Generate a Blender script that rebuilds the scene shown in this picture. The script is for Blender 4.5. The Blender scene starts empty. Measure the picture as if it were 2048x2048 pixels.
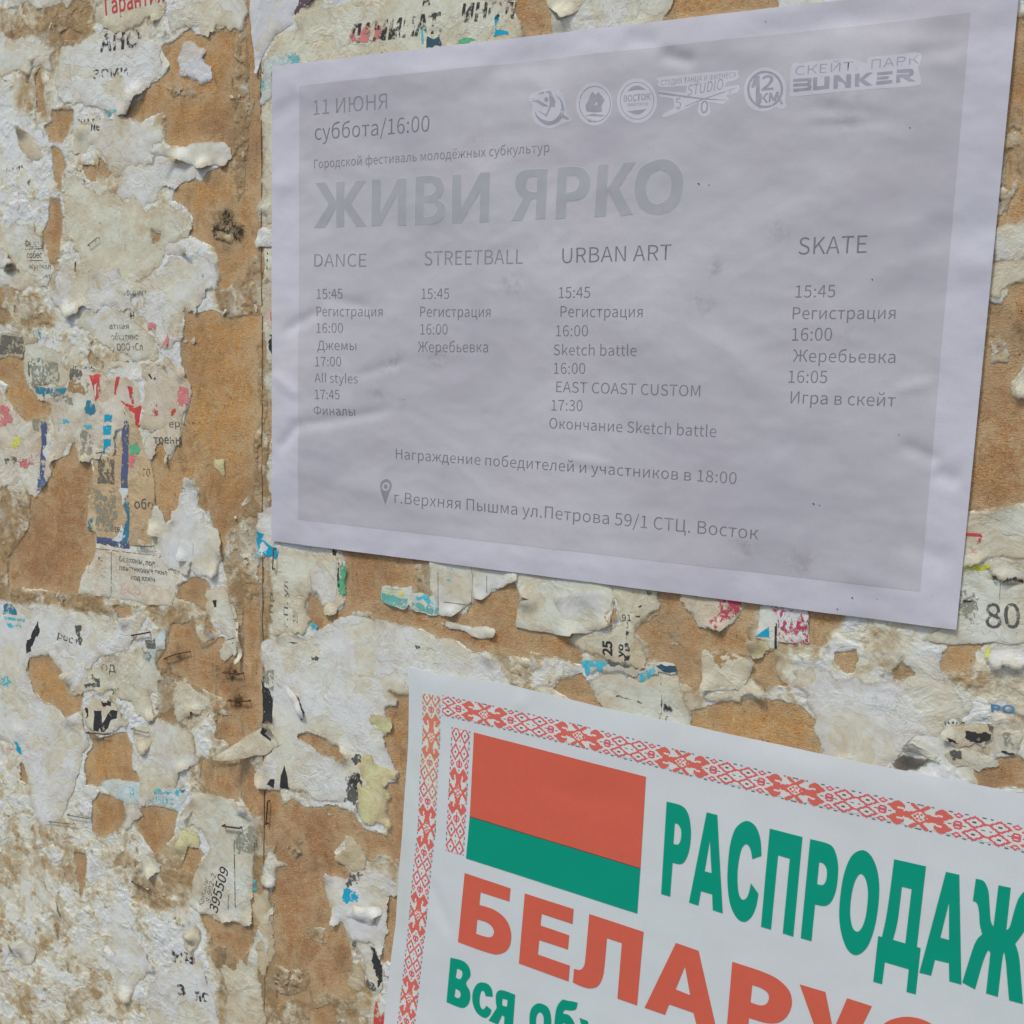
import bpy, bmesh, math, random
import numpy as np
from mathutils import Vector, Matrix
from mathutils.geometry import delaunay_2d_cdt

random.seed(7)
RNG = np.random.default_rng(11)
SC = bpy.context.scene
COL = SC.collection
MM = 0.001
ZH = 1.55            # height of the flyer's lower edge above the pavement, metres

# ------------------------------------------------------------------ camera
FOC = 2100.0         # focal length in units of the 2048 px frame
CC = np.array([441.27560002, 124.41322266, 543.14322292])   # millimetres: right, up, away from the wall
RR = np.array([[0.89612362, 0.03054996, -0.4427518],
               [0.09150219, -0.9889119, 0.11696407],
               [-0.43426928, -0.14532703, -0.88898271]])
cam = bpy.data.cameras.new('camera')
camo = bpy.data.objects.new('camera', cam)
COL.objects.link(camo)
SC.camera = camo
cam.sensor_width = 36.0
cam.lens = FOC / 2048.0 * 36.0
cam.clip_start = 0.01
cam.clip_end = 400.0


def world(x, z, h):
    """millimetres on the wall (right, up, out) -> metres in the world"""
    return Vector((x * MM, -h * MM, z * MM + ZH))


_r, _d, _f = RR[0], -RR[1], -RR[2]


def _w(v):
    return Vector((v[0], -v[2], v[1]))


_m = Matrix((_w(_r), _w(_d), _w(_f))).transposed().to_4x4()
_m.translation = world(CC[0], CC[1], CC[2])
camo.matrix_world = _m

# ------------------------------------------------------------------ light
SUN_EL, SUN_AZ = math.radians(58), math.radians(-24)     # azimuth measured from the wall's outward normal
wd = bpy.data.worlds.new('World')
SC.world = wd
wd.use_nodes = True
nt = wd.node_tree
bg = nt.nodes['Background']
sky = nt.nodes.new('ShaderNodeTexSky')
sky.sky_type = 'NISHITA'
sky.sun_disc = False
sky.sun_elevation = SUN_EL
sky.sun_rotation = math.pi + SUN_AZ
sky.altitude = 200
sky.air_density = 1.0
sky.dust_density = 2.5
sky.ozone_density = 0.9
nt.links.new(sky.outputs[0], bg.inputs[0])
bg.inputs[1].default_value = 0.100
sun = bpy.data.lights.new('sun', 'SUN')
sun.energy = 1.95
sun.angle = math.radians(11)
sun.color = (0.985, 1.0, 0.90)
suno = bpy.data.objects.new('sun', sun)
COL.objects.link(suno)
_dir = Vector((math.sin(SUN_AZ) * math.cos(SUN_EL), -math.cos(SUN_AZ) * math.cos(SUN_EL), math.sin(SUN_EL)))
suno.rotation_euler = _dir.to_track_quat('Z', 'Y').to_euler()
suno.location = (0, -2, 4)
SC.view_settings.view_transform = 'Standard'
SC.view_settings.look = 'None'
SC.view_settings.gamma = 1.0
SC.view_settings.exposure = 0.0
try:
    SC.view_settings.use_curve_mapping = False
except Exception:
    pass

# ------------------------------------------------------------------ coordinates
TILE = {'A': (0, 0), 'B': (0, 500), 'C': (0, 1000), 'D': (0, 1488), 'E': (500, 1000), 'F': (500, 1488),
        'G': (1000, 1000), 'H': (1488, 1000), 'I': (1000, 1488), 'J': (1488, 1488), 'K': (500, 0),
        'L': (1000, 0), 'M': (1488, 0), 'N': (500, 500), 'O': (1000, 500), 'Q': (1488, 500)}
TS = 560.0 / 1932.0


def T(t, x, y):
    o = TILE[t]
    return (o[0] + x * TS, o[1] + y * TS)


def W(p, h=1.5):
    """survey point of the photograph -> millimetres on the wall (right, up) for something h mm proud of it"""
    d = RR.T @ np.array([(p[0] - 1024) / FOC, (p[1] - 1024) / FOC, 1.0])
    k = (h - CC[2]) / d[2]
    q = CC + k * d
    return np.array([q[0], q[1]])


def WP(t, pts, h=1.5):
    return np.array([W(T(t, p[0], p[1]), h) for p in pts])


def proj(x, z, h=0.0):
    """wall millimetres -> survey frame (used only to stop building where nothing can be seen)"""
    X = np.stack([x - CC[0], z - CC[1], np.full_like(x, h - CC[2])], -1) @ RR.T
    return FOC * X[..., 0] / X[..., 2] + 1024, FOC * X[..., 1] / X[..., 2] + 1024


# ------------------------------------------------------------------ noise
def _hash(i, j, s):
    n = (i * 374761393 + j * 668265263 + s * 1274126177) & 0xFFFFFFFF
    n = ((n ^ (n >> 13)) * 1274126177) & 0xFFFFFFFF
    n = (n ^ (n >> 16)) & 0xFFFFFFFF
    return n


def perlin(x, y, s=0):
    x = np.asarray(x, float); y = np.asarray(y, float)
    xi = np.floor(x).astype(np.int64); yi = np.floor(y).astype(np.int64)
    xf = x - xi; yf = y - yi
    u = xf * xf * xf * (xf * (xf * 6 - 15) + 10); v = yf * yf * yf * (yf * (yf * 6 - 15) + 10)

    def g(i, j, dx, dy):
        a = _hash(i, j, s).astype(float) * (2 * math.pi / 4294967296.0)
        return np.cos(a) * dx + np.sin(a) * dy
    a = g(xi, yi, xf, yf); b = g(xi + 1, yi, xf - 1, yf)
    c = g(xi, yi + 1, xf, yf - 1); d = g(xi + 1, yi + 1, xf - 1, yf - 1)
    return 1.5 * ((a * (1 - u) + b * u) * (1 - v) + (c * (1 - u) + d * u) * v)


def fbm(x, y, wl, octv=4, s=0, gain=0.5):
    t = 0; a = 1.0; n = 0
    for k in range(octv):
        t = t + a * perlin(np.asarray(x) / wl + 13.7 * k, np.asarray(y) / wl - 7.3 * k, s + k * 17)
        n += a; a *= gain; wl *= 0.5
    return t / n


def ridged(x, y, wl, octv=3, s=0):
    t = 0; a = 1.0; n = 0
    for k in range(octv):
        t = t + a * (1 - np.abs(perlin(np.asarray(x) / wl + 3.1 * k, np.asarray(y) / wl + 9.2 * k, s + 31 * k)) * 2.2)
        n += a; a *= 0.5; wl *= 0.5
    return t / n


def sstep(e0, e1, x):
    t = np.clip((x - e0) / (e1 - e0), 0, 1)
    return t * t * (3 - 2 * t)


def sdf(x, z, poly):
    """signed distance in mm, positive inside"""
    poly = np.asarray(poly)
    dmin = np.full(x.shape, 1e9)
    ins = np.zeros(x.shape, bool)
    n = len(poly)
    for i in range(n):
        ax, az = poly[i]; bx, bz = poly[(i + 1) % n]
        ex, ez = bx - ax, bz - az
        wx, wz = x - ax, z - az
        t = np.clip((wx * ex + wz * ez) / (ex * ex + ez * ez + 1e-9), 0, 1)
        dmin = np.minimum(dmin, (wx - ex * t) ** 2 + (wz - ez * t) ** 2)
        c = ((az <= z) & (bz > z)) | ((bz <= z) & (az > z))
        with np.errstate(divide='ignore', invalid='ignore'):
            xi = ax + (z - az) * ex / (ez if ez != 0 else 1e-9)
        ins ^= c & (x < xi)
    d = np.sqrt(dmin)
    return np.where(ins, d, -d)


def und(x, z):
    """slow unevenness that everything glued to the boards follows, mm"""
    return 0.55 * fbm(x, z, 55, 2, 3) + 0.3 * fbm(x, z, 17, 2, 5)


# ------------------------------------------------------------------ colours, materials
def lin(c):
    c = c / 255.0
    return c / 12.92 if c <= 0.04045 else ((c + 0.055) / 1.055) ** 2.4


KL = 0.60


def PC(r, g, b):
    """albedo of a surface that reads as this sRGB value under the scene's daylight"""
    return tuple(min(0.85, lin(v) / KL) for v in (r, g, b)) + (1.0,)


class NT:
    def __init__(s, name):
        s.m = bpy.data.materials.new(name)
        s.m.use_nodes = True
        s.t = s.m.node_tree
        s.b = s.t.nodes['Principled BSDF']
        s.b.inputs['Roughness'].default_value = 0.85
        s.b.inputs['Specular IOR Level'].default_value = 0.25
        g = s.t.nodes.new('ShaderNodeNewGeometry')
        s.pos = g.outputs['Position']

    def n(s, typ, **kw):
        n = s.t.nodes.new(typ)
        for k, v in kw.items():
            setattr(n, k, v)
        return n

    def l(s, a, b):
        s.t.links.new(a, b)

    def val(s, v, sock):
        if hasattr(v, 'links') or hasattr(v, 'is_output'):
            s.l(v, sock)
        else:
            sock.default_value = v

    def noise(s, scale, detail=4, rough=0.55, dist=0.0, mp=None):
        n = s.n('ShaderNodeTexNoise')
        n.inputs['Scale'].default_value = scale
        n.inputs['Detail'].default_value = detail
        n.inputs['Roughness'].default_value = rough
        n.inputs['Distortion'].default_value = dist
        if mp:
            m = s.n('ShaderNodeMapping')
            m.inputs['Scale'].default_value = mp[0]
            m.inputs['Rotation'].default_value = mp[1]
            s.l(s.pos, m.inputs[0]); s.l(m.outputs[0], n.inputs[0])
        else:
            s.l(s.pos, n.inputs[0])
        return n.outputs[0]

    def math(s, op, a, b=0.0, c=None):
        n = s.n('ShaderNodeMath', operation=op)
        s.val(a, n.inputs[0]); s.val(b, n.inputs[1])
        if c is not None:
            s.val(c, n.inputs[2])
        return n.outputs[0]

    def rng(s, v, a, b, c=0.0, d=1.0):
        n = s.n('ShaderNodeMapRange')
        n.clamp = True
        s.val(v, n.inputs[0])
        n.inputs[1].default_value = a; n.inputs[2].default_value = b
        n.inputs[3].default_value = c; n.inputs[4].default_value = d
        return n.outputs[0]

    def mix(s, f, a, b, mode='MIX'):
        n = s.n('ShaderNodeMix', data_type='RGBA', blend_type=mode)
        s.val(f, n.inputs[0]); s.val(a, n.inputs[6]); s.val(b, n.inputs[7])
        return n.outputs[2]

    def attr(s, name):
        n = s.n('ShaderNodeAttribute', attribute_name=name)
        return n.outputs['Fac']

    def bump(s, h, strength, dist):
        n = s.n('ShaderNodeBump')
        n.inputs['Strength'].default_value = strength
        n.inputs['Distance'].default_value = dist
        s.l(h, n.inputs['Height'])
        s.l(n.outputs[0], s.b.inputs['Normal'])

    def out(s, c):
        s.val(c, s.b.inputs['Base Color'])
        return s.m


_mats = {}


def feather(s, rim, soft):
    """fibres thin out towards a torn edge until the layer below shows between them"""
    ef = s.math('ADD', rim, s.math('MULTIPLY', s.math('SUBTRACT', s.noise(230, 4, .65), .5), 3.4))
    ef = s.math('ADD', ef, s.math('MULTIPLY', s.math('SUBTRACT', s.noise(1200, 3, .6), .5), 1.6))
    a = s.math('DIVIDE', s.math('SUBTRACT', ef, .1), s.math('ADD', .2, s.math('MULTIPLY', soft, 2.2)))
    a = s.rng(a, 0, 1)
    tr = s.n('ShaderNodeBsdfTransparent'); mx = s.n('ShaderNodeMixShader')
    s.l(a, mx.inputs[0]); s.l(tr.outputs[0], mx.inputs[1]); s.l(s.b.outputs[0], mx.inputs[2])
    s.l(mx.outputs[0], s.t.nodes['Material Output'].inputs[0])
    return mx


def paper_mat(key, col, dirt=0.4, stain=(160, 138, 106), fringe=(192, 189, 178), speck=0.3, wr=0.5):
    """old paper: mottled, stained, half-peeled; pale fibres along the torn rim (attribute rim = mm from the edge)"""
    if key in _mats:
        return _mats[key]
    s = NT(key)
    c = s.mix(s.rng(s.noise(38, 4), 0.35, 0.68), PC(*col), PC(*[v * 0.93 for v in col]))
    # top layers partly peeled off: crisp steps of tone and relief
    pl = s.math('ADD', s.attr('peel'), s.math('MULTIPLY', s.math('SUBTRACT', s.noise(300, 4, .6), .5), .09))
    m1 = s.rng(pl, .115, .125); m2 = s.rng(pl, -.135, -.125)
    under = PC(*[v * .5 + w * .5 for v, w in zip(col, (184, 178, 160))])
    c = s.mix(s.math('MULTIPLY', m1, .8), c, s.mix(s.rng(s.noise(90, 5), .4, .65), under, PC(*[v * .5 + w * .5 for v, w in zip(col, stain)])))
    c = s.mix(s.math('MULTIPLY', s.math('SUBTRACT', 1.0, m2), .65), c, PC(*[min(200, v * 1.04) for v in col]))
    st = s.math('ADD', s.rng(s.noise(26, 6, 0.66, 0.6), 0.48, 0.72), s.math('MULTIPLY', s.rng(s.noise(140, 5, 0.66, 0.4), 0.5, 0.7), 0.7))
    c = s.mix(s.math('MULTIPLY', st, min(.9, dirt * 1.15)), c, PC(*stain))
    c = s.mix(s.math('MULTIPLY', s.rng(s.noise(48, 6, .7, .9), .56, .72), dirt * .8), c, PC(132, 118, 96))
    # brownish glue seeping in from the rim, irregular
    e = s.attr('rim')
    w = s.math('ADD', s.math('MULTIPLY', e, 0.13), s.math('MULTIPLY', s.math('SUBTRACT', s.noise(90, 5, .65), 0.5), 3.0))
    c = s.mix(s.math('MULTIPLY', s.rng(w, 0.05, 0.9, 1, 0), min(0.6, dirt * .7)), c, PC(*[v * 0.98 for v in stain]))
    # dirt lodged in fine creases
    r1 = s.math('ABSOLUTE', s.math('SUBTRACT', s.noise(34, 5, .6, 1.3), .5))
    r2 = s.math('ABSOLUTE', s.math('SUBTRACT', s.noise(70, 4, .6, 1.0), .5))
    ln = s.math('MULTIPLY', s.rng(r1, 0.0, .012, 1, 0), s.rng(s.noise(20, 2), .45, .6))
    ln = s.math('MAXIMUM', ln, s.math('MULTIPLY', s.rng(r2, 0.0, .012, 1, 0), s.rng(s.noise(24, 2), .5, .62)))
    c = s.mix(s.math('MULTIPLY', ln, min(.5, .2 + dirt * .4)), c, PC(128, 116, 98))
    f = s.math('ADD', e, s.math('MULTIPLY', s.math('SUBTRACT', s.noise(900, 3), 0.5), 1.4))
    c = s.mix(s.rng(f, 0.1, 0.9, 0.45, 0), c, PC(*fringe))
    c = s.mix(s.math('MULTIPLY', s.rng(s.noise(620, 2), 0.66, 0.76), speck), c, PC(112, 98, 80))
    r3 = s.math('ABSOLUTE', s.math('SUBTRACT', s.noise(62, 4, .55, .8), .5))
    r4 = s.math('ABSOLUTE', s.math('SUBTRACT', s.noise(150, 4, .6, .8), .5))
    hgt = s.math('ADD', s.math('MULTIPLY', s.rng(r3, 0, .22), .9), s.math('MULTIPLY', s.rng(r4, 0, .22), .35))
    hgt = s.math('ADD', hgt, s.math('MULTIPLY', s.noise(1000, 3), 0.2))
    hgt = s.math('SUBTRACT', hgt, s.math('MULTIPLY', m1, .55))
    hgt = s.math('SUBTRACT', hgt, s.math('MULTIPLY', m2, .4))
    hgt = s.math('SUBTRACT', hgt, s.math('MULTIPLY', ln, .25))
    hgt = s.math('MULTIPLY', hgt, s.rng(s.noise(18, 3, .6), .4, .62, .25, 1.1))
    s.bump(hgt, wr * 1.0, 0.0009)
    s.out(c)
    feather(s, e, s.rng(s.noise(24, 2), .42, .62))
    _mats[key] = s.m
    return _mats[key]


def print_mat(key, col, wear=0.45, scale=420, soft=0.08, rough=0.8):
    """ink: worn away in flecks where the noise is high"""
    k = 'ink ' + key
    if k in _mats:
        return _mats[k]
    s = NT(k)
    k_ = .86 if wear else .965
    c = s.mix(s.rng(s.noise(210, 4), 0.35, 0.65), PC(*col), PC(*[v * k_ + (1 - k_) * 70 for v in col]))
    s.b.inputs['Roughness'].default_value = rough
    s.out(c)
    if wear > 0:
        tr = s.n('ShaderNodeBsdfTransparent')
        mx = s.n('ShaderNodeMixShader')
        n = s.math('ADD', s.math('MULTIPLY', s.noise(scale, 5, 0.65), 0.6), s.math('MULTIPLY', s.noise(scale * 0.22, 3), 0.4))
        t = 0.62 - 0.2 * wear
        s.l(s.rng(n, t, t + soft), mx.inputs[0])
        s.l(s.b.outputs[0], mx.inputs[1]); s.l(tr.outputs[0], mx.inputs[2])
        s.l(mx.outputs[0], s.t.nodes['Material Output'].inputs[0])
    _mats[k] = s.m
    return s.m


def solid_mat(key, col, rough=0.7, metal=0.0, var=0.12, scale=300, bump=0.0):
    if key in _mats:
        return _mats[key]
    s = NT(key)
    s.b.inputs['Roughness'].default_value = rough
    s.b.inputs['Metallic'].default_value = metal
    c = s.mix(s.rng(s.noise(scale, 5), 0.3, 0.7), PC(*col), PC(*[v * (1 - var) for v in col]))
    if bump:
        s.bump(s.noise(scale * 2, 4), bump, 0.0004)
    _mats[key] = s.out(c)
    return _mats[key]


# ------------------------------------------------------------------ object helpers
def link(o, parent=None):
    COL.objects.link(o)
    if parent is not None:
        o.parent = parent
    return o


def tag(o, label=None, cat=None, group=None, kind=None):
    for k, v in (('label', label), ('category', cat), ('group', group), ('kind', kind)):
        if v:
            o[k] = v
    return o


def mesh_np(name, V, F, mats, attrs=None, fm=None, smooth=True):
    """V (n,3) metres, F (m,k) ints"""
    me = bpy.data.meshes.new(name)
    V = np.asarray(V, np.float32); F = np.asarray(F, np.int32)
    n, k = F.shape
    me.vertices.add(len(V)); me.vertices.foreach_set('co', V.ravel())
    me.loops.add(n * k); me.loops.foreach_set('vertex_index', F.ravel())
    me.polygons.add(n)
    me.polygons.foreach_set('loop_start', np.arange(0, n * k, k, dtype=np.int32))
    me.polygons.foreach_set('use_smooth', np.full(n, smooth, bool))
    for m in mats:
        me.materials.append(m)
    if fm is not None:
        me.polygons.foreach_set('material_index', np.asarray(fm, np.int32))
    me.update(calc_edges=True)
    for a, v in (attrs or {}).items():
        at = me.attributes.new(a, 'FLOAT', 'POINT')
        at.data.foreach_set('value', np.asarray(v, np.float32))
    return me


def to_world(x, z, h, org):
    return np.stack([x * MM - org[0], -h * MM - org[1], z * MM + ZH - org[2]], -1)


def ragged(P, step=1.3, r=0.13, seed=0):
    """fractal torn outline"""
    rr = random.Random(seed)
    P = [tuple(p) for p in P]
    amp = r
    for it in range(8):
        Q = []; ch = False
        for i in range(len(P)):
            a = P[i]; b = P[(i + 1) % len(P)]
            Q.append(a)
            dx, dz = b[0] - a[0], b[1] - a[1]
            L = math.hypot(dx, dz)
            if L > step:
                o = rr.gauss(0, 1) * amp * L * (1.0 if L < 12 else 0.6)
                o = max(-0.3 * L, min(0.3 * L, o))
                Q.append(((a[0] + b[0]) / 2 - dz / L * o, (a[1] + b[1]) / 2 + dx / L * o)); ch = True
        P = Q
        if not ch:
            break
    return np.array(P)


def smoothpath(pts):
    """pts (x,y) corners or (x,y,1) smooth; Catmull-Rom through runs of smooth points"""
    n = len(pts); out = []
    for i in range(n):
        p1 = pts[i]; p2 = pts[(i + 1) % n]
        s1 = len(p1) > 2; s2 = len(p2) > 2
        out.append(p1[:2])
        if s1 or s2:
            p0 = pts[(i - 1) % n] if s1 else p1
            p3 = pts[(i + 2) % n] if s2 else p2
            for t in (0.2, 0.4, 0.6, 0.8):
                q = []
                for k in (0, 1):
                    a, b, c, d = p0[k], p1[k], p2[k], p3[k]
                    q.append(0.5 * ((2 * b) + (-a + c) * t + (2 * a - 5 * b + 4 * c - d) * t * t + (-a + 3 * b - 3 * c + d) * t ** 3))
                out.append(tuple(q))
    return out


def fill(loops, spacing, jitter=0.25, seed=0):
    """triangulate loops (first outer, rest holes) with interior points; returns V2, F"""
    allp = []; edges = []
    for L in loops:
        s = len(allp)
        allp += [tuple(p) for p in L]
        edges += [(s + i, s + (i + 1) % len(L)) for i in range(len(L))]
    outer = np.array(loops[0])
    x0, z0 = outer.min(0); x1, z1 = outer.max(0)
    if spacing:
        gx, gz = np.meshgrid(np.arange(x0 + spacing / 2, x1, spacing), np.arange(z0 + spacing / 2, z1, spacing * 0.87))
        gx = gx + (np.arange(gx.shape[0]) % 2)[:, None] * spacing * 0.5
        rg = np.random.default_rng(seed)
        gx = gx + rg.uniform(-jitter, jitter, gx.shape) * spacing; gz = gz + rg.uniform(-jitter, jitter, gx.shape) * spacing
        gx = gx.ravel(); gz = gz.ravel()
        d = sdf(gx, gz, outer)
        for L in loops[1:]:
            d = np.minimum(d, -sdf(gx, gz, np.array(L)))
        k = d > min(spacing * 0.4, 0.9)
        allp += list(zip(gx[k], gz[k]))
    r = delaunay_2d_cdt([Vector(p) for p in allp], edges, [], 0, 1e-5)
    V = np.array([tuple(v) for v in r[0]])
    F = np.array([tuple(f) for f in r[2]], int)
    cx = V[F].mean(1)
    d = sdf(cx[:, 0], cx[:, 1], outer)
    for L in loops[1:]:
        d = np.minimum(d, -sdf(cx[:, 0], cx[:, 1], np.array(L)))
    F = F[d > 0]
    # consistent winding (counter-clockwise seen from the street)
    a, b, c = V[F[:, 0]], V[F[:, 1]], V[F[:, 2]]
    ar = (b[:, 0] - a[:, 0]) * (c[:, 1] - a[:, 1]) - (b[:, 1] - a[:, 1]) * (c[:, 0] - a[:, 0])
    F[ar < 0] = F[ar < 0][:, ::-1]
    # drop needle triangles along the outline: they shade wrongly
    le = np.maximum(np.maximum(np.hypot(*(b - a).T), np.hypot(*(c - b).T)), np.hypot(*(a - c).T))
    F = F[np.abs(ar) / np.maximum(le, 1e-9) > .05]
    used = np.unique(F)
    mp = -np.ones(len(V), int); mp[used] = np.arange(len(used))
    return V[used], mp[F]


def creased(x, z, cr):
    """cr: (ax,az,bx,bz,width,height) ridges in mm"""
    t = 0
    for ax, az, bx, bz, w, h in cr:
        ex, ez = bx - ax, bz - az
        L2 = ex * ex + ez * ez
        u = ((x - ax) * ex + (z - az) * ez) / L2
        d = np.abs((x - ax) * ez - (z - az) * ex) / math.sqrt(L2)
        t = t + h * np.exp(-(d / w) ** 2) * sstep(-0.25, 0.2, u) * sstep(1.25, 0.8, u)
    return t


class Sheet:
    """a piece of paper on the wall: outline in mm, height function"""

    def __init__(s, outline, base, lifts=(), rimlift=0.5, wr=1.0, seed=0, creases=()):
        s.o = np.asarray(outline); s.base = base; s.lifts = lifts; s.rl = rimlift; s.wr = wr; s.seed = seed; s.cr = creases
        c = s.o.mean(0)
        s.org = (c[0] * MM, -base * MM, c[1] * MM + ZH)

    def h(s, x, z):
        d = np.maximum(sdf(x, z, s.o), 0)
        lo = s.base - .28
        t = lo + (s.base - lo) * sstep(0, 1.8, d) + und(x, z) + 0.07 * s.wr * fbm(x, z, 9, 3, s.seed + 50) + 0.16 * s.wr * (ridged(x, z, 26, 3, s.seed + 90) - 0.4)
        t = t + s.rl * np.exp(-d / 2.6) * np.clip(2.4 * perlin(x / 13, z / 13, s.seed) - .25, -.25, 2.)
        for lx, lz, r, H in s.lifts:
            q = np.clip(1 - np.hypot(x - lx, z - lz) / r, 0, 1)
            t = t + H * q * q * (3 - 2 * q)
        if len(s.cr):
            t = t + creased(x, z, s.cr)
        return t


def plies(o, th):
    """give a sheet its thickness, with crisp cut sides"""
    md = o.modifiers.new('thickness', 'SOLIDIFY'); md.thickness = th; md.offset = -1
    es = o.modifiers.new('crisp sides', 'EDGE_SPLIT'); es.split_angle = math.radians(55)


def put(me, name, sheet_org, parent=None):
    o = bpy.data.objects.new(name, me)
    if parent is None:
        o.location = sheet_org
    link(o, parent)
    return o


def drape(name, V2, F, sheet, dh, mat, parent):
    h = sheet.h(V2[:, 0], V2[:, 1]) + dh
    me = mesh_np(name, to_world(V2[:, 0], V2[:, 1], h, sheet.org), F, [mat])
    return put(me, name, sheet.org, parent)


def patch(name, loops, sheet, dh, mat, parent, spacing=2.5, rough=0.0, seed=0):
    L2 = []
    for L in loops:
        L = ragged(L, 1.2, rough, seed) if rough > 0 else subdiv(L, 3.0)
        L2.append(L)
    V, F = fill(L2, spacing, 0.1, seed)
    return drape(name, V, F, sheet, dh, mat, parent)


def subdiv(L, step):
    L = [tuple(p)[:2] for p in L]
    out = []
    for i in range(len(L)):
        a = L[i]; b = L[(i + 1) % len(L)]
        n = max(1, int(math.hypot(b[0] - a[0], b[1] - a[1]) / step))
        for k in range(n):
            out.append((a[0] + (b[0] - a[0]) * k / n, a[1] + (b[1] - a[1]) * k / n))
    return np.array(out)


# ------------------------------------------------------------------ lettering
_font = {}
try:        # a face that ships with Blender and has Cyrillic letters; the built-in one serves if it is missing
    import os
    _font['f'] = bpy.data.fonts.load(os.path.join(bpy.utils.resource_path('LOCAL'), 'datafiles', 'fonts', 'Noto Sans CJK Regular.woff2'))
except Exception:
    _font['f'] = None


def glyphs(txt, offset=0.0, res=3):
    """flat mesh of a string in font units, cap height 1"""
    cu = bpy.data.curves.new('t', 'FONT')
    cu.body = txt; cu.size = 1.0
    if _font['f']:
        cu.font = _font['f']; offset *= .5
    cu.resolution_u = res; cu.offset = offset
    cu.fill_mode = 'FRONT'
    o = bpy.data.objects.new('t', cu)
    COL.objects.link(o)
    bpy.context.view_layer.update()
    me = o.evaluated_get(bpy.context.evaluated_depsgraph_get()).to_mesh()
    V = np.empty(len(me.vertices) * 3); me.vertices.foreach_get('co', V); V = V.reshape(-1, 3)[:, :2].copy()
    me.calc_loop_triangles()
    F = np.empty(len(me.loop_triangles) * 3, np.int32); me.loop_triangles.foreach_get('vertices', F)
    F = F.reshape(-1, 3)
    o.evaluated_get(bpy.context.evaluated_depsgraph_get()).to_mesh_clear()
    bpy.data.objects.remove(o); bpy.data.curves.remove(cu)
    return V, F


def capheight():
    if 'cap' not in _font:
        V, F = glyphs('H')
        _font['cap'] = V[:, 1].max()
    return _font['cap']


def chop(V, F, step):
    """cut a flat mesh along a grid so that it can follow a wavy sheet"""
    bm = bmesh.new()
    vs = [bm.verts.new((v[0], v[1], 0)) for v in V]
    for f in F:
        try:
            bm.faces.new([vs[i] for i in f])
        except ValueError:
            pass
    x0, z0 = V.min(0); x1, z1 = V.max(0)
    for a, b, nrm in ((x0, x1, (1, 0, 0)), (z0, z1, (0, 1, 0))):
        k = a + step
        while k < b:
            co = (k, 0, 0) if nrm[0] else (0, k, 0)
            bmesh.ops.bisect_plane(bm, geom=bm.verts[:] + bm.edges[:] + bm.faces[:], dist=1e-5, plane_co=co, plane_no=nrm)
            k += step
    bmesh.ops.triangulate(bm, faces=bm.faces[:])
    bm.verts.index_update()
    V2 = np.array([(v.co.x, v.co.y) for v in bm.verts])
    F2 = np.array([[v.index for v in f.verts] for f in bm.faces])
    bm.free()
    return V2, F2


def lettering(name, txt, t, p0, p1, cap, sheet, mat, parent, dh=0.2, bold=0.0, step=5.0, shear=0.0, dup=None, refw=None):
    """write txt along p0 -> p1 (baseline, survey points of tile t) with capitals cap tall"""
    hh = sheet.base
    a = W(T(t, *p0), hh); b = W(T(t, *p1), hh); u = W(T(t, p0[0], p0[1] - cap), hh)
    if abs(p1[1] - p0[1]) > .5 * abs(p1[0] - p0[0]):        # written up the wall
        q = math.hypot(p1[0] - p0[0], p1[1] - p0[1])
        u = W(T(t, p0[0] + (p1[1] - p0[1]) / q * cap, p0[1] - (p1[0] - p0[0]) / q * cap), hh)
    V, F = glyphs(txt, bold)
    if len(V) == 0:
        return None
    if refw is None:
        refw = (V[:, 0].min(), V[:, 0].max())
    ex = (b - a); L = np.hypot(*ex); ex = ex / L
    ez = np.array([-ex[1], ex[0]])
    hy = abs((u - a) @ ez)
    X = (V[:, 0] - refw[0]) / (refw[1] - refw[0]) * L
    Z = V[:, 1] / capheight() * hy
    X = X + shear * Z
    V2 = a[None, :] + X[:, None] * ex[None, :] + Z[:, None] * ez[None, :]
    if step:
        V2, F = chop(V2, F, step)
    a3, b3, c3 = V2[F[:, 0]], V2[F[:, 1]], V2[F[:, 2]]
    ar = (b3[:, 0] - a3[:, 0]) * (c3[:, 1] - a3[:, 1]) - (b3[:, 1] - a3[:, 1]) * (c3[:, 0] - a3[:, 0])
    F = F.copy(); F[ar < 0] = F[ar < 0][:, ::-1]
    return drape(name, V2, F, sheet, dh, mat, parent)

# ================================================================== torn notices, strips and scraps (traced on the wall)
PAPERS = dict(white=((203, 203, 191), .38), pale=((196, 195, 181), .5), cream=((191, 187, 169), .5), stained=((178, 167, 142), .85),
              lilac=((186, 185, 190), .15), yellow=((192, 183, 140), .6), grey=((150, 148, 136), .6), pink=((193, 183, 170), .55),
              green=((186, 187, 175), .45), blue=((176, 193, 196), .45), dark=((74, 74, 74), .25), tan=((174, 150, 118), .8))
INKS = dict(black=((48, 47, 48), .3), faint=((120, 116, 112), .9), soft=((84, 82, 79), .62), blackw=((54, 52, 54), .85), red=((186, 66, 66), .5), redw=((176, 70, 78), .9), rose=((200, 112, 112), .6),
            cyan=((24, 146, 178), .45), cyanw=((60, 170, 188), .75), teal=((48, 112, 136), .6), navy=((74, 88, 122), .6), photo=((98, 94, 86), .75),
            photog=((132, 130, 114), .85), green=((86, 160, 120), .5), seagreen=((92, 158, 148), .6), yellow=((206, 198, 92), .5), lime=((206, 208, 60), .7),
            magenta=((168, 60, 84), .9), slate=((52, 78, 92), .3), paper=((190, 186, 170), 0), white=((200, 202, 200), .1), bluetxt=((70, 124, 166), .3), pinky=((206, 150, 142), .8), brownish=((150, 118, 78), .85), plum=((92, 74, 84), .5))
S = []


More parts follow.
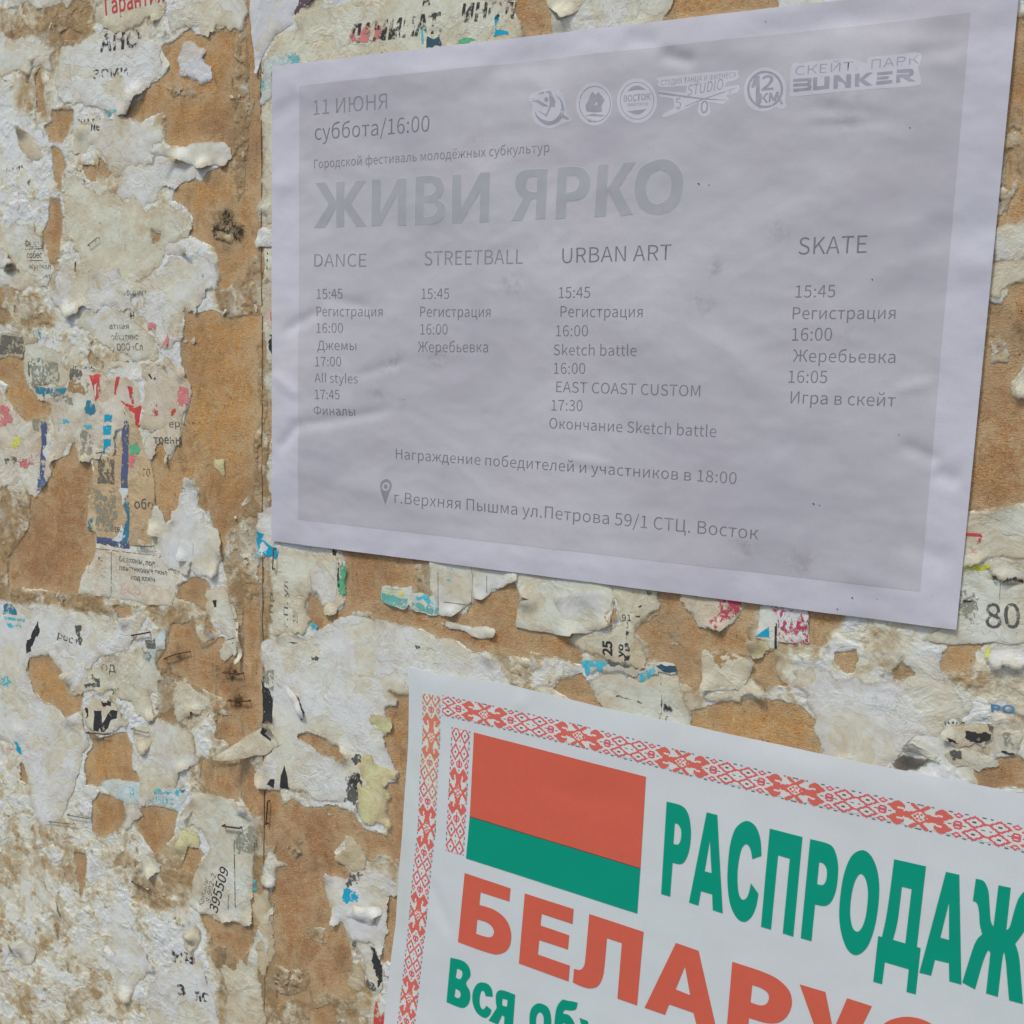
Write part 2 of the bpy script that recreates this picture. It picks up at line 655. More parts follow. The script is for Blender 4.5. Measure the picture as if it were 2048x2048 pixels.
def sc(name, label, cat, t, pts, paper='pale', lv=1, r=.13, lifts=(), rl=.6, wr=1., kids=(), holes=(), group=None):
    S.append(dict(name=name, label=label, cat=cat, t=t, pts=pts, paper=paper, lv=lv, r=r, lifts=lifts, rl=rl, wr=wr, kids=kids, holes=holes, group=group))


def P(ink, pts, rough=.12):
    return ('P', ink, pts, rough)


def X(txt, p0, p1, cap, ink, bold=0., shear=0., over=None):
    return ('T', txt, p0, p1, cap, ink, bold, shear, over)


# ---- left board, top
sc('paper_scrap', 'blank white paper piece running off the top left corner', 'paper scrap', 'A', [(60,-80),(660,-80),(520,0),(300,60),(50,100),(40,20)], 'pale', 1)
sc('torn_notice', 'torn cream notice with a red Cyrillic word cut by the top edge', 'torn notice', 'A', [(700,-80),(1150,-80),(1140,60),(1110,130),(1070,168),(1000,145),(950,200),(820,215),(700,190),(640,140),(690,50)], 'cream', 2, .16,
   kids=[X('Гарантия', (727,104), (1135,8), 118, 'red', .012)], lifts=[(1060,160,120,1.4)])
sc('paper_strip', 'cream paper strip with straight right edge at the top beside the board joint', 'paper strip', 'A', [(1330,-80),(1690,-80),(1686,215),(1620,205),(1540,190),(1440,265),(1380,250),(1330,180),(1200,260),(1180,240),(1140,120)], 'pale', 1, .16)
sc('torn_notice', 'white torn notice with the black remains of the letters АНО', 'torn notice', 'A', [(560,300),(640,235),(780,215),(960,200),(1090,300),(1120,420),(1110,530),(1030,600),(985,660),(930,700),(850,795),(740,800),(640,740),(560,720),(400,690),(370,560),(390,440),(400,330)], 'white', 2, .12,
   lifts=[(930,690,190,3.2), (850,795,120,1.5)], kids=[X('АНО', (682,358), (960,318), 118, 'blackw', .02, .12), X('ЗОМИ', (640,545), (880,525), 62, 'blackw', .01), P('cyanw', [(720,780),(800,735),(810,760),(750,810)])])
sc('paper_scrap', 'dull white scrap at the left border under the top left corner', 'paper scrap', 'A', [(-60,275),(60,255),(180,262),(380,320),(375,560),(240,470),(180,520),(120,490),(40,520),(-60,530)], 'pale', 1, .15, lifts=[(180,520,100,1.6)])
sc('paper_scrap', 'bluish white leaf shaped scrap stuck on bare board at upper left', 'paper scrap', 'A', [(1300,270),(1350,290),(1420,340),(1440,375),(1400,400),(1440,450),(1462,560),(1400,582),(1320,560),(1250,535),(1225,440),(1240,330)], 'lilac', 1, .09, wr=.7)
sc('paper_scrap', 'small white torn chip on the bare board under the leaf shaped scrap', 'paper scrap', 'A', [(1290,640),(1340,605),(1350,620),(1310,675),(1272,670)], 'cream', 1, .12)
sc('torn_notice', 'crumpled pale notice fragment with the letters ме at its upper left', 'torn notice', 'A', [(480,900),(560,870),(700,860),(860,800),(980,850),(1130,830),(1140,960),(1060,1000),(1070,1120),(880,1150),(860,1260),(780,1250),(770,1200),(700,1080),(650,1000),(560,1060),(480,1040)], 'pale', 1, .15,
   kids=[X('ме', (628,902), (685,898), 62, 'black', .01)], lifts=[(560,900,120,1.8)])
sc('curled_strip', 'long white paper strip curling off the bare board at upper left', 'curled paper', 'A', [(1078,1058),(1110,1040),(1200,1030),(1262,1010),(1330,987),(1450,978),(1560,992),(1575,1015),(1605,1022),(1590,1060),(1600,1100),(1572,1105),(1555,1148),(1490,1136),(1440,1145),(1412,1168),(1380,1165),(1330,1138),(1262,1115),(1200,1098),(1120,1086)], 'pale', 3, .055, rl=.3, wr=1.6,
   lifts=[(1085,1060,300,8.), (1250,1110,130,3.), (1400,1165,120,3.5), (1540,1140,70,1.)])
sc('paper_scrap', 'flat white torn patch directly below the long curling strip', 'paper scrap', 'A', [(860,1150),(1060,1110),(1250,1125),(1370,1165),(1450,1240),(1280,1250),(1190,1300),(1100,1330),(1100,1400),(950,1420),(860,1390),(800,1380),(830,1240)], 'white', 1, .13)
sc('torn_notice', 'cream rain-stained sheet remnant with a rounded right side, left of the black mould spot', 'torn notice', 'A', [(430,1190),(560,1250),(700,1330),(860,1390),(1190,1420),(1290,1450),(1340,1560),(1300,1640),(1180,1700),(1100,1850),(1000,1932),(520,1940),(540,1740),(440,1690),(430,1500),(415,1300)], 'cream', 1, .14,
   lifts=[(470,1720,150,2.)], holes=[[(1050,1590),(1110,1610),(1105,1660),(1060,1670)], [(440,1620),(500,1660),(530,1740),(460,1690)]])
sc('curled_flap', 'narrow pointed paper flap standing out near the left border at upper left', 'curled paper', 'A', [(120,1000),(140,860),(190,910),(250,980),(315,1100),(250,1110),(180,1080)], 'cream', 2, .07, lifts=[(140,870,140,4.)])
sc('torn_notice', 'pale small-print notice with underlined lines at the left border', 'torn notice', 'A', [(-60,1560),(60,1550),(250,1535),(300,1700),(345,1810),(380,1880),(330,1990),(-60,1990)], 'pale', 1, .13,
   kids=[X('Федера', (175,1705), (298,1705), 52, 'soft', .006), X('собес', (185,1782), (290,1780), 46, 'soft', .006), X('журнал', (200,1855), (350,1858), 40, 'faint'), X('лет', (300,1918), (350,1920), 34, 'soft'), P('soft', [(175,1716),(300,1712),(300,1718),(175,1722)], 0), P('soft', [(188,1796),(298,1794),(298,1799),(188,1801)], 0)])
sc('dark_scrap', 'charcoal black torn scrap hanging at the left border', 'dark scrap', 'A', [(15,1885),(60,1825),(100,1810),(150,1880),(120,1890),(60,1880)], 'dark', 3, .12, lifts=[(80,1850,100,2.)])
sc('curled_flap', 'bright white flap folded down over the charcoal scrap at the left border', 'curled paper', 'A', [(-60,1700),(20,1705),(70,1760),(115,1805),(90,1830),(40,1850),(-60,1870)], 'white', 4, .08, lifts=[(90,1820,140,3.5)])
# ---- left board, upper middle
sc('torn_notice', 'crumpled white sheet remnant in the middle of the left board', 'torn notice', 'B', [(380,170),(500,60),(620,150),(760,125),(900,190),(1060,170),(1100,130),(1240,60),(1500,60),(1530,180),(1510,280),(1420,300),(1350,440),(1270,400),(1265,520),(1240,640),(1170,720),(1060,600),(980,480),(880,410),(750,395),(600,400),(530,450),(460,465),(380,400),(345,310)], 'white', 2, .14, wr=1.8,
   lifts=[(470,460,170,3.), (560,420,150,2.), (1350,430,120,1.)], kids=[X('вод учи.', (880,312), (1020,315), 46, 'soft'), X('н', (900,478), (925,470), 60, 'black', 0, .2), P('black', [(515,80),(522,80),(522,145),(515,150)], 0)], holes=[[(905,330),(970,320),(985,380),(950,400),(910,365)]])
sc('torn_notice', 'white notice remnant with serif lines обходим and ООО', 'torn notice', 'B', [(530,450),(620,410),(750,400),(880,430),(980,500),(1080,600),(1110,700),(1100,770),(1000,775),(940,780),(880,720),(820,760),(760,700),(700,680),(620,590),(560,540)], 'pale', 1, .13,
   kids=[X('атная', (755,545), (890,545), 40, 'faint'), X('обходимо', (770,622), (960,618), 46, 'soft'), X('ООО «Сл', (808,695), (985,692), 50, 'soft'), P('rose', [(1030,500),(1075,505),(1130,560),(1165,640),(1150,680),(1100,620),(1060,560),(1020,545)], .2), P('redw', [(1085,550),(1130,560),(1160,640),(1130,650)], .2), P('redw', [(1090,660),(1125,650),(1125,720),(1100,725)], .2)])
sc('torn_notice', 'pinkish white crumpled remnant reaching onto the bare orange board', 'torn notice', 'B', [(960,790),(1100,770),(1160,710),(1220,790),(1262,830),(1300,900),(1322,1000),(1300,1090),(1262,1140),(1262,1200),(1180,1250),(1170,1220),(1050,1280),(980,1240),(965,1080),(1000,900)], 'pink', 2, .13, wr=1.5,
   lifts=[(1250,850,110,1.5)], kids=[P('rose', [(1215,990),(1260,940),(1300,960),(1300,1060),(1250,1080),(1220,1040)], .2), P('red', [(1180,1110),(1205,1090),(1212,1110),(1190,1145),(1178,1140)], .1), P('redw', [(1050,1040),(1085,1050),(1085,1140),(1060,1150)], .2), P('black', [(1022,858),(1035,855),(1050,885),(1042,890)], 0), P('black', [(1062,880),(1074,885),(1072,895),(1060,892)], 0)])
sc('photo_strip', 'grey newspaper photo strip at the left border above an orange bare patch', 'newspaper scrap', 'B', [(-60,570),(120,560),(260,590),(295,640),(170,650),(165,745),(-60,740)], 'grey', 1, .08,
   kids=[P('photo', [(-60,600),(160,598),(162,720),(-60,725)], .05), P('cyan', [(262,535),(298,532),(308,600),(300,650),(270,600)], .08)])
sc('newspaper_scrap', 'faded green-grey newspaper photo scrap left of the red letters', 'newspaper scrap', 'B', [(165,650),(290,640),(420,690),(430,780),(480,830),(460,940),(420,960),(310,930),(225,945),(200,930),(170,880)], 'green', 1, .1,
   kids=[P('photog', [(215,745),(400,780),(420,900),(310,925),(215,940)], .1), P('photo', [(195,750),(212,752),(208,875),(195,870)], .05)])
sc('newspaper_scrap', 'torn advertisement collage with red letters and sky-blue blocks', 'newspaper scrap', 'B', [(220,940),(320,930),(460,945),(480,810),(610,850),(700,850),(790,880),(960,930),(975,1080),(940,1220),(805,1250),(800,1400),(720,1415),(640,1435),(620,1465),(545,1465),(535,1400),(510,1320),(480,1330),(430,1430),(360,1465),(325,1420),(380,1300),(345,1160),(330,1060),(230,990)], 'pink', 2, .1, wr=1.3, rl=.9,
   lifts=[(590,1460,110,2.5), (360,1465,90,1.6), (800,1400,90,1.2)],
   kids=[P('photo', [(480,815),(560,820),(562,895),(480,895)], .06), P('brownish', [(470,905),(600,900),(620,930),(560,990),(460,985)], .15),
         P('teal', [(240,950),(455,945),(450,990),(310,1000),(305,1035),(250,985)], .08), P('photog', [(330,995),(490,1000),(510,1070),(340,1065)], .12),
         P('red', [(612,862),(690,858),(695,1000),(655,1050),(640,940)], .05), P('paper', [(650,935),(668,920),(662,1010),(655,1010)], .03), P('red', [(800,870),(820,872),(800,1000),(785,990)], .08),
         P('red', [(880,935),(915,950),(922,1065),(905,1060)], .08), P('red', [(880,1100),(975,1078),(965,1225),(935,1225),(930,1130)], .06), P('red', [(828,1040),(860,1060),(925,1072),(880,1102)], .1),
         P('teal', [(585,1100),(600,1035),(650,1060),(665,1100),(645,1135),(590,1125)], .1), P('cyan', [(720,1135),(772,1135),(772,1185),(718,1185)], .06), P('cyan', [(713,1215),(770,1212),(768,1275),(712,1275)], .06), P('cyan', [(713,1305),(768,1302),(766,1350),(735,1360),(712,1415)], .08),
         P('cyanw', [(400,1195),(440,1165),(480,1180),(470,1195),(420,1200),(402,1255)], .1), P('cyanw', [(560,1195),(650,1215),(655,1245),(590,1230)], .1), P('photog', [(550,1260),(600,1250),(640,1330),(620,1420),(560,1420)], .12),
         P('yellow', [(895,1190),(920,1200),(915,1245),(897,1240)], .15), P('black', [(660,1400),(720,1390),(720,1394),(662,1406)], 0)])
sc('newspaper_scrap', 'tall newspaper advertisement column with navy stripe, dark photo, price burst and the letters обо', 'newspaper scrap', 'B', [(640,1440),(730,1415),(800,1400),(835,1250),(838,1080),(890,1080),(960,1240),(985,1330),(1040,1480),(1065,1650),(1075,1800),(1060,1990),(1050,2040),(895,2040),(890,2065),(660,2030),(655,1950),(600,1930),(610,1720),(640,1600)], 'tan', 1, .06,
   kids=[P('photo', [(675,1440),(790,1425),(790,1620),(675,1610)], .03), P('photog', [(650,1655),(795,1650),(795,1940),(670,1930)], .08), P('navy', [(840,1090),(888,1190),(885,1640),(838,1640)], .03),
         P('teal', [(845,1720),(888,1690),(886,2035),(835,2030),(880,1830)], .04), P('white', [(830,1640),(885,1650),(850,1760),(820,1660)], .1), P('teal', [(612,1860),(642,1840),(640,1930),(604,1925)], .06),
         P('white', [(820,1950),(840,1890),(850,1925),(885,1870),(860,1940),(890,1945),(862,1965),(892,1995),(860,1995),(870,2040),(845,2010),(820,2060),(818,2015),(770,2000),(810,1970)], 0),
         X('16000', (793,1945), (878,1950), 34, 'black', .008), X('обо', (930,1783), (1062,1790), 66, 'soft', .006), X('го', (990,1560), (1040,1562), 70, 'soft'), P('navy', [(662,1975),(890,2010),(889,2062),(662,2025)], .03), P('green', [(885,1350),(940,1320),(968,1370),(950,1420),(900,1415)], .2),
         P('rose', [(890,1430),(930,1420),(920,1500),(900,1500)], .2)])
sc('torn_notice', 'slim cream tongue of torn paper with grey letters енн pointing down over the orange board', 'torn notice', 'B', [(1060,1240),(1180,1190),(1262,1170),(1250,1260),(1232,1350),(1185,1400),(1163,1485),(1140,1470),(1140,1380),(1110,1330),(1080,1340),(1040,1480),(1000,1400),(985,1300)], 'pink', 3, .1,
   kids=[X('тоенн', (1060,1335), (1245,1335), 58, 'soft', .01), X('ер', (1165,1225), (1240,1220), 50, 'faint')], lifts=[(1160,1470,100,1.5)])
sc('paper_scrap', 'small yellow-green triangular scrap alone on the bare orange board', 'paper scrap', 'B', [(1460,1435),(1500,1445),(1552,1438),(1552,1585),(1510,1530),(1480,1500)], 'yellow', 1, .05)
sc('paper_scrap', 'tiny cream chip on the left edge of the bare orange board', 'paper scrap', 'B', [(1265,620),(1300,625),(1330,605),(1358,625),(1320,650),(1270,660)], 'cream', 1, .15)
sc('torn_notice', 'pale pink sheet remnant with a navy bar and a red blot at the left border', 'torn notice', 'B', [(-60,880),(0,950),(60,1080),(130,1140),(200,1180),(325,1165),(320,1300),(290,1400),(345,1500),(330,1600),(260,1700),(210,1695),(140,1590),(90,1640),(-60,1700)], 'pink', 1, .12, wr=1.4, lifts=[(300,1650,90,1.2)],
   kids=[P('navy', [(285,1180),(320,1180),(318,1320),(300,1560),(275,1560),(280,1400)], .05), P('navy', [(252,1570),(300,1560),(325,1600),(252,1680)], .1), P('yellow', [(98,1290),(150,1290),(140,1350),(100,1380)], .2), P('rose', [(-40,1090),(60,1090),(90,1170),(-20,1260)], .25), P('rose', [(105,1430),(220,1410),(235,1490),(140,1500)], .2), P('photog', [(215,1170),(275,1170),(270,1250),(230,1240)], .1), X('8810', (135,1480), (215,1475), 36, 'redw', .01), P('photo', [(30,1440),(110,1430),(100,1480),(40,1480)], .2)])
# ---- left board, middle
sc('torn_notice', 'printed notice remnant with three lines Балконы, под ключ', 'torn notice', 'C', [(660,328),(760,335),(890,342),(1070,380),(1130,430),(1210,560),(1205,650),(1180,742),(1060,722),(800,690),(535,645),(560,530),(610,450),(650,390)], 'pink', 2, .04, wr=.6,
   kids=[X('Балконы, под', (825,422), (1070,458), 38, 'soft', .012), X('пластиковые окна', (825,483), (1150,520), 36, 'soft', .01), X('под ключ', (905,548), (1068,566), 36, 'soft', .012), X('работы', (835,632), (970,655), 34, 'pinky', .012), P('faint', [(665,332),(1070,382),(1070,386),(665,337)], 0), P('faint', [(768,340),(771,340),(768,640),(764,640)], 0), X('к,', (678,415), (705,418), 34, 'soft')])
sc('torn_notice', 'crumpled white torn sheet with two peaks hanging in the middle of the left board', 'torn notice', 'C', [(1040,60),(1080,35),(1120,100),(1145,170),(1195,140),(1225,40),(1240,-60),(1258,-150),(1310,-160),(1355,-150),(1375,-60),(1355,60),(1400,100),(1445,180),(1520,262),(1542,380),(1510,500),(1480,556),(1400,535),(1330,520),(1320,435),(1300,520),(1180,480),(1100,420),(1090,260),(1030,245),(1020,160)], 'white', 3, .09, wr=1.9, rl=.9,
   lifts=[(1490,540,150,2.5), (1050,240,130,2.5), (1310,-150,100,1.5), (1540,350,120,2.)], kids=[X('е', (1255,-55), (1280,-55), 40, 'soft')])
sc('paper_scrap', 'small squared flap with a crisp lower left corner on the crumpled white sheet', 'curled paper', 'C', [(1226,265),(1290,270),(1330,300),(1335,430),(1226,422),(1222,380)], 'white', 5, .02, lifts=[(1226,422,140,2.2)], rl=.2)
sc('torn_notice', 'large pale torn sheet with a black slash at the left border', 'torn notice', 'C', [(-60,670),(0,682),(350,742),(600,790),(830,838),(870,810),(900,800),(1030,770),(1010,830),(940,940),(905,1000),(880,1050),(700,1085),(640,1150),(600,1245),(490,1260),(440,1200),(370,1130),(340,1070),(200,1095),(185,1180),(230,1310),(300,1400),(380,1425),(480,1500),(560,1450),(600,1600),(620,1700),(570,1750),(560,1840),(520,1932),(480,2060),(440,2200),(300,2260),(200,2100),(150,1800),(90,1690),(-60,1620)], 'white', 2, .07, wr=1.1,
   lifts=[(480,1500,170,2.), (860,830,120,2.), (130,1600,150,1.2)],
   kids=[P('black', [(262,835),(275,900),(262,940),(240,960),(215,1010),(215,1045),(185,1058),(180,1010),(185,965),(215,950),(238,880)], .08), P('teal', [(25,790),(25,740),(55,712),(112,755),(118,795)], .1),
         X('рос', (395,950), (500,990), 52, 'faint', .01, .2), P('cyan', [(95,1665),(120,1668),(130,1700),(145,1720),(148,1755),(125,1745),(115,1700)], .12), P('cyanw', [(0,1200),(60,1220),(82,1260),(50,1290),(0,1280)], .1),
         P('faint', [(515,865),(560,862),(550,905),(570,960),(560,1005),(520,1000),(530,930)], .15), P('cyanw', [(20,800),(170,822),(168,840),(20,818)], 0), P('cyanw', [(50,846),(150,862),(148,888),(120,880),(50,862)], .1)])
sc('paper_strip', 'pale blue edged sliver above the rusty staple', 'paper strip', 'C', [(620,780),(720,800),(838,838),(830,860),(700,835),(600,815)], 'blue', 3, .05)
sc('paper_scrap', 'white scrap with a cut black letter И at lower left', 'torn notice', 'C', [(550,1440),(600,1390),(690,1375),(780,1400),(820,1450),(880,1500),(870,1590),(760,1612),(640,1606),(590,1570),(570,1500)], 'pale', 4, .13,
   kids=[P('black', [(650,1450),(700,1455),(705,1540),(760,1450),(810,1455),(805,1505),(770,1515),(745,1575),(720,1600),(700,1600),(690,1570),(680,1598),(645,1590)], .04), P('black', [(690,1385),(720,1400),(765,1395),(760,1425),(720,1430)], .15), P('black', [(585,1435),(605,1435),(610,1490),(590,1505),(600,1470)], .1)])
sc('torn_notice', 'crumpled cream remnant with grey print specks right of the oval bare patch', 'torn notice', 'C', [(640,1160),(700,1085),(880,1050),(1000,1030),(1080,1110),(1115,1190),(1090,1280),(1045,1340),(1062,1440),(1058,1525),(1030,1535),(960,1490),(900,1400),(760,1320),(680,1340),(560,1350),(470,1330),(430,1210),(520,1160)], 'cream', 3, .14, wr=1.8, rl=.9,
   lifts=[(1040,1520,130,1.8), (440,1210,120,2.)], kids=[X('од', (700,1180), (800,1190), 70, 'faint'), X('ж', (770,1342), (830,1338), 52, 'blackw', .02), P('soft', [(575,1270),(640,1260),(690,1290),(600,1300)], .25), P('faint', [(640,1200),(690,1230),(690,1290),(640,1250)], .25)])
sc('curled_flap', 'white folded flap with fan creases left of the crumpled cream remnant', 'curled paper', 'C', [(430,1210),(500,1150),(560,1110),(620,1130),(640,1150),(560,1250),(500,1330),(470,1260)], 'white', 5, .06, lifts=[(440,1215,170,4.)])
sc('newspaper_scrap', 'grey-green blue-tinged newsprint scrap under the rusty staple', 'newspaper scrap', 'C', [(1000,960),(1060,940),(1100,900),(1165,870),(1150,960),(1130,1050),(1080,1080),(1050,1190),(1010,1140),(985,1060),(1010,1030)], 'blue', 4, .13, kids=[P('photo', [(1005,965),(1070,950),(1065,1030),(1010,1020)], .1), P('photog', [(985,1050),(1045,1060),(1050,1120),(1000,1100)], .1)])
sc('paper_scrap', 'pale pink curled shred beside the orange spot, middle of the left board', 'paper scrap', 'C', [(1370,920),(1430,880),(1450,870),(1480,920),(1520,930),(1440,980),(1420,1010),(1380,980)], 'pink', 2, .16, lifts=[(1440,880,120,2.5)])
sc('paper_strip', 'thin curved paper ribbon ending in a pointed tip near the board joint', 'paper strip', 'C', [(1590,690),(1620,740),(1650,860),(1668,1000),(1668,1090),(1640,1148),(1620,1140),(1640,1080),(1648,1000),(1625,860),(1580,720)], 'cream', 4, .03, lifts=[(1640,1140,120,3.), (1660,950,160,2.)], rl=.2)
sc('paper_scrap', 'pale squarish scrap with pen dashes inside the thin curved ribbon', 'paper scrap', 'C', [(1410,620),(1550,590),(1600,720),(1630,880),(1640,1000),(1640,1080),(1510,1080),(1530,1000),(1560,940),(1500,860),(1430,780)], 'pale', 2, .12, kids=[P('black', [(1560,965),(1635,945),(1635,949),(1560,970)], 0), P('black', [(1600,985),(1640,975),(1640,979),(1602,990)], 0), P('black', [(1465,695),(1498,692),(1490,740),(1475,740)], .1)])
sc('paper_scrap', 'round cream scrap like a drop below the small grey staple', 'paper scrap', 'C', [(930,1650),(1000,1615),(1060,1640),(1055,1690),(1030,1730),(985,1762),(945,1745)], 'cream', 4, .08, lifts=[(1000,1750,140,2.)])
sc('torn_notice', 'smooth white sheet remnant hanging under the drop-shaped scrap', 'torn notice', 'C', [(905,1600),(1000,1560),(1080,1500),(1200,1540),(1330,1590),(1350,1750),(1400,1780),(1350,1840),(1270,1870),(1240,1932),(1210,2010),(1100,2050),(1060,2110),(1040,2090),(970,2110),(960,1940),(910,1860)], 'pale', 2, .1, wr=1.4, lifts=[(1260,1870,120,1.5)])
sc('paper_scrap', 'yellowed cream flake cluster above the curled white tip', 'paper scrap', 'C', [(1200,1240),(1280,1230),(1320,1290),(1440,1360),(1420,1470),(1330,1460),(1250,1560),(1180,1460),(1220,1380)], 'cream', 2, .17, wr=1.8, lifts=[(1330,1460,120,1.8)])
# ---- left board, bottom
sc('paper_strip', 'light blue paper strip with cut blue lettering at lower left', 'paper strip', 'D', [(688,285),(700,262),(765,240),(960,262),(1000,300),(1060,290),(1110,282),(1270,305),(1290,360),(1240,475),(1120,440),(1020,420),(870,420),(850,400),(760,345)], 'blue', 1, .05, wr=.6,
   kids=[X('В', (900,348), (930,352), 52, 'cyanw', .01), X('лимз', (1030,392), (1200,420), 52, 'cyanw', .01), P('cyanw', [(1070,300),(1240,320),(1230,360),(1060,345)], .15), P('teal', [(1232,310),(1278,312),(1270,330),(1250,335)], .1)])
sc('paper_scrap', 'white sliver dripping down over the light blue strip at lower left', 'paper scrap', 'D', [(975,240),(1060,340),(1030,410),(985,430),(970,520),(920,555),(850,590),(835,570),(870,500),(860,420),(900,400),(950,420)], 'white', 3, .12)
sc('tear_off_tab', 'grey-green pasted slip with the phone number 395509 written sideways', 'tear-off slip', 'D', [(1240,500),(1290,420),(1330,335),(1450,350),(1600,372),(1640,430),(1720,452),(1742,500),(1752,700),(1748,1000),(1738,1180),(1750,1248),(1690,1262),(1570,1222),(1548,1234),(1480,1182),(1380,1172),(1295,1100),(1310,1000),(1330,900),(1400,820),(1440,700),(1400,620),(1340,560),(1290,600),(1240,600)], 'green', 2, .08, wr=1.7, rl=.9,
   lifts=[(1740,1245,150,2.), (1550,1230,120,1.5), (1380,1170,120,1.5)],
   kids=[X('395509', (1498,1172), (1578,872), 62, 'black', .006), X('Контакты:', (1400,1120), (1440,930), 34, 'soft'), X('8-902-2', (1450,1100), (1490,905), 34, 'faint'), P('soft', [(1576,1040),(1580,1040),(1578,1140),(1574,1140)], 0), P('faint', [(1612,660),(1618,660),(1628,1130),(1622,1130)], 0), P('photog', [(1640,600),(1730,560),(1745,760),(1650,760)], .25), P('cyanw', [(1740,930),(1775,935),(1770,1010),(1745,1000)], .2)])
sc('curled_flap', 'small bright white flap bent up on the upper corner of the phone number slip', 'curled paper', 'D', [(1600,500),(1640,430),(1690,420),(1725,455),(1722,485),(1680,490),(1640,500)], 'white', 5, .05, lifts=[(1690,430,150,4.)])
sc('paper_scrap', 'yellow-stained white shred on the left side of the phone number slip', 'paper scrap', 'D', [(1235,590),(1300,570),(1350,600),(1390,680),(1370,720),(1300,700),(1280,760),(1255,820),(1230,760),(1225,680)], 'yellow', 3, .1, lifts=[(1230,700,120,2.)])
sc('paper_scrap', 'small cream leaf-shaped scrap hanging at lower left centre', 'paper scrap', 'D', [(975,800),(1000,765),(1030,780),(1060,795),(1110,840),(1100,890),(1075,895),(1045,925),(1015,905),(990,880)], 'cream', 2, .07, lifts=[(1045,920,140,3.)])
sc('crumpled_scrap', 'balled-up cream shred under the phone number slip', 'crumpled paper', 'D', [(1240,1330),(1260,1290),(1330,1270),(1345,1235),(1392,1238),(1388,1310),(1370,1400),(1330,1452),(1280,1440),(1265,1370)], 'cream', 5, .12, wr=3., lifts=[(1310,1320,110,4.), (1320,1430,60,2.)])
sc('torn_notice', 'smooth white sheet remnant with a rounded lower edge at the bottom left', 'torn notice', 'D', [(730,1392),(765,1350),(770,1320),(830,1275),(860,1300),(885,1278),(930,1340),(1010,1430),(1020,1470),(1085,1550),(1055,1582),(1005,1600),(985,1640),(950,1660),(925,1720),(905,1782),(850,1765),(805,1738),(790,1600),(782,1450)], 'white', 2, .1, lifts=[(870,1775,170,3.), (1060,1550,130,1.5)])
sc('torn_notice', 'white notice remnant with scraps of bold black letters near the bottom left', 'torn notice', 'D', [(1080,1600),(1180,1540),(1220,1470),(1300,1440),(1370,1480),(1420,1600),(1460,1700),(1500,1800),(1530,2010),(1080,2010),(1040,1900),(1000,1800),(1020,1680)], 'white', 2, .11,
   kids=[X('нь', (1190,1500), (1355,1520), 100, 'blackw', .03), X('з', (1228,1725), (1285,1735), 90, 'blackw', .03), X('ло', (1340,1765), (1450,1785), 80, 'blackw', .03)])
sc('curled_flap', 'white flap turned up at the left border near the bottom', 'curled paper', 'D', [(-60,1560),(0,1510),(25,1390),(110,1375),(155,1335),(220,1390),(260,1445),(215,1525),(150,1490),(110,1400),(60,1450),(20,1520)], 'white', 2, .08, lifts=[(110,1385,170,4.)])
sc('paper_scrap', 'narrow pale sliver standing beside the diagonal crease at the bottom left', 'paper strip', 'D', [(225,935),(300,930),(350,1020),(400,1110),(440,1230),(430,1240),(380,1150),(300,1120),(250,1050)], 'pale', 1, .07, lifts=[(400,1150,150,2.)])
sc('paper_strip', 'dingy paper strip with a torn right edge along the board joint at the bottom left', 'paper strip', 'D', [(1780,1580),(1800,1480),(1880,1500),(1880,1300),(1890,1130),(1850,1050),(1890,1000),(1900,780),(1840,720),(1820,860),(1800,900),(1800,960),(1860,990),(1790,1200),(1760,1300),(1700,1500),(1740,1700),(1800,1740)], 'pale', 1, .09, lifts=[(1840,960,110,1.5)])
sc('paper_scrap', 'torn cream scrap with a swollen edge at the bottom of the left board', 'paper scrap', 'D', [(1520,1570),(1560,1520),(1600,1560),(1640,1480),(1700,1530),(1730,1490),(1760,1560),(1810,1650),(1815,1800),(1800,2010),(1560,2010),(1530,1800),(1570,1700)], 'cream', 2, .14, wr=1.9)
sc('curled_flap', 'large pointed white tip curling away across the board joint, black print beneath', 'curled paper', 'C', [(1533,1752),(1640,1680),(1750,1600),(1862,1518),(1884,1560),(1890,1620),(1932,1690),(1870,1730),(1830,1762),(1700,1775),(1600,1772)], 'cream', 6, .03, rl=.3, lifts=[(1540,1755,420,10.), (1860,1525,160,5.)],
   kids=[P('black', [(1795,1605),(1845,1555),(1870,1575),(1830,1610),(1868,1640),(1875,1665),(1850,1650)], .04)])
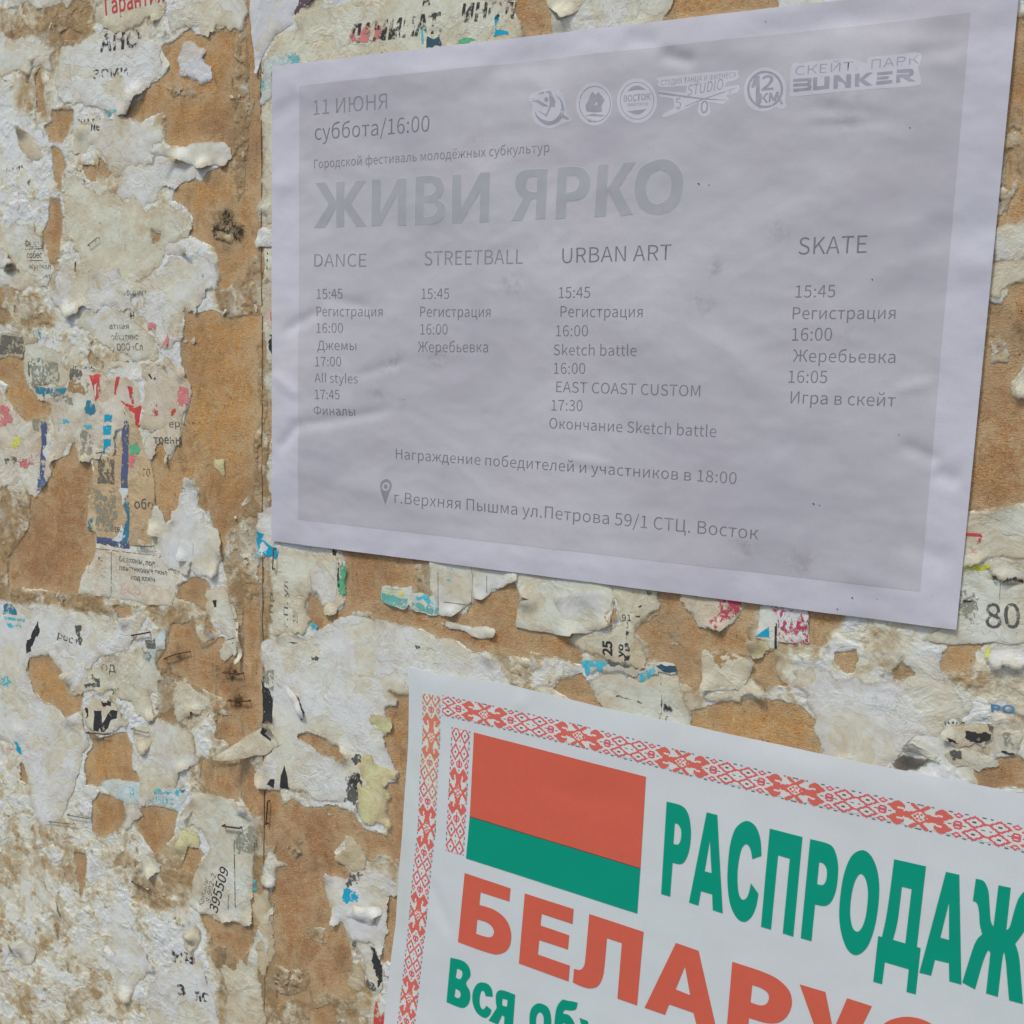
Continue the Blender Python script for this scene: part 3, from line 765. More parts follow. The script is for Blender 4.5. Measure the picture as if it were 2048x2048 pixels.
# ---- right board, beside and above the flyer
sc('torn_poster', 'large smooth lilac-white poster remnant at the top beside the board joint', 'torn poster', 'K', [(-8,-80),(370,-80),(335,40),(285,100),(300,160),(170,240),(95,370),(62,450),(50,545),(35,540),(12,300)], 'lilac', 3, .03, wr=.6, lifts=[(40,540,120,1.5)],
   kids=[P('plum', [(350,-60),(480,-60),(420,10),(350,50),(305,100),(300,80),(330,40)], .15)])
sc('torn_notice', 'cream notice with outlined block letters ЛАМИНАТ above the grey flyer', 'torn notice', 'K', [(310,110),(400,50),(560,40),(640,25),(800,18),(900,10),(1000,-40),(1200,-80),(1700,-80),(1770,20),(1800,90),(1850,130),(1905,212),(1890,270),(1700,330),(1180,420),(860,470),(540,520),(340,540),(150,560),(62,450),(110,380),(180,270),(320,200)], 'cream', 2, .09, wr=1.2, lifts=[(310,120,110,1.5), (1890,220,90,1.)],
   kids=[X('ЛАМИНАТ,', (668,305), (1335,215), 125, 'blackw', .028, .15, ('paperA', .006)), X('ИНОЛ', (1455,150), (1815,120), 118, 'blackw', .028, .1, ('paperA', .006)),
         P('rose', [(682,290),(710,180),(745,290)], .1), P('rose', [(755,288),(800,165),(830,280)], .1), P('rose', [(850,270),(858,160),(895,150),(890,268)], .1),
         P('cyan', [(1678,250),(1685,120),(1700,100),(1718,130),(1702,150),(1700,205),(1780,215),(1782,240)], .05), P('slate', [(1215,330),(1222,250),(1262,270),(1305,250),(1320,290),(1318,318)], .08), P('green', [(1430,300),(1440,275),(1500,258),(1555,270),(1550,285)], .1),
         P('cyanw', [(1178,190),(1190,195),(1195,330),(1180,330)], .05), X('А', (1185,40), (1245,30), 70, 'blackw', .02), P('blackw', [(870,378),(920,362),(910,372),(880,384)], .1)])
sc('paper_scrap', 'bluish stained shred with turquoise print at the top left corner of the grey flyer', 'paper scrap', 'K', [(60,455),(100,380),(190,365),(330,355),(360,385),(355,440),(160,500),(160,670),(110,700),(75,740),(68,620),(75,560)], 'blue', 3, .1, kids=[P('cyanw', [(235,375),(310,360),(345,380),(330,430),(255,435)], .2), P('cyanw', [(75,540),(100,560),(100,630),(80,630)], .2)])
sc('paper_strip', 'ragged cream paper edge showing left of the grey flyer, upper half', 'paper strip', 'K', [(70,745),(110,690),(200,680),(200,1560),(110,1560),(55,1452),(75,1370),(110,1330),(85,1200),(100,1050),(75,900)], 'cream', 1, .12, lifts=[(60,1440,100,1.5)])
sc('paper_scrap', 'small white corner scrap poking out left of the grey flyer', 'paper scrap', 'K', [(30,1710),(50,1600),(90,1560),(160,1590),(180,1700),(105,1702)], 'white', 3, .05, lifts=[(35,1700,100,1.5)])
sc('paper_scrap', 'rounded cream card corner with a dashed line left of the grey flyer', 'card scrap', 'N', [(95,-10),(200,-10),(200,240),(165,238),(125,215),(98,175)], 'cream', 2, .015, kids=[P('black', [(118,15),(124,15),(126,32),(120,32)], 0), P('black', [(118,60),(124,60),(124,80),(118,80)], 0), P('black', [(116,110),(122,110),(122,135),(116,135)], 0), P('black', [(148,130),(172,128),(172,170),(164,170),(160,140)], 0)])
sc('paper_scrap', 'torn whitish shred with a pink mark left of the grey flyer', 'paper scrap', 'N', [(62,330),(100,310),(160,270),(210,270),(210,560),(100,560),(85,480),(65,420)], 'pink', 1, .13, kids=[P('rose', [(138,430),(155,400),(168,430),(150,490),(138,480)], .2)])
sc('newspaper_scrap', 'scrap with a torn black figure left of the grey flyer', 'newspaper scrap', 'N', [(85,560),(210,560),(210,800),(130,800),(100,700)], 'pale', 2, .1, kids=[P('black', [(122,578),(180,572),(180,740),(150,720),(128,670),(150,600)], .12)])
sc('paper_strip', 'pale vertical paper sliver left of the lower half of the grey flyer', 'paper strip', 'N', [(78,870),(110,840),(210,830),(210,1700),(140,1700),(140,1320),(150,1000),(100,975)], 'green', 1, .1)
sc('paper_scrap', 'white scrap with bright blue torn print at the lower left corner of the grey flyer', 'torn notice', 'E', [(40,95),(80,80),(140,50),(210,60),(210,330),(192,430),(175,440),(150,380),(110,395),(38,402)], 'white', 3, .07, rl=.9, lifts=[(45,400,110,1.8)],
   kids=[P('cyan', [(44,222),(80,228),(100,235),(75,270),(120,300),(150,320),(192,330),(190,425),(175,438),(150,385),(120,392),(80,370),(44,400)], .12), P('white', [(70,300),(120,320),(110,370),(75,380)], .3)])
sc('torn_poster', 'white folded poster remnant above the grey flyer at the top', 'torn poster', 'L', [(330,-80),(1210,-80),(1195,0),(1175,60),(1130,110),(1115,180),(540,260),(355,280),(352,130),(430,145),(420,90),(340,40)], 'pale', 3, .06, wr=.8, lifts=[(430,140,120,2.)])
sc('curled_flap', 'cream triangular flap folded over at the top above the grey flyer', 'curled paper', 'L', [(300,-80),(625,-80),(600,10),(520,90),(435,142),(410,105),(330,45)], 'cream', 5, .03, lifts=[(430,140,150,3.)])
sc('torn_poster', 'plain white paper remnant showing beyond the top right corner of the grey flyer', 'torn poster', 'M', [(230,-120),(640,-120),(640,60),(232,90)], 'white', 1, .04)
sc('paper_scrap', 'bright white scrap at the right border right of the flyer\'s SKATE column', 'torn notice', 'M', [(1750,1560),(1800,1530),(1932,1505),(2060,1500),(2060,1800),(1932,1790),(1730,1800),(1660,1700)], 'white', 2, .08)
sc('torn_notice', 'cream torn notice at the right border above the reddish-brown bare patch', 'torn notice', 'Q', [(1640,60),(1740,90),(2060,60),(2060,230),(1932,215),(1850,240),(1780,290),(1815,355),(1740,340),(1640,360)], 'green', 1, .12)
sc('paper_scrap', 'white tongue of paper at the right border on the reddish-brown bare board', 'paper scrap', 'Q', [(1838,960),(1850,900),(1880,870),(1905,850),(1918,800),(1932,690),(2060,680),(2060,1010),(1932,1020),(1885,1032),(1855,1005)], 'white', 2, .08, lifts=[(1880,1025,120,2.)])
# ---- right board, between the two posters
sc('torn_notice', 'aged cream notice with upright small print under the lower left corner of the grey flyer', 'torn notice', 'E', [(150,430),(190,300),(620,330),(640,440),(668,460),(665,600),(660,700),(620,740),(600,780),(520,792),(490,700),(470,665),(410,660),(390,700),(400,760),(400,880),(370,940),(230,920),(180,975),(150,900),(145,640)], 'cream', 2, .09, wr=1.2, lifts=[(550,790,120,2.), (660,450,80,1.)],
   kids=[P('green', [(622,455),(668,448),(660,665),(615,660)], .12), P('black', [(570,335),(595,335),(592,385),(572,380)], .1), P('blackw', [(600,400),(612,400),(618,600),(604,600)], .05), X('г.П. ул', (262,880), (262,560), 30, 'soft'), X('2.50', (328,850), (330,770), 30, 'soft'), X('пр', (160,780), (160,640), 30, 'soft'), P('cyanw', [(410,850),(440,845),(468,880),(460,905),(430,900)], .2)])
sc('paper_scrap', 'bright white blot of paper over the aged cream notice, under the grey flyer', 'paper scrap', 'E', [(400,520),(440,430),(540,410),(610,430),(600,600),(590,700),(540,770),(500,740),(470,665),(400,640)], 'white', 4, .09)
sc('coloured_strip', 'teal and green printed strip lying across the bare brown patch under the grey flyer', 'paper strip', 'E', [(910,595),(935,585),(960,605),(1070,620),(1180,640),(1290,690),(1305,795),(1240,797),(1140,770),(1100,720),(1080,752),(1000,735),(905,702),(900,650)], 'blue', 3, .06, rl=.9,
   kids=[P('seagreen', [(905,640),(1000,660),(1090,680),(1080,750),(1000,733),(906,700)], .08), P('seagreen', [(1120,700),(1300,740),(1300,792),(1240,794),(1120,760)], .08), P('yellow', [(940,620),(1060,640),(1050,665),(940,650)], .2), P('cyanw', [(1150,660),(1290,700),(1290,720),(1150,690)], .2)])
sc('torn_notice', 'upright white sheet with a faint blue scribble under the grey flyer', 'torn notice', 'E', [(1235,395),(1530,450),(1535,520),(1530,700),(1500,725),(1435,775),(1400,800),(1300,797),(1292,700),(1240,620)], 'pale', 4, .04, wr=.7, lifts=[(1400,795,120,1.5)],
   kids=[X('млк', (1388,560), (1395,470), 40, 'cyanw', .004), P('faint', [(1296,500),(1299,500),(1302,760),(1298,760)], 0), P('faint', [(1340,700),(1490,720),(1490,724),(1340,705)], 0)])
sc('paper_scrap', 'white torn piece with fold marks right of the upright white sheet', 'paper scrap', 'E', [(1520,450),(1850,490),(1850,560),(1820,567),(1740,610),(1645,660),(1600,690),(1560,685),(1532,640)], 'pale', 3, .06, lifts=[(1830,560,110,1.5)], kids=[P('faint', [(1632,520),(1635,520),(1635,640),(1631,640)], 0)])
sc('torn_notice', 'squarish grey-white sheet with a lifted fold under the middle of the grey flyer', 'torn notice', 'G', [(100,470),(700,550),(770,600),(790,700),(760,860),(680,900),(600,926),(510,915),(498,936),(300,910),(100,878),(115,760),(150,690),(200,682),(150,665),(95,570)], 'green', 5, .03, wr=.9, lifts=[(500,935,160,2.), (180,685,130,2.), (750,870,120,1.5)],
   kids=[P('brownish', [(700,640),(780,640),(800,840),(740,850),(730,740)], .2)])
sc('curled_flap', 'folded-over corner lying on the squarish grey-white sheet', 'curled paper', 'G', [(365,660),(430,640),(520,620),(720,608),(780,680),(760,780),(745,860),(640,900),(510,920),(450,860),(400,760)], 'pale', 7, .025, rl=.3, lifts=[(560,615,200,1.8), (370,660,140,1.5)])
sc('torn_notice', 'speckled cream newsprint remnant with the upright figures 25', 'torn notice', 'G', [(770,570),(1105,610),(1095,690),(1095,770),(1000,830),(940,900),(1015,1000),(1030,1130),(1000,1165),(850,1140),(700,1090),(560,1065),(500,1010),(460,950),(640,915),(760,860),(830,850),(800,740)], 'cream', 3, .1, wr=1.2,
   kids=[X('25', (772,1078), (772,975), 62, 'black', .03), X('уо', (850,1088), (850,995), 40, 'black', .02), X('91', (843,832), (905,835), 44, 'black', 0), P('blackw', [(1015,632),(1035,628),(1050,660),(1020,665)], .2), P('blackw', [(860,830),(880,840),(880,1130),(860,1130),(872,980)], .2), P('black', [(938,800),(968,800),(966,808),(938,808)], 0), P('black', [(955,735),(978,722),(975,735),(958,742)], 0)])
sc('paper_scrap', 'turquoise smeared shred right below the upright figures 25', 'paper scrap', 'G', [(552,1100),(600,1080),(740,1092),(860,1130),(1000,1160),(1045,1125),(1095,1165),(1060,1210),(960,1262),(955,1205),(720,1200),(600,1222),(580,1160)], 'blue', 4, .12, kids=[P('cyanw', [(555,1105),(740,1095),(730,1140),(690,1210),(670,1150),(620,1150),(600,1215),(585,1160)], .15), P('cyanw', [(958,1200),(1060,1140),(1075,1180),(965,1255)], .12), P('soft', [(740,1100),(860,1132),(1000,1165),(980,1175),(850,1150),(740,1120)], .15)])
sc('paper_scrap', 'white scrap with a dark blue-green blob above the patterned poster border', 'paper scrap', 'G', [(1040,1135),(1075,1122),(1200,1128),(1222,1195),(1180,1210),(1090,1190)], 'white', 5, .06, kids=[P('slate', [(1075,1145),(1110,1132),(1170,1140),(1208,1145),(1218,1190),(1150,1192),(1110,1170)], .08)])
sc('torn_notice', 'pale rubbed sheet remnant just above the patterned border, left of the golden bare patch', 'torn notice', 'G', [(600,1225),(720,1190),(850,1190),(960,1260),(1060,1215),(1230,1215),(1250,1290),(1290,1400),(1325,1470),(1325,1640),(1060,1560),(740,1500),(690,1400),(640,1330)], 'green', 2, .1, wr=1.5, kids=[P('faint', [(800,1350),(980,1400),(980,1408),(800,1358)], .1), P('faint', [(1105,1210),(1110,1210),(1100,1540),(1094,1540)], .05), P('blackw', [(1130,1400),(1180,1430),(1170,1540),(1130,1530),(1150,1470)], .2)])
sc('paper_scrap', 'white star-shaped blotch left of the turquoise smear', 'paper scrap', 'G', [(400,1140),(440,1122),(540,1165),(590,1150),(600,1200),(520,1210),(440,1240),(390,1290),(380,1250)], 'white', 1, .14)
sc('paper_scrap', 'cream square sheet fragment with a brown-stained top under the grey flyer', 'torn notice', 'G', [(1390,1030),(1480,1060),(1560,1068),(1762,1102),(1742,1170),(1700,1262),(1640,1312),(1560,1312),(1480,1322),(1375,1316)], 'cream', 3, .05, lifts=[(1380,1312,130,1.6), (1755,1110,100,1.2)], kids=[P('brownish', [(1440,1045),(1600,1075),(1640,1090),(1560,1110),(1520,1160),(1480,1090)], .25)])
sc('paper_scrap', 'folded pale strip with parallel creases below the cream square fragment', 'paper scrap', 'G', [(1380,1325),(1480,1325),(1640,1318),(1700,1265),(1722,1218),(1780,1260),(1830,1310),(1822,1386),(1700,1340),(1660,1390),(1520,1402),(1400,1388)], 'pale', 4, .07, lifts=[(1825,1380,170,2.5)])
sc('paper_scrap', 'olive-yellow curled chip below the blue triangle and black bar', 'paper scrap', 'H', [(15,1005),(40,955),(95,962),(160,990),(182,1062),(150,1045),(130,1090),(70,1098),(30,1040)], 'yellow', 5, .07, lifts=[(40,960,130,3.)])
sc('torn_notice', 'white notice scrap with red rubbed print, black bar and blue triangle under the grey flyer', 'torn notice', 'H', [(110,690),(445,745),(445,860),(462,1000),(235,980),(228,1028),(165,1022),(165,985),(80,945),(95,850)], 'white', 3, .04, wr=.7,
   kids=[P('magenta', [(150,700),(435,750),(440,870),(450,995),(240,975),(238,850),(200,780)], .1), X('WW', (190,865), (375,880), 95, 'white', .012), P('black', [(214,850),(229,850),(226,1025),(209,1025)], 0), P('cyan', [(80,940),(172,872),(176,946)], .02)])
sc('torn_notice', 'white shred speckled with purple print right of the bare brown patch under the grey flyer', 'torn notice', 'G', [(1240,620),(1460,650),(1710,700),(1690,740),(1640,795),(1570,875),(1520,906),(1440,880),(1380,882),(1350,858),(1330,780),(1270,745)], 'pink', 3, .11, lifts=[(1510,900,120,1.5)], kids=[P('magenta', [(1470,680),(1690,705),(1640,780),(1540,850),(1500,890),(1440,840),(1520,760)], .2)])
sc('torn_notice', 'cream sheet with the serif figures 80 at the right border below the flyer corner', 'torn notice', 'H', [(1400,860),(1460,500),(1530,490),(1600,485),(1640,530),(1700,545),(1800,570),(2060,580),(2060,1000),(1932,985),(1680,985),(1480,1000),(1330,985),(1200,960)], 'green', 2, .05, wr=.6,
   kids=[X('80', (1668,880), (1910,882), 165, 'soft', .006), P('faint', [(1768,575),(1771,575),(1764,690),(1761,690)], 0), P('photog', [(1500,620),(1590,640),(1590,850),(1500,850)], .12), P('black', [(1510,690),(1580,695),(1578,702),(1530,705),(1515,718)], .05)])
sc('torn_notice', 'cream torn notice with the corner of a red frame at the right border', 'torn notice', 'H', [(1400,90),(1560,85),(1740,68),(1820,30),(1880,20),(1932,42),(2060,40),(2060,430),(1860,420),(1740,398),(1620,440),(1560,458),(1400,450)], 'green', 3, .07, lifts=[(1600,445,110,1.5)],
   kids=[P('red', [(1530,228),(1630,232),(1645,248),(1640,262),(1625,252),(1530,248)], .02), P('redw', [(1622,260),(1640,262),(1618,318),(1605,310)], .12), P('pinky', [(1540,380),(1600,330),(1640,330),(1620,390)], .25)])
sc('paper_strip', 'yellow-tinted torn strip under the red-framed notice at the right border', 'paper strip', 'H', [(1440,440),(1600,455),(1740,400),(1860,425),(2060,440),(2060,575),(1900,565),(1800,570),(1740,520),(1700,515),(1600,490),(1440,480)], 'green', 2, .1, rl=1., lifts=[(1800,565,120,1.5)], kids=[P('lime', [(1520,455),(1620,450),(1700,440),(1690,470),(1640,500),(1600,480),(1525,480)], .2), P('blackw', [(1700,525),(1740,520),(1790,555),(1930,560),(1930,575),(1780,570),(1720,548)], .2)])
sc('paper_scrap', 'white curled scrap with a yellow rim at the right border under the figures 80', 'paper scrap', 'H', [(1670,1060),(1700,1000),(1800,990),(2060,990),(2060,1170),(1932,1155),(1870,1178),(1790,1130),(1770,1170),(1700,1192),(1650,1080)], 'white', 3, .07, lifts=[(1790,1150,130,2.5), (1900,1170,110,1.5)], kids=[P('yellow', [(1660,1040),(1690,1000),(1690,1080),(1665,1090)], .15)])
sc('paper_scrap', 'small white scrap with blue letters at the right border', 'torn notice', 'H', [(1655,1408),(1680,1365),(1800,1358),(1932,1400),(2060,1440),(2060,1510),(1915,1496),(1860,1480),(1780,1472),(1700,1430)], 'white', 3, .07, kids=[X('РО', (1705,1462), (1870,1470), 52, 'bluetxt', .02)])
sc('torn_notice', 'large white rubbed sheet in the middle of the gap at lower right', 'torn notice', 'H', [(300,1260),(320,1150),(480,1150),(600,1160),(680,1220),(760,1200),(1050,1250),(1180,1200),(1200,1080),(1350,1110),(1400,1250),(1500,1310),(1600,1400),(1560,1500),(1400,1540),(1350,1640),(1150,1650),(1090,1740),(1000,1830),(990,1860),(540,1780),(520,1640),(480,1500),(440,1440),(420,1330)], 'white', 1, .11, wr=1.6, rl=.5)
sc('paper_scrap', 'cream scrap with torn black lettering at lower right, near the right border', 'torn notice', 'H', [(1340,1625),(1395,1560),(1440,1535),(1520,1545),(1600,1530),(1680,1540),(1725,1600),(1720,1680),(1640,1710),(1540,1700),(1480,1725),(1360,1655)], 'cream', 3, .12, rl=1., wr=1.5, lifts=[(1360,1640,120,1.8)], kids=[P('black', [(1530,1590),(1610,1610),(1670,1600),(1718,1610),(1700,1650),(1640,1672),(1560,1668),(1525,1640)], .12), P('black', [(1395,1630),(1450,1655),(1490,1680),(1420,1668)], .12), P('soft', [(1680,1545),(1718,1560),(1720,1610),(1690,1590)], .15)])
sc('dark_scrap', 'charcoal torn scrap touching the top edge of the patterned poster', 'dark scrap', 'H', [(988,1852),(1020,1800),(1060,1762),(1130,1750),(1180,1775),(1300,1800),(1262,1838),(1180,1872),(1110,1880)], 'dark', 3, .08, lifts=[(1130,1760,100,1.2)])
sc('paper_strip', 'folded cream strip with parallel creases above the charcoal scrap', 'paper strip', 'H', [(1105,1680),(1160,1660),(1240,1720),(1330,1770),(1400,1815),(1370,1822),(1280,1790),(1180,1750),(1080,1740)], 'green', 4, .05, lifts=[(1160,1665,120,2.)])
sc('paper_strip', 'grey smudged scrap right of the folded cream strip', 'paper scrap', 'H', [(1330,1760),(1420,1720),(1500,1720),(1600,1730),(1780,1790),(1770,1830),(1700,1850),(1640,1900),(1560,1840),(1420,1820)], 'pale', 2, .12, kids=[P('faint', [(1420,1750),(1500,1735),(1510,1790),(1440,1800)], .2)])
sc('paper_scrap', 'upright grey-green scrap at the right border near the patterned poster', 'newspaper scrap', 'H', [(1720,1570),(1800,1580),(1930,1590),(1900,1690),(1890,1770),(1790,1740),(1700,1770),(1720,1680)], 'green', 2, .06, kids=[P('photog', [(1800,1600),(1900,1610),(1890,1730),(1800,1720)], .15), P('black', [(1775,1730),(1840,1745),(1870,1750),(1870,1758),(1780,1742)], .1)])
sc('paper_strip', 'white lengthwise sliver on the bare brown band under the teal strip', 'paper strip', 'E', [(1180,820),(1250,830),(1430,850),(1550,875),(1690,885),(1705,920),(1680,950),(1600,958),(1530,940),(1460,905),(1380,890),(1300,850)], 'pale', 2, .06, lifts=[(1690,930,110,1.5)])
# ---- right board, left of the patterned poster
sc('torn_poster', 'big white torn poster with a black printed edge left of the patterned poster', 'torn poster', 'E', [(78,970),(150,960),(250,925),(330,930),(400,960),(480,890),(560,850),(640,810),(720,782),(800,800),(960,830),(1150,880),(1300,962),(1370,950),(1450,1000),(1530,1060),(1690,1085),(1780,1240),(1860,1400),(1500,1400),(1200,1320),(1120,1360),(1060,1352),(960,1320),(1000,1350),(1050,1400),(930,1440),(940,1500),(960,1560),(920,1640),(960,1760),(1000,1870),(1035,1890),(1000,1950),(935,1985),(880,2000),(760,1990),(740,2150),(700,2090),(600,2090),(480,2090),(400,2040),(330,2030),(200,2010),(60,1990),(30,1950),(60,1850),(150,1740),(180,1690),(150,1500),(78,1480)], 'white', 3, .07, wr=1.2, rl=.8,
   holes=[[(335,1615),(430,1612),(520,1650),(600,1695),(640,1740),(672,1800),(600,1790),(540,1770),(470,1735),(400,1680),(340,1650)]],
   lifts=[(640,1760,120,2.5), (60,1980,140,2.), (740,2140,110,2.), (1650,1080,120,1.)],
   kids=[P('black', [(80,1240),(100,1290),(130,1300),(158,1380),(158,1540),(120,1520),(80,1545)], .03), P('photog', [(82,1170),(162,1170),(160,1380),(128,1300),(100,1280),(80,1240)], .06), P('black', [(238,1828),(262,1920),(270,1998),(205,1985),(215,1900)], .02), P('black', [(115,1960),(140,1925),(170,1925),(162,1990)], .05), P('faint', [(700,1790),(770,1770),(760,1830),(720,1830)], .25),
         P('faint', [(660,1900),(760,1890),(770,1990),(740,2090),(700,2080),(640,2080),(660,2000)], .25), P('blackw', [(670,1895),(750,1890),(765,1950),(740,2030),(690,1960)], .25), P('faint', [(300,1330),(340,1370),(380,1470),(350,1530),(320,1440)], .15), P('black', [(262,978),(330,985),(300,992)], .02), P('soft', [(425,1080),(480,1085),(470,1110),(430,1105)], .2), P('soft', [(1140,1000),(1168,1005),(1165,1030),(1145,1020)], .2)])
sc('paper_scrap', 'yellowed shell-shaped scrap at the torn edge left of the patterned poster', 'paper scrap', 'E', [(810,1500),(850,1472),(930,1480),(985,1520),(985,1590),(930,1635),(870,1600),(830,1550)], 'yellow', 4, .07, lifts=[(900,1475,120,1.)])
sc('torn_notice', 'yellowed ragged sheet hanging left of the red and green flag', 'torn notice', 'F', [(740,150),(760,40),(830,60),(880,140),(960,160),(1030,190),(1030,240),(930,300),(980,370),(955,400),(940,480),(985,540),(960,628),(900,560),(850,560),(790,590),(745,490),(735,400),(740,300)], 'yellow', 4, .11, wr=1.3, rl=.8, lifts=[(955,610,120,1.6), (1020,230,100,1.5)])
sc('paper_scrap', 'cream four-cornered scrap above the white scrap with blue print', 'paper scrap', 'F', [(578,785),(620,750),(660,725),(645,655),(690,630),(770,720),(803,800),(785,870),(740,880),(700,892),(640,830)], 'stained', 2, .06, lifts=[(580,780,110,1.4)])
sc('torn_notice', 'white torn scrap with a bright blue square of print, lower middle', 'torn notice', 'F', [(510,888),(580,905),(660,932),(700,895),(770,872),(860,868),(920,880),(1035,950),(1035,1048),(962,1050),(945,1200),(930,1330),(905,1500),(880,1440),(850,1385),(760,1382),(690,1362),(660,1300),(630,1235),(600,1255),(550,1278),(555,1200),(570,1120),(548,1060),(515,1020)], 'white', 4, .07, wr=1.6, rl=.9, lifts=[(515,890,130,2.), (555,1270,130,3.), (900,1490,120,2.)],
   kids=[P('cyan', [(645,1000),(700,1010),(750,1040),(752,1075),(730,1092),(690,1080),(650,1088),(638,1060)], .15), P('faint', [(690,900),(760,880),(780,900),(700,940),(670,990),(660,960)], .2)])
sc('rolled_shred', 'rolled white paper shred across the scrap with the bright blue square', 'curled paper', 'F', [(640,1165),(700,1110),(780,1120),(850,1120),(912,1135),(905,1180),(870,1190),(860,1250),(815,1250),(780,1220),(700,1200),(655,1190)], 'white', 8, .06, rl=.2, wr=2., lifts=[(760,1165,110,2.5), (860,1190,90,2.5)])
sc('paper_strip', 'white strip with a blackened edge trailing below the blue-print scrap', 'paper strip', 'F', [(690,1365),(830,1385),(870,1480),(900,1560),(912,1640),(880,1725),(830,1700),(810,1620),(780,1520),(730,1420)], 'white', 3, .08, kids=[P('black', [(830,1385),(870,1440),(900,1520),(912,1640),(880,1680),(868,1560),(845,1470)], .2), P('soft', [(690,1350),(730,1365),(735,1392),(700,1390)], .2), P('soft', [(815,1620),(840,1640),(870,1700),(850,1700),(820,1680)], .2)])
sc('paper_scrap', 'greyish smeared paper smudge left of the blackened strip', 'paper scrap', 'F', [(700,1500),(760,1480),(790,1560),(810,1680),(770,1720),(690,1690),(670,1600)], 'stained', 1, .14)
sc('red_scrap', 'bright red paper corner beside the patterned poster at the bottom', 'paper scrap', 'F', [(862,1760),(885,1830),(900,1880),(925,1840),(940,1990),(838,1990),(850,1860)], 'stained', 2, .05, kids=[P('red', [(864,1765),(882,1835),(898,1885),(922,1850),(935,1985),(842,1985),(852,1860)], .05)])
sc('paper_scrap', 'thin bright scrap on the brown board right of the joint, lower middle', 'paper scrap', 'F', [(80,870),(110,750),(150,740),(190,800),(262,815),(262,845),(200,850),(180,900),(170,990),(120,982),(75,890)], 'white', 2, .08, lifts=[(120,980,120,2.5)])
sc('paper_strip', 'greyish paper strip along the joint of the boards, bottom', 'paper strip', 'F', [(10,1000),(60,1020),(140,1000),(135,1070),(170,1120),(165,1300),(160,1480),(90,1620),(30,1500),(60,1300)], 'stained', 1, .1)
sc('paper_strip', 'small pale upright sliver crossing the bare reddish patch, lower middle', 'paper strip', 'F', [(430,390),(490,410),(560,490),(545,500),(500,450),(470,430)], 'cream', 2, .06)

sc('curled_flap', 'tiny white curl casting a shadow on the upper left residue, left of the АНО notice', 'curled paper', 'A', [(180,425),(210,385),(260,365),(305,352),(300,400),(240,420),(190,450)], 'white', 2, .08, lifts=[(190,440,120,3.)])
sc('curled_flap', 'small torn flap rising from the lower middle of the crumpled white sheet', 'curled paper', 'B', [(1040,790),(1080,765),(1130,770),(1160,800),(1130,815),(1080,800),(1050,815)], 'pale', 4, .1, lifts=[(1150,800,90,2.5)])
sc('curled_flap', 'cream lip curling up beneath the tall newspaper column', 'curled paper', 'C', [(930,300),(960,265),(1010,270),(1050,300),(1040,320),(980,305),(940,322)], 'cream', 4, .1, lifts=[(990,310,110,2.5)])
sc('curled_flap', 'white flap bending down at the lower end of the rain-stained sheet', 'curled paper', 'A', [(1130,1700),(1200,1680),(1300,1700),(1320,1730),(1240,1760),(1150,1750)], 'white', 3, .1, lifts=[(1300,1720,120,3.)])
sc('curled_flap', 'pale curl at the upper left edge of the phone number slip', 'curled paper', 'D', [(1250,520),(1300,455),(1330,440),(1320,500),(1280,540)], 'white', 4, .07, lifts=[(1270,530,100,3.)])
sc('curled_flap', 'bright upturned shred on the big white torn poster near its black edge', 'curled paper', 'E', [(165,1200),(250,1280),(330,1350),(375,1450),(380,1510),(350,1500),(310,1400),(240,1320),(180,1270)], 'white', 5, .05, lifts=[(350,1450,150,3.), (300,1360,110,2.)])
sc('curled_flap', 'fibrous paper lip along the upper edge of the big white torn poster', 'curled paper', 'E', [(700,770),(760,762),(865,775),(860,795),(800,815),(720,800)], 'white', 5, .09, lifts=[(860,785,110,2.5)])
sc('curled_flap', 'thin white sliver standing off the large rubbed sheet at lower right', 'curled paper', 'H', [(990,1280),(1080,1270),(1180,1250),(1185,1262),(1100,1282),(1010,1292)], 'white', 3, .07, lifts=[(1180,1256,120,3.)])
sc('curled_flap', 'cream shred standing off the residue just right of the black bar', 'curled paper', 'H', [(355,1040),(400,1028),(432,1052),(425,1062),(380,1055)], 'cream', 3, .07, lifts=[(425,1055,90,2.5)])
sc('curled_flap', 'straight lifted paper edge on the residue above the golden bare patch', 'curled paper', 'H', [(300,1255),(470,1285),(472,1300),(400,1300),(300,1275)], 'cream', 3, .04, lifts=[(460,1295,110,2.)])

# ================================================================== setting
def box(name, x0, x1, y0, y1, z0, z1, mat, parent=None, loc=(0, 0, 0), bev=0.0):
    bm = bmesh.new()
    bmesh.ops.create_cube(bm, size=1)
    for v in bm.verts:
        v.co = ((v.co.x + .5) * (x1 - x0) + x0 - loc[0], (v.co.y + .5) * (y1 - y0) + y0 - loc[1], (v.co.z + .5) * (z1 - z0) + z0 - loc[2])
    if bev:
        bmesh.ops.bevel(bm, geom=bm.edges[:], offset=bev, segments=2, affect='EDGES')
    me = bpy.data.meshes.new(name); bm.to_mesh(me); bm.free()
    me.materials.append(mat)
    o = bpy.data.objects.new(name, me)
    if parent is None:
        o.location = loc
    return link(o, parent)


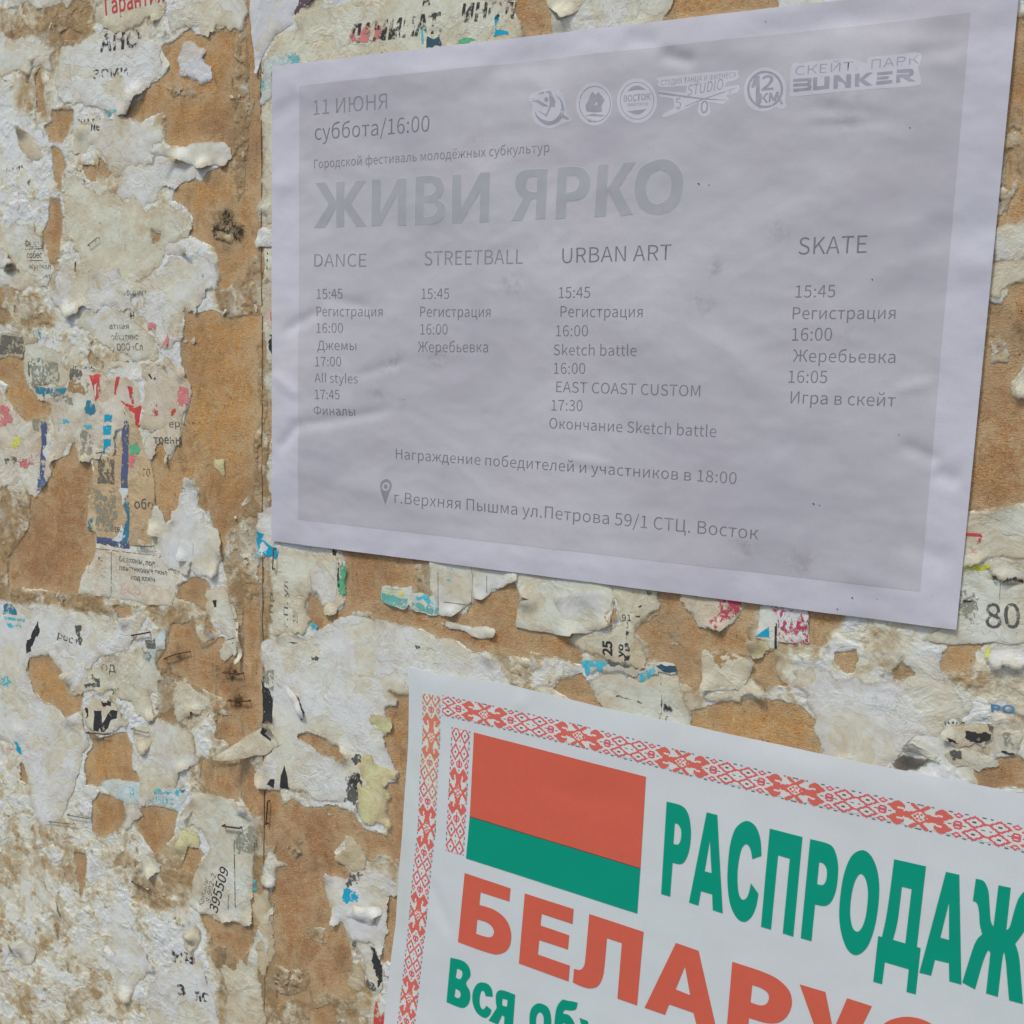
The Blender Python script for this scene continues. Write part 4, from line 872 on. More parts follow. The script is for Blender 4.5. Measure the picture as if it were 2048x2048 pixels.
s = NT('asphalt'); s.bump(s.noise(400, 5), 0.6, 0.004)
ASPH = s.out(s.mix(s.rng(s.noise(60, 6), 0.4, 0.6), (0.10, 0.10, 0.10, 1), (0.17, 0.165, 0.16, 1)))
s = NT('render coat'); s.bump(s.noise(120, 6), 0.5, 0.003)
PLAS = s.out(s.mix(s.noise(3, 6), (0.42, 0.39, 0.34, 1), (0.5, 0.47, 0.42, 1)))
gm = mesh_np('ground', [(-60, -60, 0), (60, -60, 0), (60, 0.4, 0), (-60, 0.4, 0)], [[0, 1, 2, 3]], [ASPH], smooth=False)
tag(put(gm, 'ground', (0, 0, 0)), kind='structure')
tag(box('wall', -6, 6, 0.035, 0.3, 0, 3.4, PLAS), 'pale rendered wall behind the notice board', kind='structure')

# ------------------------------------------------------------------ what is bare board (traced), tint 0 golden .. 1 red-brown
HOLES = [
 ('A', .25, [(1310,200),(1360,250),(1430,270),(1550,190),(1680,220),(1700,400),(1750,560),(1790,700),(1810,1000),(1800,1350),(1760,1460),(1790,1600),(1760,1700),(1810,1780),(1820,1990),(1500,1990),(1510,1800),(1480,1700),(1340,1640),(1280,1600),(1340,1500),(1290,1430),(1190,1380),(1210,1290),(1300,1240),(1400,1260),(1440,1180),(1560,1140),(1570,1010),(1400,980),(1260,1010),(1150,990),(1130,880),(1130,760),(1040,790),(970,840),(850,800),(960,700),(1030,600),(1120,540),(1170,460),(1120,330),(1240,260)]),
 ('A', .45, [(370,760),(500,760),(500,820),(450,940),(430,980),(350,960),(310,880),(360,840)]),
 ('A', .0, [(370,1010),(420,1050),(455,1150),(420,1210),(405,1310),(375,1180)]),
 ('A', .6, [(350,1370),(410,1380),(430,1600),(380,1800),(330,1770),(290,1600),(340,1500)]),
 ('A', .6, [(690,1100),(765,1200),(740,1230),(680,1160)]),
 ('A', .7, [(560,1140),(660,1150),(660,1250),(600,1240)]),
 ('A', .7, [(1060,1590),(1110,1620),(1090,1680),(1130,1730),(1110,1800),(1020,1880),(1000,1860),(1080,1750),(1050,1640)]),
 ('A', .5, [(430,230),(480,190),(560,250),(540,290),(450,270)]),
 ('A', .5, [(240,520),(270,480),(300,640),(310,760),(260,780)]),
 ('B', .1, [(1275,400),(1340,440),(1450,410),(1540,470),(1800,460),(1810,560),(1830,800),(1850,1000),(1870,1200),(1860,1450),(1740,1500),(1740,1650),(1660,1750),(1500,1760),(1420,1800),(1370,1760),(1380,1650),(1350,1570),(1260,1570),(1230,1750),(1190,1850),(1130,1880),(1070,1750),(1060,1600),(1040,1480),(1080,1340),(1120,1330),(1160,1480),(1230,1350),(1270,1200),(1310,1050),(1300,900),(1250,780),(1250,640),(1280,520)]),
 ('B', .1, [(0,750),(160,740),(170,900),(200,960),(330,1060),(330,1140),(200,1170),(180,1210),(120,1110),(40,1010),(60,930),(-40,880)]),
 ('B', .75, [(510,1330),(540,1400),(545,1460),(630,1470),(640,1600),(610,1700),(600,2000),(215,2000),(215,1700),(270,1690),(330,1600),(330,1510),(360,1470),(430,1440),(480,1410)]),
 ('C', .8, [(215,0),(600,0),(600,200),(660,220),(660,330),(640,400),(560,520),(540,640),(420,640),(240,610),(60,590),(60,400),(200,200)]),
 ('C', .05, [(200,1100),(330,1070),(370,1130),(440,1210),(490,1260),(460,1330),(570,1360),(540,1450),(480,1490),(430,1480),(380,1420),(300,1390),(230,1300),(195,1180)]),
 ('C', .12, [(620,1620),(700,1640),(870,1610),(900,1680),(905,1830),(910,1900),(960,1932),(960,1960),(600,1960),(590,1800),(660,1720)]),
 ('C', .3, [(1320,540),(1420,550),(1450,620),(1430,740),(1340,720),(1220,670),(1230,600)]),
 ('C', .6, [(1190,860),(1330,840),(1360,950),(1400,1040),(1540,950),(1600,1080),(1700,1140),(1800,1000),(1800,1500),(1740,1600),(1620,1500),(1560,1400),(1450,1330),(1250,1260),(1120,1230),(1090,1120),(1150,1020)]),
 ('C', .35, [(1420,-20),(1600,-20),(1700,80),(1560,250),(1540,420),(1500,250)]),
 ('C', .7, [(1500,1480),(1620,1500),(1780,1600),(1640,1690),(1480,1640)]),
 ('C', .6, [(800,740),(890,730),(900,790),(820,790)]),
 ('D', .12, [(600,80),(660,0),(910,0),(905,170),(960,210),(960,250),(760,240),(700,250),(690,160)]),
 ('D', .35, [(710,340),(850,400),(860,440),(850,560),(720,640),(640,600),(640,420),(690,330)]),
 ('D', .4, [(980,430),(1100,440),(1220,470),(1200,640),(1140,700),(1060,760),(960,600),(940,540)]),
 ('D', .6, [(1400,100),(1480,170),(1650,150),(1640,400),(1560,380),(1470,330),(1380,240)]),
 ('D', .7, [(1680,90),(1780,240),(1932,330),(1932,480),(1900,700),(1850,700),(1800,500),(1760,500),(1660,380)]),
 ('D', .6, [(1380,1170),(1560,1240),(1730,1260),(1720,1400),(1650,1500),(1550,1520),(1570,1400),(1480,1380)]),
 ('D', .7, [(1270,640),(1310,640),(1400,760),(1330,900),(1250,850),(1280,760)]),
 ('D', .5, [(140,130),(200,180),(210,290),(150,250)]),
 ('D', .6, [(520,760),(590,760),(590,900),(560,1050),(530,900)]),
 ('E', .75, [(640,345),(620,300),(1240,360),(1240,410),(1140,500),(1150,600),(1080,600),(910,590),(900,700),(740,760),(620,790),(660,700),(670,470)]),
 ('E', .7, [(400,640),(470,700),(520,790),(680,770),(900,720),(1090,760),(1290,800),(1420,790),(1500,800),(1932,900),(1932,1100),(1700,1040),(1540,1060),(1450,980),(1180,900),(960,830),(720,780),(560,850),(470,900),(400,860)]),
 ('E', .4, [(1560,690),(1640,660),(1820,565),(1850,680),(1830,850),(1932,900),(1500,800)]),
 ('E', .6, [(960,1320),(1090,1360),(1120,1560),(1090,1932),(1000,1900),(920,1640),(960,1560),(930,1430),(1010,1400)]),
 ('E', .7, [(330,1610),(430,1610),(560,1660),(620,1710),(680,1810),(540,1800),(470,1740),(330,1650)]),
 ('E', .55, [(-40,400),(40,420),(75,440),(75,640),(60,700),(50,1100),(60,1500),(-40,1600)]),
 ('F', .85, [(200,450),(300,390),(390,440),(470,440),(540,420),(620,440),(710,480),(760,560),(800,600),(960,640),(940,300),(1060,200),(1100,600),(1060,820),(900,740),(820,800),(760,700),(660,620),(580,760),(700,900),(640,930),(510,890),(520,1060),(560,1130),(550,1270),(640,1240),(680,1350),(700,1450),(720,1650),(640,1740),(500,1700),(400,1780),(300,1750),(200,1800),(160,1500),(170,1100),(130,1050),(180,900),(190,600)]),
 ('F', .6, [(940,1060),(1040,1050),(990,1500),(900,1500),(940,1400)]),
 ('F', .6, [(420,1840),(560,1800),(600,1960),(420,1960)]),
 ('G', .35, [(0,600),(90,570),(110,680),(120,800),(140,880),(460,940),(560,1060),(560,1130),(300,1060),(0,1000)]),
 ('G', .6, [(940,900),(1100,800),(1110,600),(1240,620),(1280,760),(1370,870),(1500,900),(1620,850),(1700,720),(1780,740),(1700,900),(1740,1060),(1390,1030),(1380,1300),(1250,1250),(1200,1130),(1110,1100),(1040,1100),(1030,1000)]),
 ('G', .65, [(400,1250),(560,1200),(700,1400),(740,1460),(500,1400),(380,1300)]),
 ('G', .0, [(1320,1480),(1500,1400),(1700,1390),(1932,1400),(1932,1720),(1320,1600)]),
 ('H', .0, [(-30,1390),(200,1390),(400,1430),(480,1520),(500,1620),(520,1700),(490,1800),(-30,1700)]),
 ('H', .5, [(440,740),(680,770),(660,870),(580,900),(550,950),(550,1000),(450,1000)]),
 ('H', .6, [(640,1060),(760,1040),(780,1100),(740,1190),(680,1180),(630,1120)]),
 ('H', .25, [(1380,1070),(1480,990),(1680,990),(1600,1050),(1560,1180),(1480,1170),(1360,1160)]),
 ('H', .6, [(60,1090),(200,1050),(220,1200),(300,1280),(130,1250),(50,1200)]),
 ('H', .6, [(1040,1180),(1100,1130),(1180,1210),(1120,1240),(1050,1240)]),
 ('H', .65, [(1580,1850),(1770,1780),(1900,1780),(1960,1820),(1960,1980),(1640,1980)]),
 ('Q', .7, [(1690,350),(1780,380),(1840,250),(1932,220),(2100,200),(2100,640),(1932,700),(1910,830),(1850,900),(1840,980),(1880,1030),(1932,1020),(2100,1020),(2100,1740),(1932,1740),(1880,1750),(1740,1790),(1500,1800),(1640,900)]),
 ('M', .2, [(1860,140),(2050,120),(2050,1510),(1932,1510),(1760,1550),(1700,1500),(1800,700)]),
 ('L', .55, [(50,-60),(300,-60),(340,100),(355,230),(170,250),(120,120)]),
 ('L', .3, [(1150,100),(1200,-60),(1960,-60),(1960,60),(1130,150)]),
 ('A', .4, [(1700,-60),(1730,-60),(1790,560),(1770,700),(1720,480),(1700,220)]),
]
# thin glue, fibre and dust left over the bare board (islands inside the traced areas)
KEEP = [
 ('A', [(1660,200),(1690,220),(1720,480),(1760,700),(1720,900),(1700,1300),(1640,1400),(1590,1180),(1600,800),(1580,500)]),
 ('A', [(1440,1450),(1600,1430),(1650,1560),(1600,1700),(1480,1640)]),
 ('A', [(1140,600),(1320,580),(1340,640),(1180,680)]),
 ('B', [(1760,640),(1810,640),(1840,900),(1860,1300),(1850,1500),(1770,1560),(1740,1350),(1790,1100),(1770,860)]),
 ('B', [(1790,0),(1870,0),(1880,440),(1560,450),(1540,300)]),
 ('C', [(1600,120),(1700,60),(1760,0),(1850,60),(1850,700),(1700,760),(1600,600),(1540,360)]),
 ('C', [(1090,1150),(1200,1150),(1300,1250),(1450,1330),(1560,1400),(1500,1480),(1300,1400),(1100,1300)]),
 ('F', [(280,640),(360,620),(380,740),(320,800),(250,720)]),
 ('F', [(380,1260),(520,1280),(500,1380),(400,1350)]),
 ('F', [(170,1500),(260,1560),(400,1540),(440,1700),(260,1740),(160,1700)]),
 ('G', [(1150,900),(1240,890),(1270,1000),(1180,1020)]),
 ('E', [(1130,440),(1220,440),(1230,640),(1150,640)]),
 ('Q', [(1700,560),(1800,600),(1830,780),(1700,800)]),
 ('M', [(1790,700),(1932,760),(1932,1200),(1820,1500),(1700,1500)]),
]
# how dirty the residue is: 0 fresh pale paper, 1 tan fuzz
TONES = [
 ('A', .95, [(-60,60),(450,-40),(700,0),(640,200),(560,290),(380,300),(200,250),(-60,280)]),
 ('A', .9, [(1560,0),(1720,0),(1790,700),(1860,1100),(1850,1932),(1560,1932),(1500,1700),(1570,1100),(1560,600)]),
 ('A', .75, [(100,680),(180,470),(300,480),(320,780),(120,790)]),
 ('A', .6, [(0,1560),(400,1560),(420,1932),(0,1932)]),
 ('B', .8, [(1500,0),(1880,0),(1880,470),(1560,460),(1480,420)]),
 ('B', .9, [(1720,560),(1880,560),(1900,1932),(1600,1932),(1700,1750),(1740,1500),(1760,900)]),
 ('B', .85, [(-60,200),(250,300),(400,480),(260,560),(-60,520)]),
 ('B', .9, [(-60,1600),(215,1650),(215,1990),(-60,1990)]),
 ('B', .65, [(400,560),(600,600),(720,850),(450,850),(400,700)]),
 ('C', 1., [(-60,-20),(215,0),(190,300),(60,500),(0,700),(-60,640)]),
 ('C', .9, [(1540,250),(1760,0),(1880,0),(1880,1932),(1700,1932),(1540,1640),(1600,1100),(1560,600)]),
 ('C', .95, [(-60,600),(540,640),(1180,740),(1300,700),(1450,740),(1480,900),(1200,860),(900,800),(600,780),(-60,690)]),
 ('C', .8, [(1080,800),(1500,900),(1560,1400),(1300,1640),(1090,1500),(1080,1200)]),
 ('D', .5, [(-60,80),(150,150),(500,250),(620,600),(900,560),(1300,900),(1320,1250),(800,1300),(700,1500),(900,1990),(-60,1990)]),
 ('D', .85, [(1300,60),(1932,100),(1932,500),(1660,400),(1300,330)]),
 ('D', .85, [(1380,1170),(1900,1250),(1932,1990),(1500,1990),(1500,1500)]),
 ('D', .8, [(900,800),(1330,600),(1400,1100),(1100,1150),(900,1060)]),
 ('E', .9, [(-80,300),(140,420),(150,640),(90,900),(75,1600),(-80,1700)]),
 ('E', .75, [(150,680),(400,680),(410,900),(300,940),(150,960)]),
 ('E', .9, [(900,1300),(1100,1340),(1100,1990),(980,1990)]),
 ('E', .7, [(1640,1050),(1960,1080),(1960,1340),(1800,1290)]),
 ('F', .85, [(-40,0),(60,300),(190,500),(170,1990),(-40,1990)]),
 ('F', .8, [(160,1500),(500,1300),(760,1600),(870,1700),(850,1990),(160,1990)]),
 ('F', .8, [(760,600),(1060,600),(1020,1000),(800,860)]),
 ('G', .75, [(-20,560),(560,900),(560,1130),(-20,1100)]),
 ('G', .85, [(940,600),(1932,700),(1750,1060),(1390,1040),(1380,1400),(1250,1250),(1030,1130)]),
 ('G', .55, [(1000,1200),(1320,1230),(1330,1600),(1000,1500)]),
 ('H', .7, [(0,700),(700,780),(560,1060),(300,1300),(-20,1380)]),
 ('H', .1, [(320,1150),(640,1190),(780,1200),(1050,1250),(1200,1080),(1350,1100),(1400,1250),(1600,1400),(1500,1600),(1350,1650),(1100,1650),(900,1932),(560,1850),(520,1650),(450,1450),(300,1300)]),
 ('H', .6, [(1380,1180),(1800,1200),(1960,1200),(1960,1380),(1650,1360),(1400,1260)]),
 ('H', .5, [(700,1600),(880,1640),(880,1780),(740,1760)]),
 ('M', 1., [(1730,100),(2050,100),(2050,1932),(1680,1932)]),
 ('Q', .7, [(1700,0),(2050,0),(2050,250),(1850,250),(1750,400)]),
 ('K', .6, [(-80,500),(160,500),(170,1932),(-80,1932)]),
]
# mould, rust and soot: tile, x, y, radius (px of the survey frame), amount
DARK = [('A',1560,1520,26,1.),('A',1500,1600,22,.8),('A',1640,1600,22,.7),('A',1560,1700,18,.5),('C',1240,1070,26,.9),('C',1180,1160,24,.6),
        ('C',1590,1190,22,.95),('C',1640,1280,20,.7),('C',1640,1380,24,.9),('C',1500,1200,22,.6),('C',650,1640,22,.7),('D',1600,590,16,.9),
        ('D',1750,650,26,.5),('C',1640,1450,20,.5),('F',110,480,14,.6),('D',1450,200,22,.5),('A',1480,1250,20,.5),('Q',1880,560,30,.6),
        ('Q',1740,400,14,.7),('D',970,980,18,.6),('B',1560,470,20,.6),('D',500,1780,26,.35),('F',230,1640,30,.5),('F',640,1500,34,.5),
        ('H',1650,1880,30,.3),('G',1180,880,30,.3),('D',1550,1480,30,.5),('H',1080,1160,24,.5),('A',400,170,16,.6),('C',1500,1690,22,.5)]


def fields(x, z):
    """hole distance (mm, positive on bare board), dirt tone, soot, board tint at wall points"""
    wx = x + 2.0 * fbm(x, z, 14, 3, 201) + 0.8 * fbm(x, z, 3.2, 2, 202)
    wz = z + 2.0 * fbm(x, z, 14, 3, 203) + 0.8 * fbm(x, z, 3.2, 2, 204)
    hole = np.full(x.shape, -20.0); tint = np.full(x.shape, .45)

    def sel(P, mg):
        lo = P.min(0) - mg; hi = P.max(0) + mg
        return (wx > lo[0]) & (wx < hi[0]) & (wz > lo[1]) & (wz < hi[1])
    for t, ti, pts in HOLES:
        P = WP(t, pts, 0.5); k = sel(P, 22)
        if not k.any():
            continue
        d = sdf(wx[k], wz[k], P)
        tint[k] = np.where(d > hole[k], ti, tint[k])
        hole[k] = np.maximum(hole[k], d)
    keep = np.full(x.shape, -20.0)
    for t, pts in KEEP:
        P = WP(t, pts, 0.5); k = sel(P, 12)
        if k.any():
            keep[k] = np.maximum(keep[k], sdf(wx[k], wz[k], P))
    tone = 0.27 + 0.55 * fbm(x, z, 60, 3, 210)
    for t, v, pts in TONES:
        P = WP(t, pts, 0.5); k = sel(P, 12)
        if k.any():
            w = sstep(-5, 5, sdf(wx[k], wz[k], P))
            tone[k] = tone[k] * (1 - w) + v * w
    n = fbm(x, z, 6, 4, 220)
    kp = np.minimum(keep, n * 5 + 1.3)          # islands are themselves moth-eaten
    tone = np.where(keep > -3, np.maximum(tone, 0.95), tone)
    hole = np.minimum(hole, -kp)
    # small accidental holes in the dirty parts
    n2 = fbm(x, z, 11, 4, 230) * 9
    hole = np.maximum(hole, n2 - 5.1 + 2.2 * np.clip(tone - .55, -.5, .4))
    tone = tone + .42 * np.exp(np.clip(hole, -60, 0) / 5.) * np.clip(.5 + 1.6 * fbm(x, z, 16, 3, 250), 0, 1.2) * (tone < .9)
    soot = np.zeros(x.shape)
    for t, px, py, r, a in DARK:
        c = W(T(t, px, py), 0.5); rm = r * 0.31
        q = ((wx - c[0]) / (rm * 0.85)) ** 2 + ((wz - c[1]) / rm) ** 2
        soot = np.maximum(soot, a * np.exp(-q) * np.clip(0.75 + 1.2 * fbm(x, z, 5, 3, 240), 0, 1.3))
    return hole, tone, soot, tint


SEAM = -6.9      # the joint between the two boards, mm
# ------------------------------------------------------------------ fibreboard
s = NT('fibreboard')
ti = s.attr('tint'); so = s.attr('soot')
gold = s.mix(s.rng(s.noise(45, 6, .6), .35, .68), PC(180, 134, 84), PC(156, 115, 72))
red = s.mix(s.rng(s.noise(38, 6, .6), .35, .68), PC(158, 115, 84), PC(138, 98, 72))
c = s.mix(s.math('ADD', ti, s.math('MULTIPLY', s.math('SUBTRACT', s.noise(22, 4), .5), .5)), gold, red)
fb = s.noise(420, 4, .6, 1.5, ((1, 1, 1.6), (0, .5, 0)))
c = s.mix(s.math('MULTIPLY', s.rng(fb, .52, .66), .65), c, PC(206, 168, 112))
fb2 = s.noise(520, 3, .6, 2.0, ((1.7, 1, 1), (0, -.6, 0)))
c = s.mix(s.math('MULTIPLY', s.rng(fb2, .54, .66), .6), c, PC(118, 82, 50))
pa = s.math('ADD', s.math('MULTIPLY', s.attr('paste'), .22), s.noise(60, 6, .7, 1.))
c = s.mix(s.math('MULTIPLY', s.rng(pa, .46, .68), .75), c, PC(170, 147, 115))       # dried paste
c = s.mix(s.math('MULTIPLY', s.rng(s.noise(20, 6, .72, .6), .46, .66), .6), c, PC(128, 96, 70))
c = s.mix(s.math('MULTIPLY', s.rng(s.noise(95, 6, .74, .8, ((1, 1, .5), (0, .1, 0))), .56, .68), .55), c, PC(104, 80, 56))
sc1 = s.math('ABSOLUTE', s.math('SUBTRACT', s.noise(28, 3, .6, .5, ((2.2, 1, .5), (0, .5, 0))), .5))
c = s.mix(s.math('MULTIPLY', s.math('MULTIPLY', s.rng(sc1, 0, .006, 1, 0), s.rng(s.noise(16, 2), .5, .6)), .6), c, PC(196, 164, 120))   # scratches
c = s.mix(s.math('MULTIPLY', s.rng(s.noise(240, 5, .7), .6, .72), .7), c, PC(92, 66, 44))
n1 = s.noise(700, 2, .5, .8, ((1.5, 1, .7), (0, .35, 0)))
c = s.mix(s.math('MULTIPLY', s.rng(n1, .69, .73), .8), c, PC(52, 38, 28))      # dark bark flecks
c = s.mix(s.math('MULTIPLY', so, s.rng(s.noise(200, 5, .7), .3, .6, .45, 1)), c, PC(66, 56, 46))
s.b.inputs['Roughness'].default_value = .7
s.bump(s.math('ADD', s.math('ADD', fb, s.noise(150, 5, .6)), s.math('MULTIPLY', s.noise(1100, 3), .5)), .6, .0008)
BOARDM = s.out(c)
s = NT('board edge')
BEDGE = s.out(s.mix(s.noise(500, 4), PC(120, 84, 52), PC(80, 56, 36)))

nb = bpy.data.objects.new('notice_board', None)
link(nb); nb.location = (0.05, 0.0, ZH - 0.55)
tag(nb, 'brown fibreboard notice board showing through torn layers of old notices', 'notice board')


def board_panel(x0, x1, z0, z1, gx, gz, label):
    """dense front face where it is seen, box sides behind it"""
    X, Z = np.meshgrid(gx, gz)
    ho, to, soo, tn = fields(X, Z)
    H = 0.06 * fbm(X, Z, 5, 3, 300) + und(X, Z) - 0.05 * np.clip(ho, 0, 3)
    edge = (X <= x0 + .01) | (X >= x1 - .01)
    H = np.where(edge, H - .25, H)
    n, m = X.shape
    org = ((x0 + x1) / 2 * MM, 0, z0 * MM + ZH)
    V = to_world(X.ravel(), Z.ravel(), H.ravel(), org)
    idx = np.arange(n * m).reshape(n, m)
    F = np.stack([idx[:-1, :-1], idx[:-1, 1:], idx[1:, 1:], idx[1:, :-1]], -1).reshape(-1, 4)
    # rim going back 6 mm
    ring = np.concatenate([idx[0, :], idx[1:, -1], idx[-1, -2::-1], idx[-2:0:-1, 0]])
    B = V[ring].copy(); B[:, 1] = 0.006
    k = len(V); r2 = k + np.arange(len(ring)); nx = np.roll(np.arange(len(ring)), -1)
    S = np.stack([ring, r2, r2[nx], ring[nx]], -1)
    V = np.concatenate([V, B]); F2 = np.concatenate([F, S])
    fm = np.concatenate([np.zeros(len(F)), np.ones(len(S))])
    z1_ = np.zeros(len(ring))
    pst = np.exp(-np.clip(ho, 0, 99) / 5.)
    me = mesh_np('board_panel', V, F2, [BOARDM, BEDGE], {'paste': np.concatenate([pst.ravel(), z1_]), 'tint': np.concatenate([tn.ravel(), z1_]), 'soot': np.concatenate([soo.ravel(), z1_])}, fm)
    o = bpy.data.objects.new('board_panel', me)
    link(o, nb); o.location = Vector(org) - nb.location
    tag(o, label)


def axis(a, lo, hi, b, fine, coarse):
    return np.unique(np.concatenate([np.arange(a, lo, coarse), np.arange(lo, hi, fine), np.arange(hi, b, coarse), [b]]).round(4))


gz = axis(-700, -500, 410, 620, 1.8, 30)
board_panel(-760, SEAM - .35, -700, 620, axis(-760, -330, SEAM - .35, SEAM - .35, 1.8, 30), gz, 'left fibreboard panel')
board_panel(SEAM + .35, 900, -700, 620, axis(SEAM + .35, SEAM + .35, 510, 900, 1.8, 30), gz, 'right fibreboard panel')
bm_ = solid_mat('batten wood', (120, 92, 62), .8, scale=90)
for zz in (-690, -40, 590):
    box('batten', -.758, .898, .0065, .0345, zz * MM + ZH, zz * MM + ZH + .04, bm_, nb, nb.location)

# ------------------------------------------------------------------ residue of many layers of torn paper
s = NT('paper residue')
to = s.attr('tone'); la = s.attr('lay'); rim = s.attr('rim'); so = s.attr('soot')
t1 = s.math('ADD', s.math('MULTIPLY', to, .92), s.math('MULTIPLY', s.math('SUBTRACT', s.noise(24, 6, .6, .6), .5), 1.15))
t1 = s.math('ADD', t1, s.math('MULTIPLY', s.math('SUBTRACT', s.noise(75, 6, .68, .6, ((1, 1, .55), (0, .12, 0))), .5), .85))
t1 = s.math('ADD', t1, s.math('MULTIPLY', s.math('SUBTRACT', s.noise(320, 4, .66, .4), .5), .35))
t1 = s.math('ADD', t1, la)
cr = s.n('ShaderNodeValToRGB')
el = cr.color_ramp.elements
el[0].position = 0.0; el[0].color = PC(206, 206, 193)
el[1].position = 1.0; el[1].color = PC(148, 124, 92)
for p_, c_ in ((.3, (200, 198, 184)), (.5, (190, 184, 167)), (.68, (173, 162, 140)), (.84, (161, 143, 115))):
    e_ = el.new(p_); e_.color = PC(*c_)
s.l(t1, cr.inputs[0])
c = cr.outputs[0]
c = s.mix(s.math('MULTIPLY', s.rng(s.noise(52, 6, .65, .8), .53, .66), .6), c, PC(194, 191, 180))
c = s.mix(s.math('MULTIPLY', s.rng(s.noise(200, 6, .72, .3), .59, .70), .45), c, PC(126, 108, 84))
c = s.mix(s.math('MULTIPLY', s.rng(s.noise(70, 6, .72, 1.0), .55, .68), .7), c, PC(150, 122, 88))
c = s.mix(s.math('MULTIPLY', s.rng(s.noise(700, 3, .6), .66, .74), .5), c, PC(84, 74, 62))
f = s.math('ADD', rim, s.math('MULTIPLY', s.math('SUBTRACT', s.noise(600, 4), .5), 1.6))
c = s.mix(s.math('MULTIPLY', s.rng(f, .2, 1.1, 1, 0), s.rng(to, .5, 1, .75, .15)), c, PC(196, 190, 172))
c = s.mix(s.math('MULTIPLY', so, s.rng(s.noise(160, 6, .7), .3, .62, .3, 1)), c, PC(70, 60, 50))
r3 = s.math('ABSOLUTE', s.math('SUBTRACT', s.noise(60, 5, .6, .9), .5))
r4 = s.math('ABSOLUTE', s.math('SUBTRACT', s.noise(150, 4, .62, .8), .5))
hg = s.math('ADD', s.math('ADD', s.rng(r3, 0, .2), s.math('MULTIPLY', s.rng(r4, 0, .2), .5)), s.math('MULTIPLY', s.noise(900, 3), .35))
s.bump(s.math('MULTIPLY', hg, s.rng(s.noise(15, 3, .6), .4, .62, .2, 1.05)), .6, .0009)
ck = s.math('MULTIPLY', s.rng(r3, 0, .011, 1, 0), s.rng(s.noise(22, 2), .45, .58))
c = s.mix(s.math('MULTIPLY', ck, .5), c, PC(108, 92, 70))
s.out(c)
mx = feather(s, rim, s.rng(s.noise(30, 2), .4, .6))
# where only a film of paste and fibre is left the board shows through it
film = s.math('MULTIPLY', s.rng(to, .7, 1.0), s.rng(s.noise(42, 7, .72, .8, ((1, 1, .6), (0, .1, 0))), .46, .58))
tr = s.n('ShaderNodeBsdfTransparent'); m2 = s.n('ShaderNodeMixShader')
s.l(s.math('MULTIPLY', film, .6), m2.inputs[0]); s.l(mx.outputs[0], m2.inputs[1]); s.l(tr.outputs[0], m2.inputs[2])
s.l(m2.outputs[0], s.t.nodes['Material Output'].inputs[0])
RES = s.m

P1C = [(542.6, 131.9), (2041, -43), (1912.6, 1260), (542.6, 1082)]        # flyer corners
P2O = [(817, 1335), (877, 1350), (1000, 1365.5), (1211.6, 1417), (1379.7, 1451.5), (1488, 1475.4), (1630, 1505.8), (1882, 1556.5), (2048, 1589.5), (2330, 1648)]
P2L = [(660, 2600), (766.7, 2048), (779.7, 1922.8), (789.9, 1850), (795.7, 1749), (803, 1667.7), (811.6, 1531), (814.5, 1488), (816.5, 1400)]
POLY1 = np.array([W(p, 4.5) for p in P1C])
POLY2 = np.array([W(p, 5.5) for p in P2O] + [W(p, 5.5) for p in ((2700, 2300), (1500, 2700))] + [W(p, 5.5) for p in P2L])


CRUST = []
SPOLY = [WP(s_['t'], s_['pts'], 1.5) for s_ in S]


